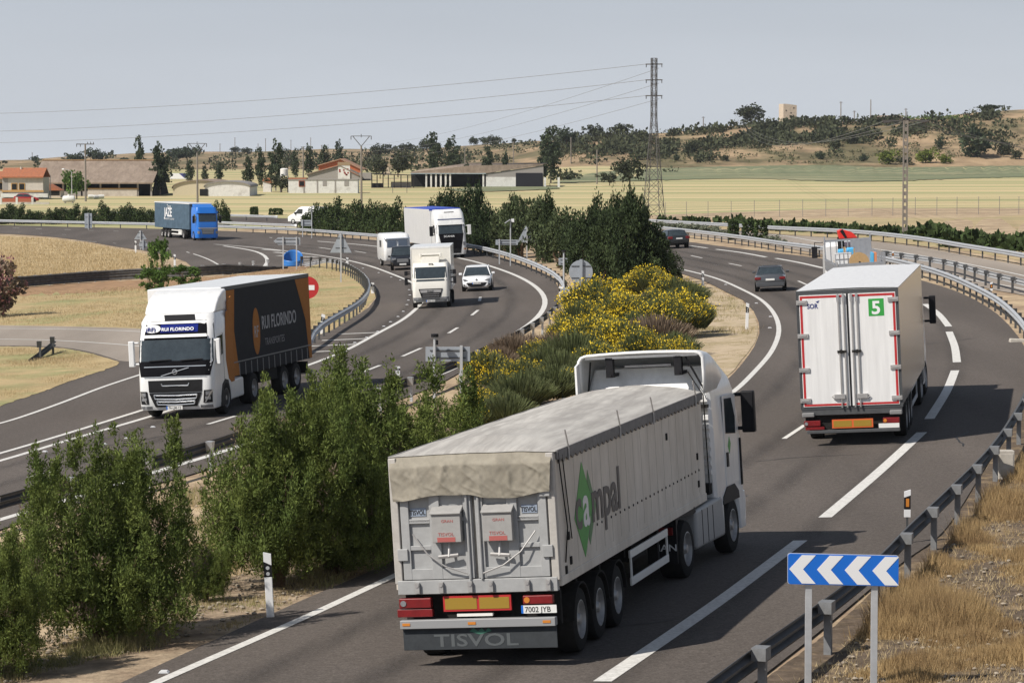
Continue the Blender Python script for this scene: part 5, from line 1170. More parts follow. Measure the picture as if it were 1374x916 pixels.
# chevron sign, foreground
def chevron():
    p = P(1129, 930); y = p.y; s = y / F
    t = local_up('chevron_sign', 'blue and white left pointing chevron sign on two grey posts beside the dark guardrail', 'road sign', p, yaw=.0)
    def lx(px): return (px - 1129) * s
    def lz(py): return zpix(py, y) - p.z
    x0, x1 = lx(1055.5), lx(1204.5); zt, zb = lz(746), lz(787)
    sk = .022                                    # the panel hangs slightly lower at its right end
    m = MB(); n = 5; r = .035
    def rr(x0, x1, z0, z1, r):
        o = []
        for cx_, cz_, a0 in ((x1 - r, z1 - r, 0), (x0 + r, z1 - r, pi / 2), (x0 + r, z0 + r, pi), (x1 - r, z0 + r, 3 * pi / 2)):
            for k in range(n): a = a0 + pi / 2 * k / (n - 1); o.append((cx_ + r * cos(a), cz_ + r * sin(a)))
        return o
    sh = lambda q: (q[0], q[1] - q[0] * sk)
    pan = MB().prism([sh(q) for q in rr(x0, x1, zb, zt, r)], 'y', -.04, -.012).build('panel', blue, t)
    MB().prism([sh(q) for q in rr(x0 - .006, x1 + .006, zb - .006, zt + .006, r)], 'y', -.012, .02).build('panel_back', galv, t)
    W_ = x1 - x0; H_ = zt - zb; zc = (zt + zb) / 2
    for k in range(4):
        a = x0 + .015 + k * W_ * .251; th = W_ * .125; dx = W_ * .115
        c = [(a, zc), (a + dx, zt - .012), (a + dx + th, zt - .012), (a + th, zc), (a + dx + th, zb + .012), (a + dx, zb + .012)]
        MB().prism([sh(q) for q in c], 'y', -.044, -.040).build('chevron', signwhite, pan)
    for q in (1084, 1173):
        MB().box(lx(q) - .045, lx(q) + .045, -.0, .07, -.5, zb + .12).build('post', galv, t, bevel=.004)
chevron()
# delineator posts
def delineator(px, yb, yt, label, lean=0.0, wide=1.0, group='white delineator posts'):
    p, h = hpx(px, yb, yt)
    t = local_up('delineator_post', label, 'delineator post', p, group); w_ = .065 * wide
    MB().prism([(-w_, -.2), (w_, -.2), (w_, h * .62), (-w_, h * .62)], 'y', -.035, .035).build('post', signwhite, t, bevel=.01)
    MB().prism([(-w_, h * .62), (w_, h * .62), (w_, h * .80), (-w_, h * .86)], 'y', -.035, .035).build('black_band', black, t)
    MB().prism([(-w_, h * .86), (w_, h * .80), (w_, h * .97), (-w_, h)], 'y', -.035, .035).build('cap', signwhite, t)
    for z in (.67, .76): MB().cyl((0, -.042, h * z), (0, -.034, h * z), w_ * .5, n=10).build('reflector', galv, t)
    t.rotation_euler.y = lean; return t
delineator(363, 827, 739, 'large white delineator post with black band in front of the green juniper', -.05)
delineator(943, 387, 363, 'white delineator post at the top of the sandy verge beside the broom')
delineator(1002, 441, 406, 'white delineator post standing on the sandy verge left of the reefer', .03)
delineator(234.5, 360, 341, 'white post on the dark asphalt edge right of the small leafy tree', wide=1.2)
delineator(182, 339, 323, 'white post just left of the triangular sign back', wide=1.2)
delineator(466, 356, 345.5, 'short white post behind the start of the curved island guardrail', wide=1.4)
delineator(500, 393, 379, 'white post at the tip of the curved island guardrail', wide=1.4)
delineator(431, 447, 421, 'leaning white post behind the lower end of the island guardrail', .12, wide=1.3)
delineator(534, 506, 491, 'small white post behind the tops of the green junipers', wide=1.2)
delineator(753, 403, 384, 'white post beside the grey panels below the round sign back', wide=1.8)
def rail_marker(px, py, h_, label):
    p = P(px, py + 40 * 50 / 60 if py > 600 else py + 12); y = p.y; z0 = zpix(py, y) - p.z; h = h_ * y / F
    t = local_up('rail_marker', label, 'marker post', p, 'amber marker posts on the guardrails')
    MB().box(-.06, .06, -.03, .03, z0, z0 + h * .28).build('foot', signwhite, t)
    b = MB().prism([(-.06, z0 + h * .28), (.06, z0 + h * .28), (.06, z0 + h * .80), (-.06, z0 + h * .72)], 'y', -.03, .03).build('black_band', black, t)
    MB().box(-.03, .03, -.035, -.03, z0 + h * .38, z0 + h * .68).build('amber_reflector', orange, b)
    MB().prism([(-.06, z0 + h * .72), (.06, z0 + h * .80), (.06, z0 + h), (-.06, z0 + h * .93)], 'y', -.03, .03).build('cap', signwhite, t)
    MB().box(-.02, .02, -.02, .02, -.1, z0).build('stem', galvd, t)
rail_marker(1217, 695, 37, 'large black and white marker with amber reflector above the near guardrail')
rail_marker(1330, 390, 12, 'small amber marker between the two guardrails at far right')
rail_marker(1198, 346, 9, 'tiny amber marker by the guardrail end right of the flatbed')

def sign_back(kind, px, yb, y0, y1, w_, label, two=None, pole_x=None):
    """grey back of a road sign; y0 top row, y1 bottom row of its plate, w_ width in pixels"""
    p = P(px, yb); s = p.y / F; L_ = lambda a: (a - px) * s; Z = lambda b: zpix(b, p.y) - p.z
    t = local_up('road_sign', label, 'road sign', p)
    zt, zb, hw = Z(y0), Z(y1), w_ * s / 2; pw = .045 if kind != 'round' else .07
    if kind == 'tri': o = [(-hw, zb), (hw, zb), (hw * .96, zb + .06), (.06, zt), (-.06, zt), (-hw * .96, zb + .06)]
    elif kind == 'round': o = [(hw * cos(2 * pi * k / 28), (zt + zb) / 2 + hw * sin(2 * pi * k / 28)) for k in range(28)]
    elif kind == 'arrow': o = [(-hw, (zt + zb) / 2), (-hw + .35, zt), (hw, zt), (hw, zb), (-hw + .35, zb)]
    else: o = [(-hw, zb), (hw, zb), (hw, zt), (-hw, zt)]
    pan = MB().prism(o, 'y', .06, .10).build('panel', signback, t, bevel=.008)
    for e in (pole_x or [0]):
        x = e * s; MB().box(x - pw, x + pw, -.05, .055, -.3, zt + (.05 if kind != 'tri' else 0)).build('post', galv if kind != 'round' else signback, t)
    for z in (zt * .25 + zb * .75, zt * .75 + zb * .25): MB().box(-hw * (.5 if kind in ('tri',) else .8), hw * (.5 if kind in ('tri',) else .8), .035, .06, z - .02, z + .02).build('bracket', galvd, pan)
    return t
sign_back('tri', 457.5, 378, 312.6, 339, 29, 'grey triangular sign back on a post inside the curved island guardrail')
sign_back('arrow', 385, 361, 318.5, 328.5, 36, 'grey back of an arrow shaped sign on two posts above the blue drum', pole_x=[-5, 13])
sign_back('tri', 188.5, 335, 309, 321, 17, 'triangular sign back left of the bushy green sapling')
sign_back('round', 192, 335.6, 322, 334, 11, 'small round sign back under the triangular one left of the sapling')
sign_back('rect', 118.5, 308, 286, 306, 10, 'narrow upright grey panel in front of the far left guardrail')
sign_back('tri', 707, 350, 302.5, 325, 26, 'grey triangular sign back in front of the dark pines')
sign_back('rect', 680, 354, 321.5, 328.5, 30, 'long grey board back left of the triangular sign by the pines', pole_x=[-10])
sign_back('rect', 411, 318, 295, 303, 14, 'small grey board back below the white van', pole_x=[-5])
sign_back('round', 779.5, 420, 349, 380.5, 32, 'large pale round sign back in front of the dark cedar')
sign_back('rect', 762, 380, 346, 355.5, 25, 'small grey board back left of the large round sign', pole_x=[-6, 8])
sign_back('rect', 775, 418, 385.5, 401.5, 40, 'grey board back below the large round sign', pole_x=[-12, 11])
sign_back('rect', 601, 543, 465.5, 485, 60, 'wide blue grey sign back on two posts among the broom shrubs', pole_x=[-18, 18])
def beacon(px, yb, yt, label, solar=True):
    p = P(px, yb); s = p.y / F; h = zpix(yt, p.y) - p.z
    t = local_up('beacon_post', label, 'beacon post', p)
    MB().cyl((0, 0, -.2), (0, 0, h), .045, n=10).build('pole', galv, t)
    if solar:
        MB().prism([(-.42, h - .20), (-.38, h - .24), (.0, h + .02), (-.04, h + .06)], 'y', -.25, .25).build('solar_panel', galv, t)
        MB().box(.05, .26, -.08, .08, h - .16, h + .08).build('lamp', signwhite, t, bevel=.02)
    else: MB().cyl((0, 0, h), (0, 0, h + .10), .12, n=10).cyl((.06, 0, h - .25), (.06, 0, h - .10), .05, n=8).build('lamp', black, t)
beacon(685, 356.5, 295, 'pole with a small solar panel left of the triangular sign by the pines')
beacon(418.5, 320, 277, 'pole with a small solar panel in front of the far conifer hedge')
beacon(756.5, 400, 338, 'thin post with a dark lamp left of the large round sign', False)
beacon(583.5, 545, 452, 'tall grey post with a small dark lamp by the wide sign back', False)
# no entry sign behind the trailer
def no_entry():
    p = P(413, 424); s = p.y / F; z = zpix(385.5, p.y) - p.z; r = 15 * s
    t = local_up('no_entry_sign', 'round red no entry sign showing behind the rear of the orange and grey trailer', 'road sign', p)
    d_ = MB().lathe([(.001, -.02), (r, -.02), (r, .02), (.001, .02)], (0, -.06, z), 32, 'y').build('disc', red, t)
    MB().box(-r * .75, r * .62, -.089, -.081, z - r * .22, z + r * .22).build('white_bar', signwhite, d_)
    MB().cyl((0, 0, -.2), (0, 0, z + r * .8), .04).build('post', galv, t)
no_entry()
# blue hollow nose marker
def nose():
    p = P(393, 357); s = p.y / F; h = 21 * s; r = 13.5 * s
    t = local_up('nose_marker', 'blue plastic hollow drum marking the nose of the grassy island', 'traffic drum', p)
    bp = M('blue_plastic', (.03, .17, .50), .4, var=.08)
    def sh(u, v):
        a = pi * (1.08 - 1.16 * u); zt = h * (.50 + .52 * max(0, sin(a)) ** .9); return (r * cos(a) * (1 - .04 * v), .15 + r * sin(a), v * zt)
    MB().grid(sh, 26, 10).build('shell', bp, t, smooth=50, solid=.05)
    def lip(u, v):
        a = pi * (1.0 - 1.0 * u) ; return (r * cos(a), .15 - r * .9 * sin(a), v * h * (.50 - .16 * sin(a)))
    MB().grid(lip, 20, 6).build('front_skirt', bp, t, smooth=50, solid=.05)
nose()
# concrete cabinet behind the rail
conc = M('pale_concrete', (.46, .43, .38), .85, var=.15, scale=3)
p = P(1349, 640); t = local_up('cable_cabinet', 'pale concrete cabinet standing behind the guardrail at right', 'cabinet', p)
MB().box(-.18, .18, -.15, .15, -.1, .62).build('box', conc, t, bevel=.01); MB().box(-.15, .15, -.16, -.15, .05, .55).build('door', conc, t, bevel=.005)
p = P(1368, 458); o = MB().prism([(-.4, -.1), (.4, -.1), (.34, .08), (-.35, .11)], 'y', -.2, .2).build('concrete_slab', conc, None, bevel=.02); o.location = p; tag(o, 'low pale concrete slab at the foot of the guardrail on the bend', 'concrete slab')

# ------------------------------------------------------------------ power poles, pylon, wires
pole_c = M('concrete_pole', (.22, .195, .17), .9, var=.15, scale=2); pyl = M('pylon_steel', (.095, .09, .085), .6, .4, var=.2)
def lattice(name, label, px, yb, yt, wb, wt, arms, D=None):
    p = P(px, yb) if D is None else Vector(((px - CX) / F * D, D, T((px - CX) / F * D, D))); s = p.y / F; h = zpix(yt, p.y) - p.z
    t = local_up(name, label, 'pylon', p, yaw=.35); r = .05
    leg = MB(); br = MB(); n = 15
    W_ = lambda z: (wb + (wt - wb) * min(1, z / (h * .62))) * s / 2
    zs = [h * (1 - (1 - k / n) ** 1.25) for k in range(n + 1)]
    for a, b in ((1, 1), (1, -1), (-1, -1), (-1, 1)):
        l = MB()
        for z0, z1 in zip(zs, zs[1:]): l.cyl((a * W_(z0), b * W_(z0), z0), (a * W_(z1), b * W_(z1), z1), r, n=4)
        l.build('leg', pyl, t)
    for i, (z0, z1) in enumerate(zip(zs, zs[1:])):
        w0, w1 = W_(z0), W_(z1)
        for c0, c1 in (((-1, -1), (1, -1)), ((1, -1), (1, 1)), ((1, 1), (-1, 1)), ((-1, 1), (-1, -1))):
            br.cyl((c0[0] * w0, c0[1] * w0, z0), (c1[0] * w1, c1[1] * w1, z1), .026, n=3); br.cyl((c1[0] * w0, c1[1] * w0, z0), (c0[0] * w1, c0[1] * w1, z1), .026, n=3)
            br.cyl((c0[0] * w1, c0[1] * w1, z1), (c1[0] * w1, c1[1] * w1, z1), .026, n=3)
    br.build('lattice', pyl, t)
    pts = []
    for ya in arms:
        z = zpix(ya, p.y) - p.z
        a = MB().box(-.95, .95, -.10, .10, z - .06, z + .06)
        for e in (-1, 1): a.cyl((e * .9, 0, z), (e * .9, 0, z - .35), .05, n=6)
        a.build('crossarm', pyl, t); pts.append(z)
    return t, p, pts
PY, pp_, zz = lattice('lattice_pylon', 'tall steel lattice pylon rising behind the dark cedar', 877, 293, 79, 24, 6.5, (87, 108, 129))
def wire(name, a, b, sag, label, r=.022):
    n = 24; pts = []
    for k in range(n + 1):
        u = k / n; q = a.lerp(b, u); q.z -= sag * 4 * u * (1 - u); pts.append(q)
    o = MB().tube(pts, r, n=4).build(name, M('wire', (.16, .16, .16), .6), None, smooth=60); tag(o, label, 'power line', 'power lines')
for (ya, yl, nm) in ((87, 156, 'topmost long wire from the lattice pylon to the left edge'), (108, 180, 'middle long wire from the lattice pylon to the left edge'), (129, 195, 'lowest long wire from the lattice pylon to the left edge')):
    a = Vector((pp_.x - .9, pp_.y, zpix(ya, pp_.y))); D = 430; b = Vector(((-60 - CX) / F * D, D, zpix(yl - 2, D))); wire('power_wire', a, b, 1.0, nm, .028)
for (ya, yl, nm) in ((92, 195, 'faint upper wire descending left of the lattice pylon'), (112, 203, 'faint middle wire descending left of the lattice pylon'), (133, 212, 'faint lower wire descending left of the lattice pylon')):
    a = Vector((pp_.x + .6, pp_.y + 1, zpix(ya, pp_.y))); D = 900; b = Vector(((480 - CX) / F * D, D, zpix(yl, D))); wire('power_wire', a, b, 2.0, nm, .022)
def utility_pole(px, yb, yt, style, label, D=None, w_=.13, cat='utility pole'):
    p = P(px, yb) if D is None else Vector(((px - CX) / F * D, D, T((px - CX) / F * D, D))); h = zpix(yt, p.y) - p.z; k = p.y / 500
    t = local_up('utility_pole', label, cat, p)
    MB().cyl((0, 0, -.3), (0, 0, h if style != 'V' else h - 1.7 * 1), w_ * 1.35, w_, n=8).build('pole', pole_c, t)
    a = MB()
    if style == 'V':
        z0 = h - 1.75
        a.cyl((0, 0, z0), (-1.25, 0, h - .25), .06, n=5).cyl((0, 0, z0), (1.25, 0, h - .25), .06, n=5).cyl((-1.5, 0, h - .2), (1.5, 0, h - .2), .05, n=5).cyl((0, 0, h - .2), (0, 0, h + .1), .05, n=5)
        for x in (-1.55, 1.5): a.cyl((x, 0, h - .2), (x, 0, h - .75), .06, n=5)
        a.cyl((0, 0, h - .4), (0, 0, h - .05), .05, n=5)
    elif style == 'T':
        a.box(-1.45, 1.45, -.06, .06, h - .08, h + .06)
        for x in (-1.4, -.8, .4, .9, 1.35): a.cyl((x, 0, h), (x, 0, h - .45 if x < 0 else h + .35), .06, n=5)
    elif style == 't': a.box(-.7, .7, -.05, .05, h - .5, h - .38).box(-.5, .5, -.05, .05, h - .1, h)
    if style: a.build('crossarm', pyl, t)
    return t, p, h
utility_pole(115, 270, 193.5, 'T', 'concrete pole with a flat crossarm in front of the big brown barn')
utility_pole(265, 272, 191, 'V', 'concrete pole with a V shaped head above the blue cabbed truck')
utility_pole(485, 276, 181, 'V', 'concrete pole with a V shaped head right of the red roofed farm')
utility_pole(407, 246, 197, 't', 'pole behind the white farm wall left of the red roof')
utility_pole(801, 247, 201, None, 'bare wooden pole in front of the round dark tree', w_=.12)
utility_pole(766, 222, 184, None, 'thin grey pole among the trees on the slope left of the pylon', D=900)
utility_pole(624, 213, 196, 't', 'thin pole on the slope behind the dark open shed', D=1000)
utility_pole(689, 212, 190, 't', 'thin pole high on the slope above the black gate', D=1000)
for i, (x, yt) in enumerate(((44.5, 205), (296, 193), (316, 185), (347, 193), (357, 186), (391, 188), (417.5, 185), (432, 195), (375, 194))):
    utility_pole(x, 0, yt, 't', ['distant pylon far left above the barn', 'distant pylon above the arched sheds', 'tallest distant pylon over the left ridge', 'faint distant pylon right of the tall one', 'distant pylon beside the poplar row', 'distant pylon behind the water tank poplars', 'distant pylon left of the red roofed farm', 'short distant pylon over the red roof', 'short faint pylon among the poplars'][i], D=2400, w_=.22, cat='pylon')
for i, (x, yt) in enumerate(((1127, 137), (1167, 134), (943, 157), (1145, 149), (1214, 146))):
    utility_pole(x, 0, yt, 't' if i != 1 else None, ['thin pole on the crest right of the ruined tower', 'taller pole on the crest over the hill hut', 'little pole on the crest left of the round oak', 'short crossed pole on the crest by the hut', 'little mast on the crest behind the lone concrete pole'][i], D=1180, w_=.17)
def right_pole():
    p = P(1214, 319); h = zpix(159, p.y) - p.z
    t = local_up('utility_pole', 'tall concrete ladder pole with small insulators standing in the dry field at right', 'utility pole', p)
    m = MB().box(-.20, -.10, -.1, .1, -.3, h).box(.10, .20, -.1, .1, -.3, h)
    m.build('pole_side', pole_c, t); g = MB()
    z = .5
    while z < h: g.box(-.10, .10, -.08, .08, z, z + .30); z += .55
    g.build('rungs', pole_c, t)
    a = MB().box(-1.8, 1.8, -.06, .06, h - .25, h - .13).cyl((-1.7, 0, h - .35), (-1.2, 0, h - .30), .09, n=6).cyl((1.2, 0, h - .30), (1.7, 0, h - .25), .09, n=6).box(-.3, .3, -.1, .1, h - .15, h).cyl((.1, 0, h), (.1, 0, h + .5), .03, n=5)
    a.build('crossarm', pyl, t)
    for i, (dx, yr) in enumerate(((-1.6, 150), (0, 146), (1.6, 143))):
        a = Vector((p.x + dx, p.y, p.z + h - .2))
        wire('power_wire', a, Vector(((985 - CX) / F * 1000, 1000, zpix(yr + 8, 1000))), 5.0, ['left', 'middle', 'right'][i] + ' wire from the field pole towards the ruined tower', .02)
        wire('power_wire', a, Vector(((1520 - CX) / F * 240, 240, zpix(213 + 9 * i, 240))), .3, ['upper', 'middle', 'lower'][i] + ' wire from the field pole to the right edge', .02)
right_pole()
# wire fence in the field
def field_fence():
    xs = [893, 921, 950, 981, 1012, 1046, 1077, 1108, 1138, 1170, 1198, 1228, 1257, 1284, 1313, 1341, 1367, 1395]
    pts = [P(x, 292.5 - (x - 893) * .012) for x in xs]
    t = thing('wire_fence', 'tall thin wire fence crossing the golden field at right', 'fence', pts[6]); o0 = pts[6]
    post = None
    for q in pts:
        if post is None: post = o = MB().cyl((0, 0, -.2), (0, 0, 1.75), .028, n=6).build('post', M('fence_grey', (.22, .21, .20), .7), t)
        else: o = post.copy(); col.objects.link(o); o.parent = t
        o.location = q - o0
    for k in range(7):
        z = .15 + k * .25
        MB().tube([(q.x - o0.x, q.y - o0.y, q.z + z - o0.z) for q in pts], .007, n=3).build('wire', galvd, t)
field_fence()

# ------------------------------------------------------------------ farm buildings
tile = M('terracotta_tiles', (.40, .15, .075), .85, var=.22, scale=3, c2=(.30, .13, .08))
asb = M('fibre_cement_roof', (.235, .185, .145), .9, var=.15, scale=.5, c2=(.30, .24, .19), stretch=(2, .6, 1))
plaster = M('stained_plaster', (.50, .46, .40), .85, var=.12, scale=.8, c2=(.38, .34, .29), mix=(.5, .7))
whitew = M('whitewashed_wall', (.66, .65, .62), .85, var=.1, scale=.7, c2=(.45, .43, .40), mix=(.5, .72))
ochre = M('ochre_band', (.42, .25, .09), .8); brick = M('red_brick', (.36, .12, .07), .85, var=.2, scale=6)
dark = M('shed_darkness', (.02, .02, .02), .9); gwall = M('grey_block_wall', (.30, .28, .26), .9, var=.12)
def frame_at(px, yb, D=None):
    p = P(px, yb) if D is None else Vector(((px - CX) / F * D, D, T((px - CX) / F * D, D)))
    s = p.y / F; return p, (lambda a: (a - px) * s), (lambda b: zpix(b, p.y) - p.z)
def window(parent, x, z, w_, h, y=0.0, fm=None):
    f = MB().box(x - w_ / 2 - .12, x + w_ / 2 + .12, y - .08, y - .003, z - .12, z + h + .12).build('window', fm or ochre, parent)
    MB().box(x - w_ / 2, x + w_ / 2, y - .10, y - .083, z, z + h).build('pane', dark, f); return f
def house():
    p, X_, Z = frame_at(30, 267)
    t = thing('farmhouse', 'plastered farmhouse with orange tiled roof and two dark windows at far left', 'house', p)
    x0, x1, d_ = X_(3.5), X_(58), 7
    w_ = MB().box(x0, x1, 0, d_, -.3, Z(238)).build('wall', plaster, t)
    MB().box(x0 - .1, x1 + .1, -.15, -.003, Z(257.5), Z(255.3)).build('ochre_band', ochre, w_)
    MB().prism([(-.5, Z(238.5)), (d_ / 2, Z(227)), (d_ + .5, Z(238.5)), (d_ + .5, Z(238.5) + .2), (d_ / 2, Z(227) + .22), (-.5, Z(238.5) + .2)], 'x', x0 - .3, x1 + .1).build('roof', tile, t)
    MB().cyl((X_(25), 3.0, Z(229)), (X_(25), 3.0, Z(224)), .18, n=8).build('chimney', plaster, t)
    for a in (19.5, 29.5): window(t, X_(a), Z(254.3), X_(33) - X_(26.5), Z(246.5) - Z(254.3))
    MB().box(x0, X_(66), -1.6, -.2, Z(264.5), Z(259.5)).build('porch', whitew, t)
    MB().box(X_(4), X_(11), -.02, .4, -.3, Z(238)).build('corner_strip', gwall, t)
    MB().box(X_(-20), X_(3), 1.5, 7, -.3, Z(240)).build('side_wing', plaster, t); window(t, X_(-1), Z(254.5), .6, 1.1, 1.5)
    MB().prism([(.8, Z(240)), (4, Z(230)), (7.5, Z(240))], 'x', X_(-22), X_(4)).build('wing_roof', tile, t)
    p2, X2, Z2 = frame_at(22, 274)
    f = thing('garden_wall', 'low garden wall with red brick panels and pale posts in front of the farmhouse', 'wall', p2)
    for a, b in ((3, 21), (24, 42)): MB().box(X2(a), X2(b), 0, .2, 0, Z2(266)).build('brick_panel', brick, f)
    for a in (1, 22.5, 43.5): MB().box(X2(a) - .16, X2(a) + .16, -.05, .3, -.2, Z2(264.5)).build('pier', whitew, f)
    MB().box(X2(-15), X2(66), -.03, .25, -.3, Z2(271)).build('plinth', plaster, f)
    p3, X3, Z3 = frame_at(70, 265, None)
    g = thing('outbuilding', 'low outbuilding with a red tiled roof between the farmhouse and the barn', 'shed', p3)
    MB().box(X3(60), X3(81), 0, 4, -.2, Z3(256)).build('wall', plaster, g); MB().box(X3(60), X3(80), -.05, -.003, Z3(262), Z3(256)).build('opening', dark, g)
    MB().prism([(X3(58.5), Z3(247)), (X3(66), Z3(247)), (X3(82), Z3(255.5)), (X3(58.5), Z3(255.5))], 'y', -.3, 4.2).build('roof', tile, g)
house()
def barn():
    p, X_, Z = frame_at(130, 263)
    t = thing('barn', 'huge barn with a long weathered brown roof and dark open side', 'barn', p)
    x0, x1 = X_(42), X_(206); ze, zr = Z(246.5), Z(217.5) ; dd = 13
    MB().prism([(-1.0, ze), (dd, zr), (2 * dd, ze), (2 * dd, ze + .25), (dd, zr + .25), (-1.0, ze + .25)], 'x', x0, x1).build('roof', asb, t)
    MB().box(x0, x1 - .4, dd - .3, dd + .3, zr + .25, zr + .42).build('ridge', M('ridge_ochre', (.36, .23, .12), .9), t)
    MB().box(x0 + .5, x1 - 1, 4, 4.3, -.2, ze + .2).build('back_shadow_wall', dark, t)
    MB().box(X_(118), X_(184), -.3, 0, -.3, Z(253.5)).build('low_wall', plaster, t); MB().box(X_(113), X_(186), -.36, .06, Z(253.5), Z(252.3)).build('coping', ochre, t)
    MB().box(X_(60), X_(118), -.2, .1, -.3, Z(256)).build('low_wall', gwall, t)
    for a in (60, 85, 110, 135, 160, 185, 203): MB().box(X_(a) - .15, X_(a) + .15, -.2, .1, -.2, ze).build('pillar', gwall, t)
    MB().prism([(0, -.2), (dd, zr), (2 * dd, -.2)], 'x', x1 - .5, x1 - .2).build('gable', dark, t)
barn()
def vault(px, yb, xa, xb, yt, label, roofm, wallm, depth, ys):
    p, X_, Z = frame_at(px, yb); x0, x1, h, hs = X_(xa), X_(xb), Z(yt), Z(ys)
    t = thing('arched_shed', label, 'shed', p); c = (x0 + x1) / 2; r = (x1 - x0) / 2
    arc = [(c + r * cos(a), hs + (h - hs) * sin(a)) for a in [pi * k / 18 for k in range(19)]]
    MB().prism([(x1, -.2)] + arc + [(x0, -.2)], 'y', 0, .25).build('front_wall', wallm, t)
    out = [(c + (r + .2) * cos(a), hs + (h - hs + .15) * sin(a)) for a in [pi * k / 18 for k in range(19)]]
    MB().prism(out + [(q[0], q[1] - .15) for q in out[::-1]], 'y', -.3, depth).build('roof', roofm, t, smooth=40)
    MB().box(x0, x0 + .2, .25, depth, -.2, hs).box(x1 - .2, x1, .25, depth, -.2, hs).build('side_wall', wallm, t)
    return t, X_, Z
t, X_, Z = vault(305, 263, 275, 335, 244, 'low arched shed with a whitewashed end wall', M('vault_grey', (.26, .25, .24), .9, var=.15), whitew, 16, 250)
MB().box(X_(268), X_(279), -.1, -.003, 0, Z(253.5)).build('doorway', dark, t)
t, X_, Z = vault(258, 262.5, 232, 302, 242.5, 'low arched shed with a brown roof left of the whitewashed one', asb, M('cream_wall', (.55, .48, .34), .85, var=.15), 24, 252)
p, X_, Z = frame_at(239, 241); t = thing('billboard', 'little white and blue painted hoarding beyond the arched sheds', 'billboard', p)
b = MB().box(X_(228), X_(252), 0, .3, Z(240), Z(232.5)).build('panel', signwhite, t); MB().prism([(X_(240), Z(232.6)), (X_(251.8), Z(232.6)), (X_(251.8), Z(238.5)), (X_(247), Z(238.5))], 'y', -.02, -.003).build('blue_patch', M('poster_blue', (.04, .05, .20), .5), b)
for a in (230, 250): MB().box(X_(a) - .15, X_(a) + .15, .3, .6, -.3, Z(234)).build('leg', galvd, t)
def farm():
    p, X_, Z = frame_at(434, 259)
    t = thing('farm_wall_building', 'long low whitewashed farm building with stained walls', 'farm building', p)
    w_ = MB().box(X_(387), X_(480), 0, 5, -.3, Z(241.5)).build('wall', whitew, t)
    MB().box(X_(387) - .1, X_(480), -.12, 5.1, Z(241.5), Z(240.4)).build('coping', gwall, t)
    MB().box(X_(387), X_(411), .3, 4.8, Z(240.4), Z(238.6)).build('tiled_strip', tile, t)
    window(t, X_(405), Z(249.5), X_(409) - X_(402.5), .9, 0, brick)
    for a, b in ((433, 438.5), (462, 468)): MB().box(X_(a), X_(b), -.04, -.003, Z(249.5), Z(242.8)).build('shutter', gwall, t)
    for a in (425, 449, 407): MB().box(X_(a), X_(a) + .25, -.05, -.003, -.1, Z(241.5)).build('downpipe', gwall, t)
    p, X_, Z = frame_at(448, 252, 690)
    g = thing('gabled_house', 'grey gabled farmhouse with a tiled mural on its tall chimney like front', 'house', p)
    MB().prism([(X_(413), -.2), (X_(484), -.2), (X_(484), Z(237)), (X_(456), Z(223.5)), (X_(415), Z(234))], 'y', 0, .3).build('gable_wall', gwall, g)
    MB().prism([(X_(411.5), Z(234.5)), (X_(456), Z(222.5)), (X_(486), Z(237.5)), (X_(486), Z(236.5)), (X_(456), Z(221.3)), (X_(411.5), Z(233.2))], 'y', -.4, 14).build('roof', asb, g)
    mu = MB().box(X_(454), X_(470), -.25, -.01, Z(240), Z(218)).build('mural_front', whitew, g)
    MB().box(X_(453.5), X_(470.5), -.30, -.0, Z(222), Z(217.5)).build('mural_cornice', M('brown_cornice', (.30, .22, .14), .8), mu)
    rg = random.Random(5)
    for k in range(9): a = 455 + rg.random() * 12; b = 225 + rg.random() * 9; MB().box(X_(a), X_(a + 2.2), -.28, -.251, Z(b + 2), Z(b)).build('mural_patch', M('mural_red', (.30, .06, .05), .7), mu)
    MB().box(X_(481), X_(498), 1, 6, -.2, Z(232)).build('lean_to', gwall, g); MB().box(X_(484), X_(497), .9, .99, 0, Z(240)).build('opening', dark, g)
    p, X_, Z = frame_at(455, 250, 720)
    g = thing('red_barn', 'barn with a bright orange red gabled upper wall behind the grey farmhouse', 'barn', p)
    ob = M('orange_brick', (.42, .13, .06), .8, var=.12)
    MB().prism([(X_(428), -.2), (X_(485), -.2), (X_(485), Z(227.5)), (X_(457.5), Z(214.8)), (X_(428), Z(222.5))], 'y', 0, .3).build('gable_wall', ob, g)
    MB().prism([(X_(426.5), Z(222.8)), (X_(457.5), Z(214)), (X_(486.5), Z(228)), (X_(486.5), Z(226.8)), (X_(457.5), Z(212.8)), (X_(426.5), Z(221.6))], 'y', -.5, 20).build('roof', M('pale_tiles', (.40, .24, .16), .85, var=.15), g)
    p, X_, Z = frame_at(358, 257.5)
    g = thing('hut', 'tiny white hut with an orange roof left of the water tank', 'hut', p)
    MB().box(X_(353), X_(363.5), 0, 2.2, -.2, Z(243)).build('wall', whitew, g); MB().prism([(X_(352), Z(243)), (X_(354), Z(238.8)), (X_(362), Z(238.8)), (X_(365), Z(246))], 'y', -.2, 2.4).build('roof', tile, g)
    p, X_, Z = frame_at(381, 258)
    g = thing('water_tank', 'white round water tank raised above the dark shrub', 'water tank', p)
    MB().lathe([(.001, Z(236)), (X_(386.3), Z(236)), (X_(386.3), Z(227)), (X_(385), Z(226)), (.001, Z(225.6))], (0, .8, 0), 20, 'z').build('tank', whitew, g, smooth=40)
    for a in (-.7, .7):
        for b in (.1, 1.5): MB().box(a - .08, a + .08, b, b + .15, -.2, Z(236)).build('leg', gwall, g)
    p, X_, Z = frame_at(520, 240, 760)
    g = thing('hut', 'small white hut with a steep roof behind the open frame shed', 'hut', p)
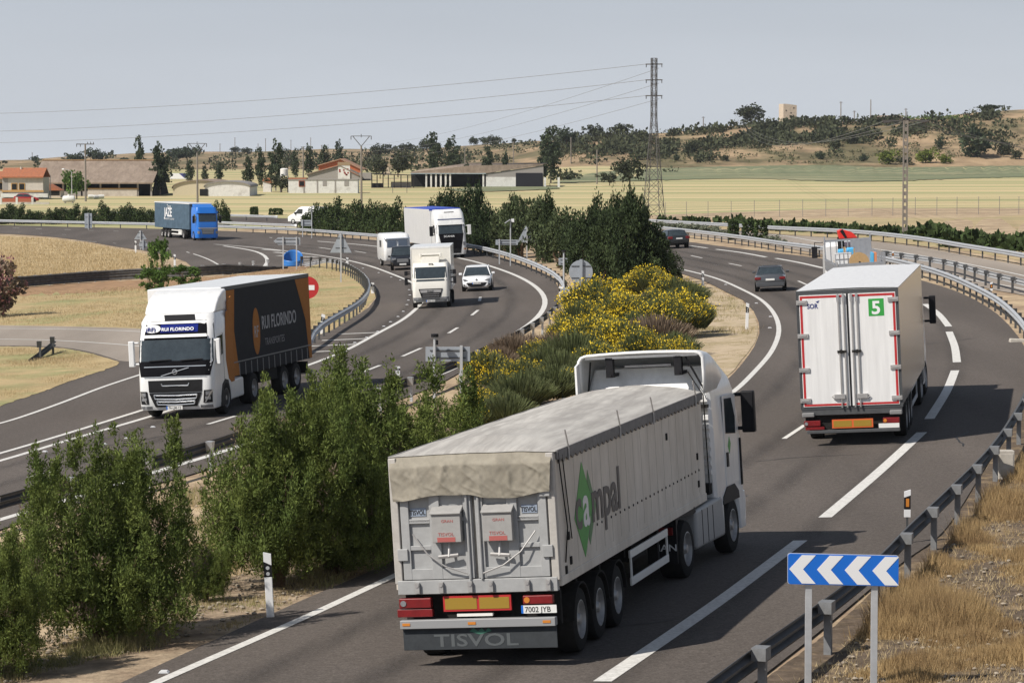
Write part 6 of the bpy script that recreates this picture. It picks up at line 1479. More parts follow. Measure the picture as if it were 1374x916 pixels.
    MB().box(X_(514.5), X_(524), 0, 4, -.5, Z(233)).build('wall', whitew, g); MB().prism([(X_(513.5), Z(233)), (X_(518), Z(229)), (X_(520), Z(224.5)), (X_(522), Z(224.5)), (X_(522.5), Z(230)), (X_(525), Z(233))], 'y', -.2, 4.2).build('roof', M('beige_roof', (.45, .38, .30), .8), g)
farm()
def long_shed():
    p, X_, Z = frame_at(620, 251)
    t = thing('open_shed', 'long low open fronted shed with white posts and a brown roof', 'shed', p)
    MB().prism([(X_(551), Z(233)), (X_(652), Z(232.5)), (X_(729), Z(221.5)), (X_(727), Z(219.8)), (X_(628), Z(222.5)), (X_(551), Z(231.2))], 'y', -.2, .3).build('roof_edge', asb, t)
    MB().add([(X_(551), -.2, Z(231.8)), (X_(652), -.2, Z(231.5)), (X_(729), -.2, Z(220.3)), (X_(735), 14, Z(219.6)), (X_(628), 14, Z(219.5)), (X_(560), 14, Z(229))], [(0, 1, 4, 5), (1, 2, 3, 4)]).build('roof', asb, t, solid=.2)
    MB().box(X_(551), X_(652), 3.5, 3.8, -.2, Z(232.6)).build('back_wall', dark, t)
    MB().box(X_(551), X_(652), -.25, -.2, Z(233.5), Z(232.3)).build('eave', M('eave_blue_grey', (.30, .36, .38), .6), t)
    for a in (572, 578.5, 585, 591.5, 598, 604, 648.5): MB().box(X_(a) - .18, X_(a) + .18, 0, .3, -.2, Z(233)).build('post', whitew, t)
    MB().prism([(X_(652), -.2), (X_(729), -.2), (X_(729), Z(222)), (X_(652), Z(233))], 'y', 0, .3).build('gable_wall', gwall, t)
    MB().box(X_(652), X_(692), -.05, -.003, -.1, Z(237.5)).build('white_wall', whitew, t)
    MB().box(X_(692), X_(728), -.12, -.06, -.1, Z(232)).build('gate', M('black_gate', (.025, .025, .03), .7), t)
    for a in (729.5, 748): MB().box(X_(a), X_(a + 3), -.1, .3, -.1, Z(238)).build('pier', whitew, t)
    p, X_, Z = frame_at(528, 252)
    g = thing('pole_frame', 'dark open frame of posts and beams beside the long shed', 'shed', p)
    MB().prism([(X_(498), Z(233.5)), (X_(556), Z(236)), (X_(556), Z(235)), (X_(498), Z(232.3))], 'y', -.2, 5).build('roof', M('frame_black', (.03, .028, .026), .8), g)
    for a in (499, 506, 514, 521, 529, 538, 547, 555): MB().box(X_(a) - .10, X_(a) + .10, 0, .2, -.2, Z(235)).build('post', MATS['frame_black'], g)
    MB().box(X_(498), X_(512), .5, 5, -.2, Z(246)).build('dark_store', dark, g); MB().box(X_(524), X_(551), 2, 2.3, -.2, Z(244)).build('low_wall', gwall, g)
    p, X_, Z = frame_at(536, 259)
    g = thing('goal_frame', 'thin metal frame standing in the field in front of the long shed', 'frame', p)
    MB().tube([(X_(527), 0, 0), (X_(527), 0, Z(247)), (X_(546), 0, Z(247)), (X_(546), 0, 0)], .05).build('frame', galvd, g)
long_shed()
def tower():
    D = 1150; px = 1056; p = Vector(((px - CX) / F * D, D, T((px - CX) / F * D, D))); s = D / F
    t = thing('ruined_tower', 'pale square ruined tower standing alone on the hill crest', 'tower', p, Matrix.Rotation(.25, 3, 'Z'))
    st = M('ruin_stone', (.56, .47, .37), .9, var=.22, scale=.8)
    h = zpix(140, D) - p.z
    b = MB().prism([(-2.7, -1), (2.7, -1), (2.7, h * .93), (1.0, h * .96), (-1.6, h), (-2.7, h)], 'y', -2.6, 2.6).build('walls', st, t)
    for x, z in ((.4, .5), (-1.6, .62), (1.5, .75)): MB().box(x - .22, x + .22, -2.66, -2.603, h * z, h * z + .5).build('window_hole', dark, b)
    px = 1190; D = 1160; p = Vector(((px - CX) / F * D, D, T((px - CX) / F * D, D))); h = max(1.8, zpix(155, D) - p.z)
    t = thing('hut', 'low dark roofed hut on the hill crest behind the shrubs', 'hut', p)
    MB().box(-6, 6, 0, 5, -1, h * .7).build('wall', M('hut_brown', (.20, .13, .10), .9), t); MB().prism([(-.5, h * .7), (2.5, h), (5.5, h * .7)], 'x', -6.5, 6.5).build('roof', asb, t)
tower()
# farmyard odds and ends
p, X_, Z = frame_at(92.5, 272.5); t = thing('gas_tank', 'white horizontal tank on the grass before the leafy tree', 'tank', p)
MB().lathe([(.001, -1.05), (.40, -.95), (.52, -.75), (.52, .75), (.40, .95), (.001, 1.05)], (0, 0, .65), 16, 'x').build('vessel', whitew, t, smooth=50)
MB().cyl((0, 0, 1.1), (0, 0, 1.38), .2, n=10).build('lid', whitew, t); MB().box(-.7, -.5, -.3, .3, 0, .4).box(.5, .7, -.3, .3, 0, .4).build('saddle', gwall, t)
def street_lamp(px, yb, yt, dx, label):
    p, X_, Z = frame_at(px, yb); h = Z(yt); t = thing('street_lamp', label, 'street lamp', p)
    MB().cyl((0, 0, -.2), (0, 0, h - .5), .08, .05, n=8).tube([(0, 0, h - .5), (dx * .4, 0, h - .1), (dx, 0, h)], .04).build('pole', galv, t)
    MB().lathe([(.001, -.3), (.12, -.2), (.14, .1), (.001, .25)], (dx * 1.15, 0, h - .02), 10, 'x').build('lamp_head', signwhite, t)
street_lamp(96.5, 268, 227, -1.2, 'street lamp with a curved arm in front of the barn roof')
street_lamp(68, 266, 232, -.9, 'street lamp with a curved arm above the small tiled outbuilding')
rg = random.Random(3)
for k, (a, b) in enumerate(((122, 266), (129, 266.5), (136, 266))):
    p, X_, Z = frame_at(a, b); o = MB().lathe([(.001, -.5), (.3, -.45), (.34, 0), (.3, .45), (.001, .5)], (0, 0, .3), 12, 'x').build('feed_bag', whitew, None, smooth=60); o.location = p; o.rotation_euler.z = rg.random()
    tag(o, ['left', 'middle', 'right'][k] + ' white sack lying before the low barn wall', 'sack', 'white sacks by the barn')
p, X_, Z = frame_at(53, 272.5, 478); t = thing('parked_car', 'red car parked behind the garden wall by the farmhouse', 'car', p, Matrix.Rotation(-1.5, 3, 'Z'), scale=.95)
car(t, 4.2, 1.75, 1.45, M('car_red', (.35, .02, .02), .3, coat=.4), 'hatch')
# ------------------------------------------------------------------ foliage
def fol_points(rng, lobes, n, shell=.35, lump=.13, bottom=None):
    L = np.array(lobes, float); wgt = L[:, 3] * L[:, 4] + L[:, 4] * L[:, 5] + L[:, 3] * L[:, 5]; k = rng.choice(len(L), n, p=wgt / wgt.sum())
    d_ = rng.normal(size=(n, 3)); d_ /= np.linalg.norm(d_, axis=1)[:, None]
    f = np.ones(n)
    for j in range(5):
        a = rng.normal(size=(len(L), 3)) * 3.2; ph = rng.random(len(L)) * 6.28
        f += lump * np.cos((a[k] * d_).sum(1) + ph[k])
    r = f * (1 - shell * rng.random(n) ** 1.4)
    return L[k, :3] + d_ * L[k, 3:] * r[:, None], d_
def leaves(rng, p, nrm, leaf, up=.5, out=.6, rnd=.6, asp=.35):
    n = len(p); d_ = nrm * out + rng.normal(size=(n, 3)) * rnd; d_[:, 2] += up; d_ /= np.linalg.norm(d_, axis=1)[:, None] + 1e-9
    s = np.cross(d_, rng.normal(size=(n, 3))); s /= np.linalg.norm(s, axis=1)[:, None] + 1e-9
    l = (leaf * (.55 + .9 * rng.random(n)))[:, None]
    v = np.empty((n, 4, 3)); v[:, 0] = p; v[:, 1] = p + d_ * l * .5 + s * l * asp; v[:, 2] = p + d_ * l; v[:, 3] = p + d_ * l * .5 - s * l * asp
    return v.reshape(-1, 3)
def qmesh(name, V, mat, quads=4, tri=None):
    V = np.asarray(V, np.float32); n = len(V) // quads
    me = bpy.data.meshes.new(name); me.vertices.add(len(V)); me.vertices.foreach_set('co', V.ravel())
    me.loops.add(n * quads); me.loops.foreach_set('vertex_index', np.arange(n * quads, dtype=np.int32))
    me.polygons.add(n); me.polygons.foreach_set('loop_start', np.arange(0, n * quads, quads, dtype=np.int32)); me.polygons.foreach_set('loop_total', np.full(n, quads, np.int32))
    me.materials.append(mat); me.update(calc_edges=True); me.validate(); return me
def clumps(rng, env, nc, cr, per, leaf, up=.5, out=.6, asp=.35, shell=.3, tall=1.6, lump=.13, rnd=.5, zmin=None):
    c, nn = fol_points(rng, env, nc, shell, lump)
    if zmin is not None: k = c[:, 2] > zmin; c, nn = c[k], nn[k]
    out_ = []
    lob = [(*q, cr * (.6 + .8 * rng.random()), cr * (.6 + .8 * rng.random()), cr * tall * (.6 + .8 * rng.random())) for q in c]
    p, d_ = fol_points(rng, lob, per * len(lob), .55, .08)
    return leaves(rng, p, d_, leaf, up, out, rnd, asp)
G = lambda name, c, c2, isl=.35, tr=.15: M(name, c, .75, c2=c2, scale=1.5, mix=(.35, .65), island=isl, trans=tr, spec=.15)
fol_jun = G('juniper_green', (.082, .118, .030), (.160, .195, .050), .45, .25)
fol_ced = G('cedar_green', (.032, .048, .020), (.055, .076, .030), .4, .1)
fol_cyp = G('cypress_green', (.024, .040, .016), (.040, .060, .022), .35, .08)
fol_hed = G('hedge_green', (.036, .056, .020), (.062, .090, .030), .4, .12)
fol_pop = G('poplar_green', (.045, .062, .035), (.075, .095, .052), .4, .15)
fol_scr = G('scrub_green', (.042, .052, .028), (.075, .080, .042), .4, .1)
fol_pin = G('pine_green', (.060, .080, .036), (.095, .118, .052), .4, .12)
fol_broom = G('broom_green', (.095, .115, .045), (.145, .16, .075), .35, .2)
fol_dry = G('dry_brush', (.17, .125, .09), (.22, .17, .12), .3, .1)
fol_gry = G('grey_green_shrub', (.15, .17, .12), (.20, .215, .15), .25, .15)
fol_lime = G('lime_shrub', (.14, .18, .035), (.18, .21, .05), .3, .25)
fol_leaf = G('fig_green', (.085, .15, .035), (.13, .20, .05), .4, .3)
flower = M('broom_yellow', (.86, .64, .03), .6, island=.25, trans=.3)
pinkf = M('tamarisk_pink', (.34, .17, .17), .8, island=.3, trans=.2)
bark = M('bark_brown', (.11, .075, .05), .95, var=.3, scale=8); barkg = M('bark_grey', (.23, .20, .17), .95, var=.25, scale=6)
def trunk_mesh(rng, h, r, n=4, spread=.35, m=None):
    m = m or MB()
    for k in range(n):
        a = 2 * pi * k / n + rng.random(); x, y = .05 * cos(a), .05 * sin(a); pts = [(x, y, -.15)]
        L_ = h * (.7 + .3 * rng.random()); ex, ey = spread * cos(a), spread * sin(a)
        for j in range(1, 6): u = j / 5; pts.append((x + ex * u ** 1.4 + .04 * rng.normal(), y + ey * u ** 1.4 + .04 * rng.normal(), L_ * u))
        for j, (p0, p1) in enumerate(zip(pts, pts[1:])): m.cyl(p0, p1, r * (1 - j * .17), r * (1 - (j + 1) * .17), 6, caps=False)
        for j in (2, 3, 4):
            q = pts[j]; b = rng.normal(size=3) * .3; b[2] = abs(b[2]) + .15; m.cyl(q, (q[0] + b[0] * h * .35, q[1] + b[1] * h * .35, q[2] + b[2] * h * .5), r * .4, r * .12, 5, caps=False)
    return m
def proto_tree(name, V, mat, trunk, tmat, quads=4, extra=None):
    """returns a function placing copies (a crown mesh and a trunk mesh shared)"""
    cm = qmesh('crown', V, mat, quads); tm = trunk.build('trunk', tmat).data
    for o in list(bpy.data.objects):
        if o.data == tm: bpy.data.objects.remove(o)
    em = qmesh(extra[0], extra[1], extra[2], quads) if extra else None
    def place(p, sx, sz, label, group=None, rot=0.0, sy=None, cat='tree', nm=None):
        o = bpy.data.objects.new(nm or name, None); col.objects.link(o); o.location = p; o.scale = (sx, sy or sx, sz); o.rotation_euler.z = rot; tag(o, label, cat, group)
        for n_, me in (('crown', cm), ('trunk', tm)) + (((extra[0], em),) if em else ()):
            c = bpy.data.objects.new(n_, me); col.objects.link(c); c.parent = o
        return o
    return place
rng = np.random.default_rng(11)
# --- near junipers: many upright plumes on a broad envelope (unit: 1 m wide, 1 m tall envelope scaled later)
def juniper(seed, wide=1.0, lean=0):
    r = np.random.default_rng(seed)
    env = [(0, 0, 1.55, 1.32, 1.25, 1.35), (.5, .2, 1.2, 1.0, 1.0, 1.0), (-.6, -.1, 1.25, 1.0, 1.0, 1.05), (.1, -.2, .85, 1.25, 1.2, .75)]
    tips = [(r.normal() * .70, r.normal() * .55, 1.9 + r.random() * 1.0) for _ in range(12)]
    env += [(x, y, z, .20, .20, .60) for x, y, z in tips]
    V1 = clumps(r, env, 1500, .085, 72, .062, up=.9, out=.40, asp=.16, shell=.34, tall=2.2, lump=.17, zmin=.26)
    V2 = clumps(r, env[:4], 200, .16, 60, .085, up=.5, out=.5, asp=.16, shell=.9, tall=1.2, zmin=.26)
    V3 = clumps(r, [(x, y, z + .35, .12, .12, .5) for x, y, z in tips], 110, .05, 60, .06, up=1.0, out=.3, asp=.17, shell=.8, tall=2.6)
    V4 = clumps(r, env[:4], 60, .09, 40, .07, up=.5, out=.5, asp=.12, shell=.5, tall=1.8, zmin=.5)
    return proto_tree('juniper', np.vstack([V1, V2, V3]), fol_jun, trunk_mesh(r, 2.0, .06, 8, 1.0), bark, extra=('dead_sprays', V4, fol_dry))
J = [juniper(21), juniper(22), juniper(23)]
def jplace(k, px, yb, wpx, ytop, label, rot, dy=0.0):
    p = P(px, yb); s = p.y / F; w_ = wpx * s; h = zpix(ytop, p.y) - p.z
    J[k](p, w_ / 2.9, h / 3.6, label, 'green junipers on the median', rot, sy=w_ / 3.0, cat='juniper')
jplace(0, 143, 862, 240, 572, 'broad green juniper with two raised plumes at lower left', .3)
jplace(1, -12, 905, 175, 695, 'dark juniper cut by the left edge of the picture', 1.9)
jplace(2, 374, 785, 222, 500, 'large dense juniper behind the near white delineator post', 4.1)
jplace(0, 510, 748, 255, 478, 'tall bright juniper left of the tipper trailer', 2.2)
jplace(1, 445, 768, 190, 530, 'low dark juniper filling the gap behind the delineator post', 5.2)
jplace(0, 590, 700, 150, 528, 'small juniper peeping out above the tipper tarpaulin', .8)
jplace(2, 276, 806, 60, 728, 'small dark juniper in the gap between the two large ones', 2.8)
# --- generic far trees
def round_tree(seed, mat, trunk_h=.25, n=900, leaf=.085):
    r = np.random.default_rng(seed); env = [(r.normal() * .18, r.normal() * .18, .62 + r.normal() * .10, .30, .30, .26) for _ in range(6)] + [(0, 0, .6, .4, .4, .32)]
    V = clumps(r, env, 60, .09, n // 55 + 8, leaf, up=.25, out=.7, asp=.42, shell=.35, tall=.9)
    return proto_tree('tree', V, mat, MB().cyl((0, 0, -.1), (0, 0, .45), .035, .02, 6), bark)
def poplar(seed, mat):
    r = np.random.default_rng(seed); env = [(r.normal() * .04, r.normal() * .04, z, .17 * (1 - abs(z - .45) * .9), .17 * (1 - abs(z - .45) * .9), .12) for z in np.linspace(.24, .93, 9)]
    V = clumps(r, env, 75, .045, 22, .05, up=.8, out=.5, asp=.4, shell=.4, tall=1.6)
    return proto_tree('poplar', V, mat, MB().cyl((0, 0, -.05), (0, 0, .8), .018, .008, 6), barkg)
def bush(seed, mat, nc=36, leaf=.10, per=24, tall=1.0, name='shrub'):
    r = np.random.default_rng(seed); env = [(r.normal() * .2, r.normal() * .2, .38 + r.normal() * .08, .3, .3, .32) for _ in range(4)]
    V = clumps(r, env, nc, .13, per, leaf, up=.4, out=.6, asp=.4, shell=.4, tall=tall, zmin=.05)
    return qmesh(name, V, mat)
RT = [round_tree(1, fol_scr), round_tree(2, fol_scr), round_tree(3, fol_pop), round_tree(6, fol_leaf)]
PO = [poplar(4, fol_pop), poplar(5, fol_pop)]
def at(px, D): x = (px - CX) / F * D; return Vector((x, D, T(x, D)))
def put(fn, px, D, yt, wpx, label, group=None, cat='tree', rot=None, wfac=1.25, yb=None, nm=None):
    if not yb and D >= 1300: yb = max(tab(RIDGE, px)[0] + 1.5, yt + wpx * .7)
    p = P(px, yb) if yb else at(px, D); s = p.y / F; h = max(.5, zpix(yt, p.y) - p.z)
    return fn(p, wpx * s * wfac, h, label, group, rot if rot is not None else px * .7, cat=cat, nm=nm)
# poplars around the farm: px, distance, top row, width, base row or None, words
for i, (px, yb, yt, w_, lab) in enumerate([
    (189, 0, 187, 13, 'short leafy poplar rising behind the barn ridge'), (215, 262, 200, 26, 'dark poplar at the right end of the barn'), (255, 247, 217, 12, 'small poplar left of the V shaped pole head'), (275, 246, 224, 9, 'tiny poplar above the brown arched shed'),
    (293, 246, 221, 12, 'small poplar above the white arched shed'), (333, 252, 213, 15, 'poplar right of the white arched shed'), (351, 252, 202, 15, 'first of the tall poplars by the tiny white hut'), (370, 256, 196, 22, 'tallest wide poplar beside the water tank'),
    (397, 240, 206, 12, 'slim poplar above the tiled strip of the white farm'), (414, 240, 199, 15, 'poplar behind the pole at the white farm'), (435, 238, 198, 14, 'poplar left of the red roofed barn'), (455, 225, 192, 12, 'slim poplar rising over the red barn roof'),
    (585, 236, 182, 22, 'tall spire like poplar above the long shed'), (608, 236, 189, 22, 'wider poplar right of the spire like one'), (654, 250, 200, 15, 'poplar in front of the long shed, left one of the pair'), (678, 250, 208, 12, 'poplar in front of the long shed, right one of the pair'),
    (739, 246, 176, 28, 'tall dark poplar at the right end of the long shed'), (728, 246, 205, 14, 'low poplar beside the tall dark one'), (629, 250, 222, 12, 'small poplar before the dark shed opening')]):
    put(PO[i % 2], px, 640 if yb == 0 else 0, yt, w_, lab, 'poplars around the farms', 'poplar', wfac=2.5, yb=yb or None)
RTL = [(103, 267, 231, 30, 0, 'leafy green tree in front of the barn beside the flat armed pole', 3), (510, 240, 210, 22, 0, 'dark tree behind the open pole frame', 0), (534, 238, 206, 30, 0, 'broad dark tree right of the open pole frame', 1), (845, 249, 210, 38, 0, 'big round dark tree alone at the foot of the slope', 0),
       (818, 249, 232, 20, 0, 'low bush like tree left of the big round one', 1), (378, 258, 236, 24, 0, 'dark shrub like tree under the water tank', 1),
       (1007, 0, 141, 36, 1150, 'lone round oak on the crest left of the ruined tower', 0), (1327, 0, 141, 32, 1080, 'lone tree on the crest near the right edge', 2), (830, 0, 167, 28, 1100, 'dark tree on the wooded crest left of the pylon', 1), (760, 0, 170, 22, 1050, 'tall tree on the slope above the poplar', 2), (800, 0, 168, 20, 1080, 'rounded tree on the crest left of the darkest one', 1),
       (8, 0, 215.5, 9, 1250, 'tiny round tree on the far left horizon', 0), (130, 0, 199, 24, 1250, 'hazy tree behind the barn roof, right one of the clump', 2), (105, 0, 206, 22, 1250, 'hazy tree behind the barn roof, left one of the clump', 2), (48, 0, 209, 12, 1250, 'hazy bluish tree above the farmhouse', 2),
       (166, 0, 211, 11, 1700, 'dark dot like bush on the ridge right of the barn clump', 0), (236, 0, 198, 28, 1250, 'hazy tree on the ridge left of the V shaped pole', 2), (252, 0, 196, 22, 1250, 'hazy tree on the ridge behind the V shaped pole', 2), (316, 0, 197, 13, 1800, 'small dark tree on the left ridge', 0), (332, 0, 198, 15, 1700, 'purple dark round tree on the left ridge', 0),
       (508, 0, 194, 26, 1500, 'dark round tree on the ridge above the farm', 1), (548, 0, 192, 20, 1500, 'dark tree on the ridge right of the round one', 0), (573, 0, 187, 24, 1450, 'grey green tree on the ridge left of the spire poplar', 0), (636, 0, 184, 14, 1400, 'small tree on the bare ridge, left of three', 0), (650, 0, 184, 12, 1400, 'small tree on the bare ridge, middle of three', 2), (661, 0, 182, 20, 1400, 'larger tree on the bare ridge, right of three', 0), (690, 0, 186, 8, 1350, 'tiny lollipop tree on the bare ridge', 1)]
for px, yb, yt, w_, D, lab, k in RTL: put(RT[k], px, D, yt, w_, lab, None, 'tree', wfac=1.05, yb=yb or None)
# scrub that can be told apart on the slopes
SB = [bush(31, fol_scr), bush(32, fol_scr), bush(33, fol_pop)]; LB_ = bush(34, fol_lime, per=30)
def shrub(me, px, py, w_, h_, label, group='shrubs on the hillsides', cat='shrub', nm='shrub'):
    p = P(px, py); s = p.y / F; o = bpy.data.objects.new(nm, me); col.objects.link(o); o.location = p; o.scale = (w_ * s * 1.15, w_ * s * 1.15, h_ * s * 1.25); o.rotation_euler.z = px; return tag(o, label, cat, group)
for px, py, w_, h_, lab in ((1194, 221, 28, 17, 'bright lime green shrub left of the field pole'), (1245, 219, 28, 17, 'bright lime green shrub right of the field pole'), (1268, 220, 18, 11, 'smaller lime shrub right of the two bright ones')): shrub(LB_, px, py, w_, h_, lab)
r2 = random.Random(8)
for px, py, w_, h_, lab in ((930, 210, 24, 20, 'round dark shrub on the slope right of the pylon'), (958, 196, 12, 9, 'small shrub on the pale slope'), (975, 217, 12, 9, 'small shrub low on the slope'), (908, 216, 10, 8, 'tiny shrub low on the slope'), (1120, 200, 18, 12, 'shrub on the bare part of the slope'), (1140, 192, 22, 16, 'shrub above the bare slope'), (1310, 212, 50, 34, 'wide grey green bush below the lone crest tree'), (1345, 208, 24, 22, 'tall bush right of the wide grey green one'), (1215, 222, 20, 12, 'dull shrub behind the field pole'), (1262, 200, 14, 12, 'shrub in the middle of the right slope'), (1160, 217, 12, 8, 'small dry shrub at the slope foot'), (1100, 214, 14, 9, 'low shrub at the slope foot'), (1362, 214, 14, 12, 'bush at the right edge of the slope')):
    shrub(SB[int(px) % 3], px, py, w_, h_, lab)
# dense scrub: nobody could count it
def scrub_mass(name, label, n, fn, seed, mat, per=26):
    r = np.random.default_rng(seed); V = []; rr = random.Random(seed); c = 0
    while c < n:
        q = fn(rr)
        if q is None: continue
        px, py, w_, h_ = q; p = P(px, py)
        if p.y > 2600: continue
        s = p.y / F; w_ *= s; h_ *= s; c += 1
        lob = [(p.x + rr.uniform(-.3, .3) * w_, p.y + rr.uniform(-.3, .3) * w_, p.z + h_ * .4, w_ * .42, w_ * .42, h_ * .55) for _ in range(2)]
        a, d_ = fol_points(r, lob, per, .3); V.append(leaves(r, a, d_, .32 * h_ + .25, .3, .7, .5, .4))
    o = bpy.data.objects.new(name, qmesh(name, np.vstack(V), mat)); col.objects.link(o); tag(o, label, 'scrub', kind='stuff')
def crest(px): return tab(RIDGE, px)[0]
def f_right(rr):
    px = rr.uniform(742, 1430); c = crest(px); d_ = rr.random() ** 1.3 * (52 if px < 900 else 44 if px < 1180 else 34)
    if px > 1230 and rr.random() < .55: return None
    if noise.noise(Vector((px * .02, d_ * .07, 2))) < -.12 + d_ * .008: return None
    return px, c + 4 + d_, rr.uniform(9, 20), rr.uniform(6, 12)
def f_left(rr):
    px = rr.uniform(-60, 742); c = crest(px); d_ = rr.random() * 24
    if noise.noise(Vector((px * .025, d_ * .10, 7))) < .10: return None
    return px, c + 2 + d_, rr.uniform(5, 14), rr.uniform(3.5, 8)
def f_farm(rr):
    px = rr.uniform(420, 620); return px, rr.uniform(214, 232), rr.uniform(8, 18), rr.uniform(7, 13)
scrub_mass('hillside_scrub', 'dense dark scrub covering the crest and upper slope of the right hill', 1050, f_right, 3, fol_scr)
scrub_mass('ridge_scrub', 'patchy dark scrub dotted over the low left ridge', 480, f_left, 4, fol_scr, 18)
scrub_mass('farm_thicket', 'thicket of dark trees massed behind the farm buildings', 70, f_farm, 5, fol_scr)
def f_slope(rr):
    px = rr.uniform(742, 1440); c = crest(px); d_ = rr.uniform(12, 58)
    if noise.noise(Vector((px * .03, d_ * .12, 12))) < -.05: return None
    return (px, c + d_, rr.uniform(3, 9), rr.uniform(2.0, 4.5)) if c + d_ < 221 else None
scrub_mass('slope_bushes', 'small dull green bushes and tufts scattered over the slope of the right hill', 700, f_slope, 14, G('dull_bush', (.095, .10, .052), (.15, .145, .08)), 14)
scrub_mass('crest_hedge', 'thin green vine rows along the crest at right', 60, lambda rr: (rr.uniform(1210, 1300), crest(1250) + rr.uniform(1, 4), 7, 4), 6, fol_leaf, 14)
# --- hedges along the far carriageways: single small conifers
def conifer(seed, mat, name='conifer', nc=90, slim=.42, leaf=.075, per=26, rag=.11):
    r = np.random.default_rng(seed); env = [(0, 0, z, slim * (1.06 - z) ** .6, slim * (1.06 - z) ** .6, .16) for z in np.linspace(.14, .85, 6)]
    V = clumps(r, env, nc, .085, per, leaf, up=.7, out=.6, asp=.3, shell=.35, tall=1.7, lump=rag)
    return proto_tree(name, V, mat, MB().cyl((0, 0, -.1), (0, 0, .5), .03, .015, 6), bark)
CN = [conifer(41, fol_hed), conifer(42, fol_hed), conifer(43, fol_hed, slim=.5)]
rr = random.Random(17)
k = 0; x = -8; k0 = 0
while x < 206:
    w_ = rr.uniform(15, 24); yb = 299.5 + rr.uniform(-.5, 1.5); yt = 277 + rr.uniform(-4, 6)
    put(CN[k % 3], x, 0, yt, w_, ORD[k] + ' dark conifer from the left in the hedge along the far left guardrail', 'conifers hedging the far left guardrail', 'conifer', wfac=1.3, yb=yb); x += w_ * .62; k += 1
for px, yt, w_, lab in ((288, 273, 18, 'pointed conifer touching the blue cab'), (300, 272, 14, 'slim conifer right of the blue cab'), (306, 282, 10, 'lowest conifer right of the blue cab')): put(CN[0], px, 0, yt, w_, lab, None, 'conifer', wfac=1.4, yb=303)
x = 413; k1 = k
while x < 548:
    w_ = rr.uniform(20, 30); u = (x - 398) / 150; yt = 274 - 3 * sin(u * 3) + rr.uniform(-5, 5) + (10 if x < 425 else 0)
    put(CN[k % 3], x, 0, yt, w_, ORD[k - k1] + ' conifer from the left in the hedge ending at the blue topped trailer', 'conifers hedging the road left of the blue topped trailer', 'conifer', wfac=1.35, yb=311 + u * 8); x += w_ * .55; k += 1
# clipped hedge blocks
def hedge_block(px, yb, yt, w_, label, mat=fol_hed, lay='hedge'):
    p = P(px, yb); s = p.y / F; h = zpix(yt, p.y) - p.z; r = np.random.default_rng(int(px)); w_ *= s
    n = int(900 * max(1, w_ / 2)); a = r.random((n, 3)) * 2 - 1; f = r.integers(0, 3, n); a[np.arange(n), f] = np.sign(a[np.arange(n), f]); d_ = a / np.linalg.norm(a, axis=1)[:, None]
    q = a * np.array([w_ / 2, .6, h / 2]) * (1 - .12 * r.random((n, 1))) + np.array([0, 0, h / 2])
    o = bpy.data.objects.new(lay, qmesh(lay, leaves(r, q, d_, .22, .3, .5, .6, .35), mat)); col.objects.link(o); o.location = p; tag(o, label, 'hedge')
hedge_block(984, 321, 298, 9, 'narrow dark clipped shrub between the guardrails')
hedge_block(1006, 322, 297.5, 15, 'wide dark clipped shrub between the guardrails, left of the pair')
hedge_block(1021, 322.5, 298, 13, 'dark clipped shrub between the guardrails, right of the pair')
hedge_block(370, 288, 281, 16, 'clipped dark hedge block left of the white van'); hedge_block(341, 288, 279, 8, 'small clipped hedge block far left of the white van')
GS = bush(51, fol_gry, nc=40, per=30)
for px, py, w_, h_, lab in ((905, 312, 30, 13, 'grey green shrub above the dark hatchback'), (928, 313, 26, 13, 'grey green shrub right of the dark hatchback'), (952, 315, 24, 13, 'grey green shrub between the two guardrails'), (965, 317, 20, 10, 'smaller grey green shrub by the narrow hedge'), (1036, 328, 22, 12, 'grey green shrub right of the clipped pair'), (890, 306, 16, 9, 'grey green shrub next to the pylon foot'), (1050, 330, 14, 9, 'low grey green shrub above the guardrail')): shrub(GS, px, py, w_, h_, lab, 'grey green shrubs between the guardrails')
def f_hedger(r_):
    px = r_.uniform(880, 1420); yb = 306 + max(0, px - 1000) * .052 - (4 if px < 1000 else 0) + (6 if px > 1270 else 0)
    if px < 1000 and r_.random() < .6: return None
    hh = 10 if px < 1240 else 18
    return px, yb + r_.uniform(-1, 1.5) + (px > 1240) * 4, r_.uniform(9, 16), hh * r_.uniform(.6, 1.0)
scrub_mass('roadside_hedge', 'low uneven green hedge behind the far guardrail of the service road', 150, f_hedger, 9, fol_hed, 60)
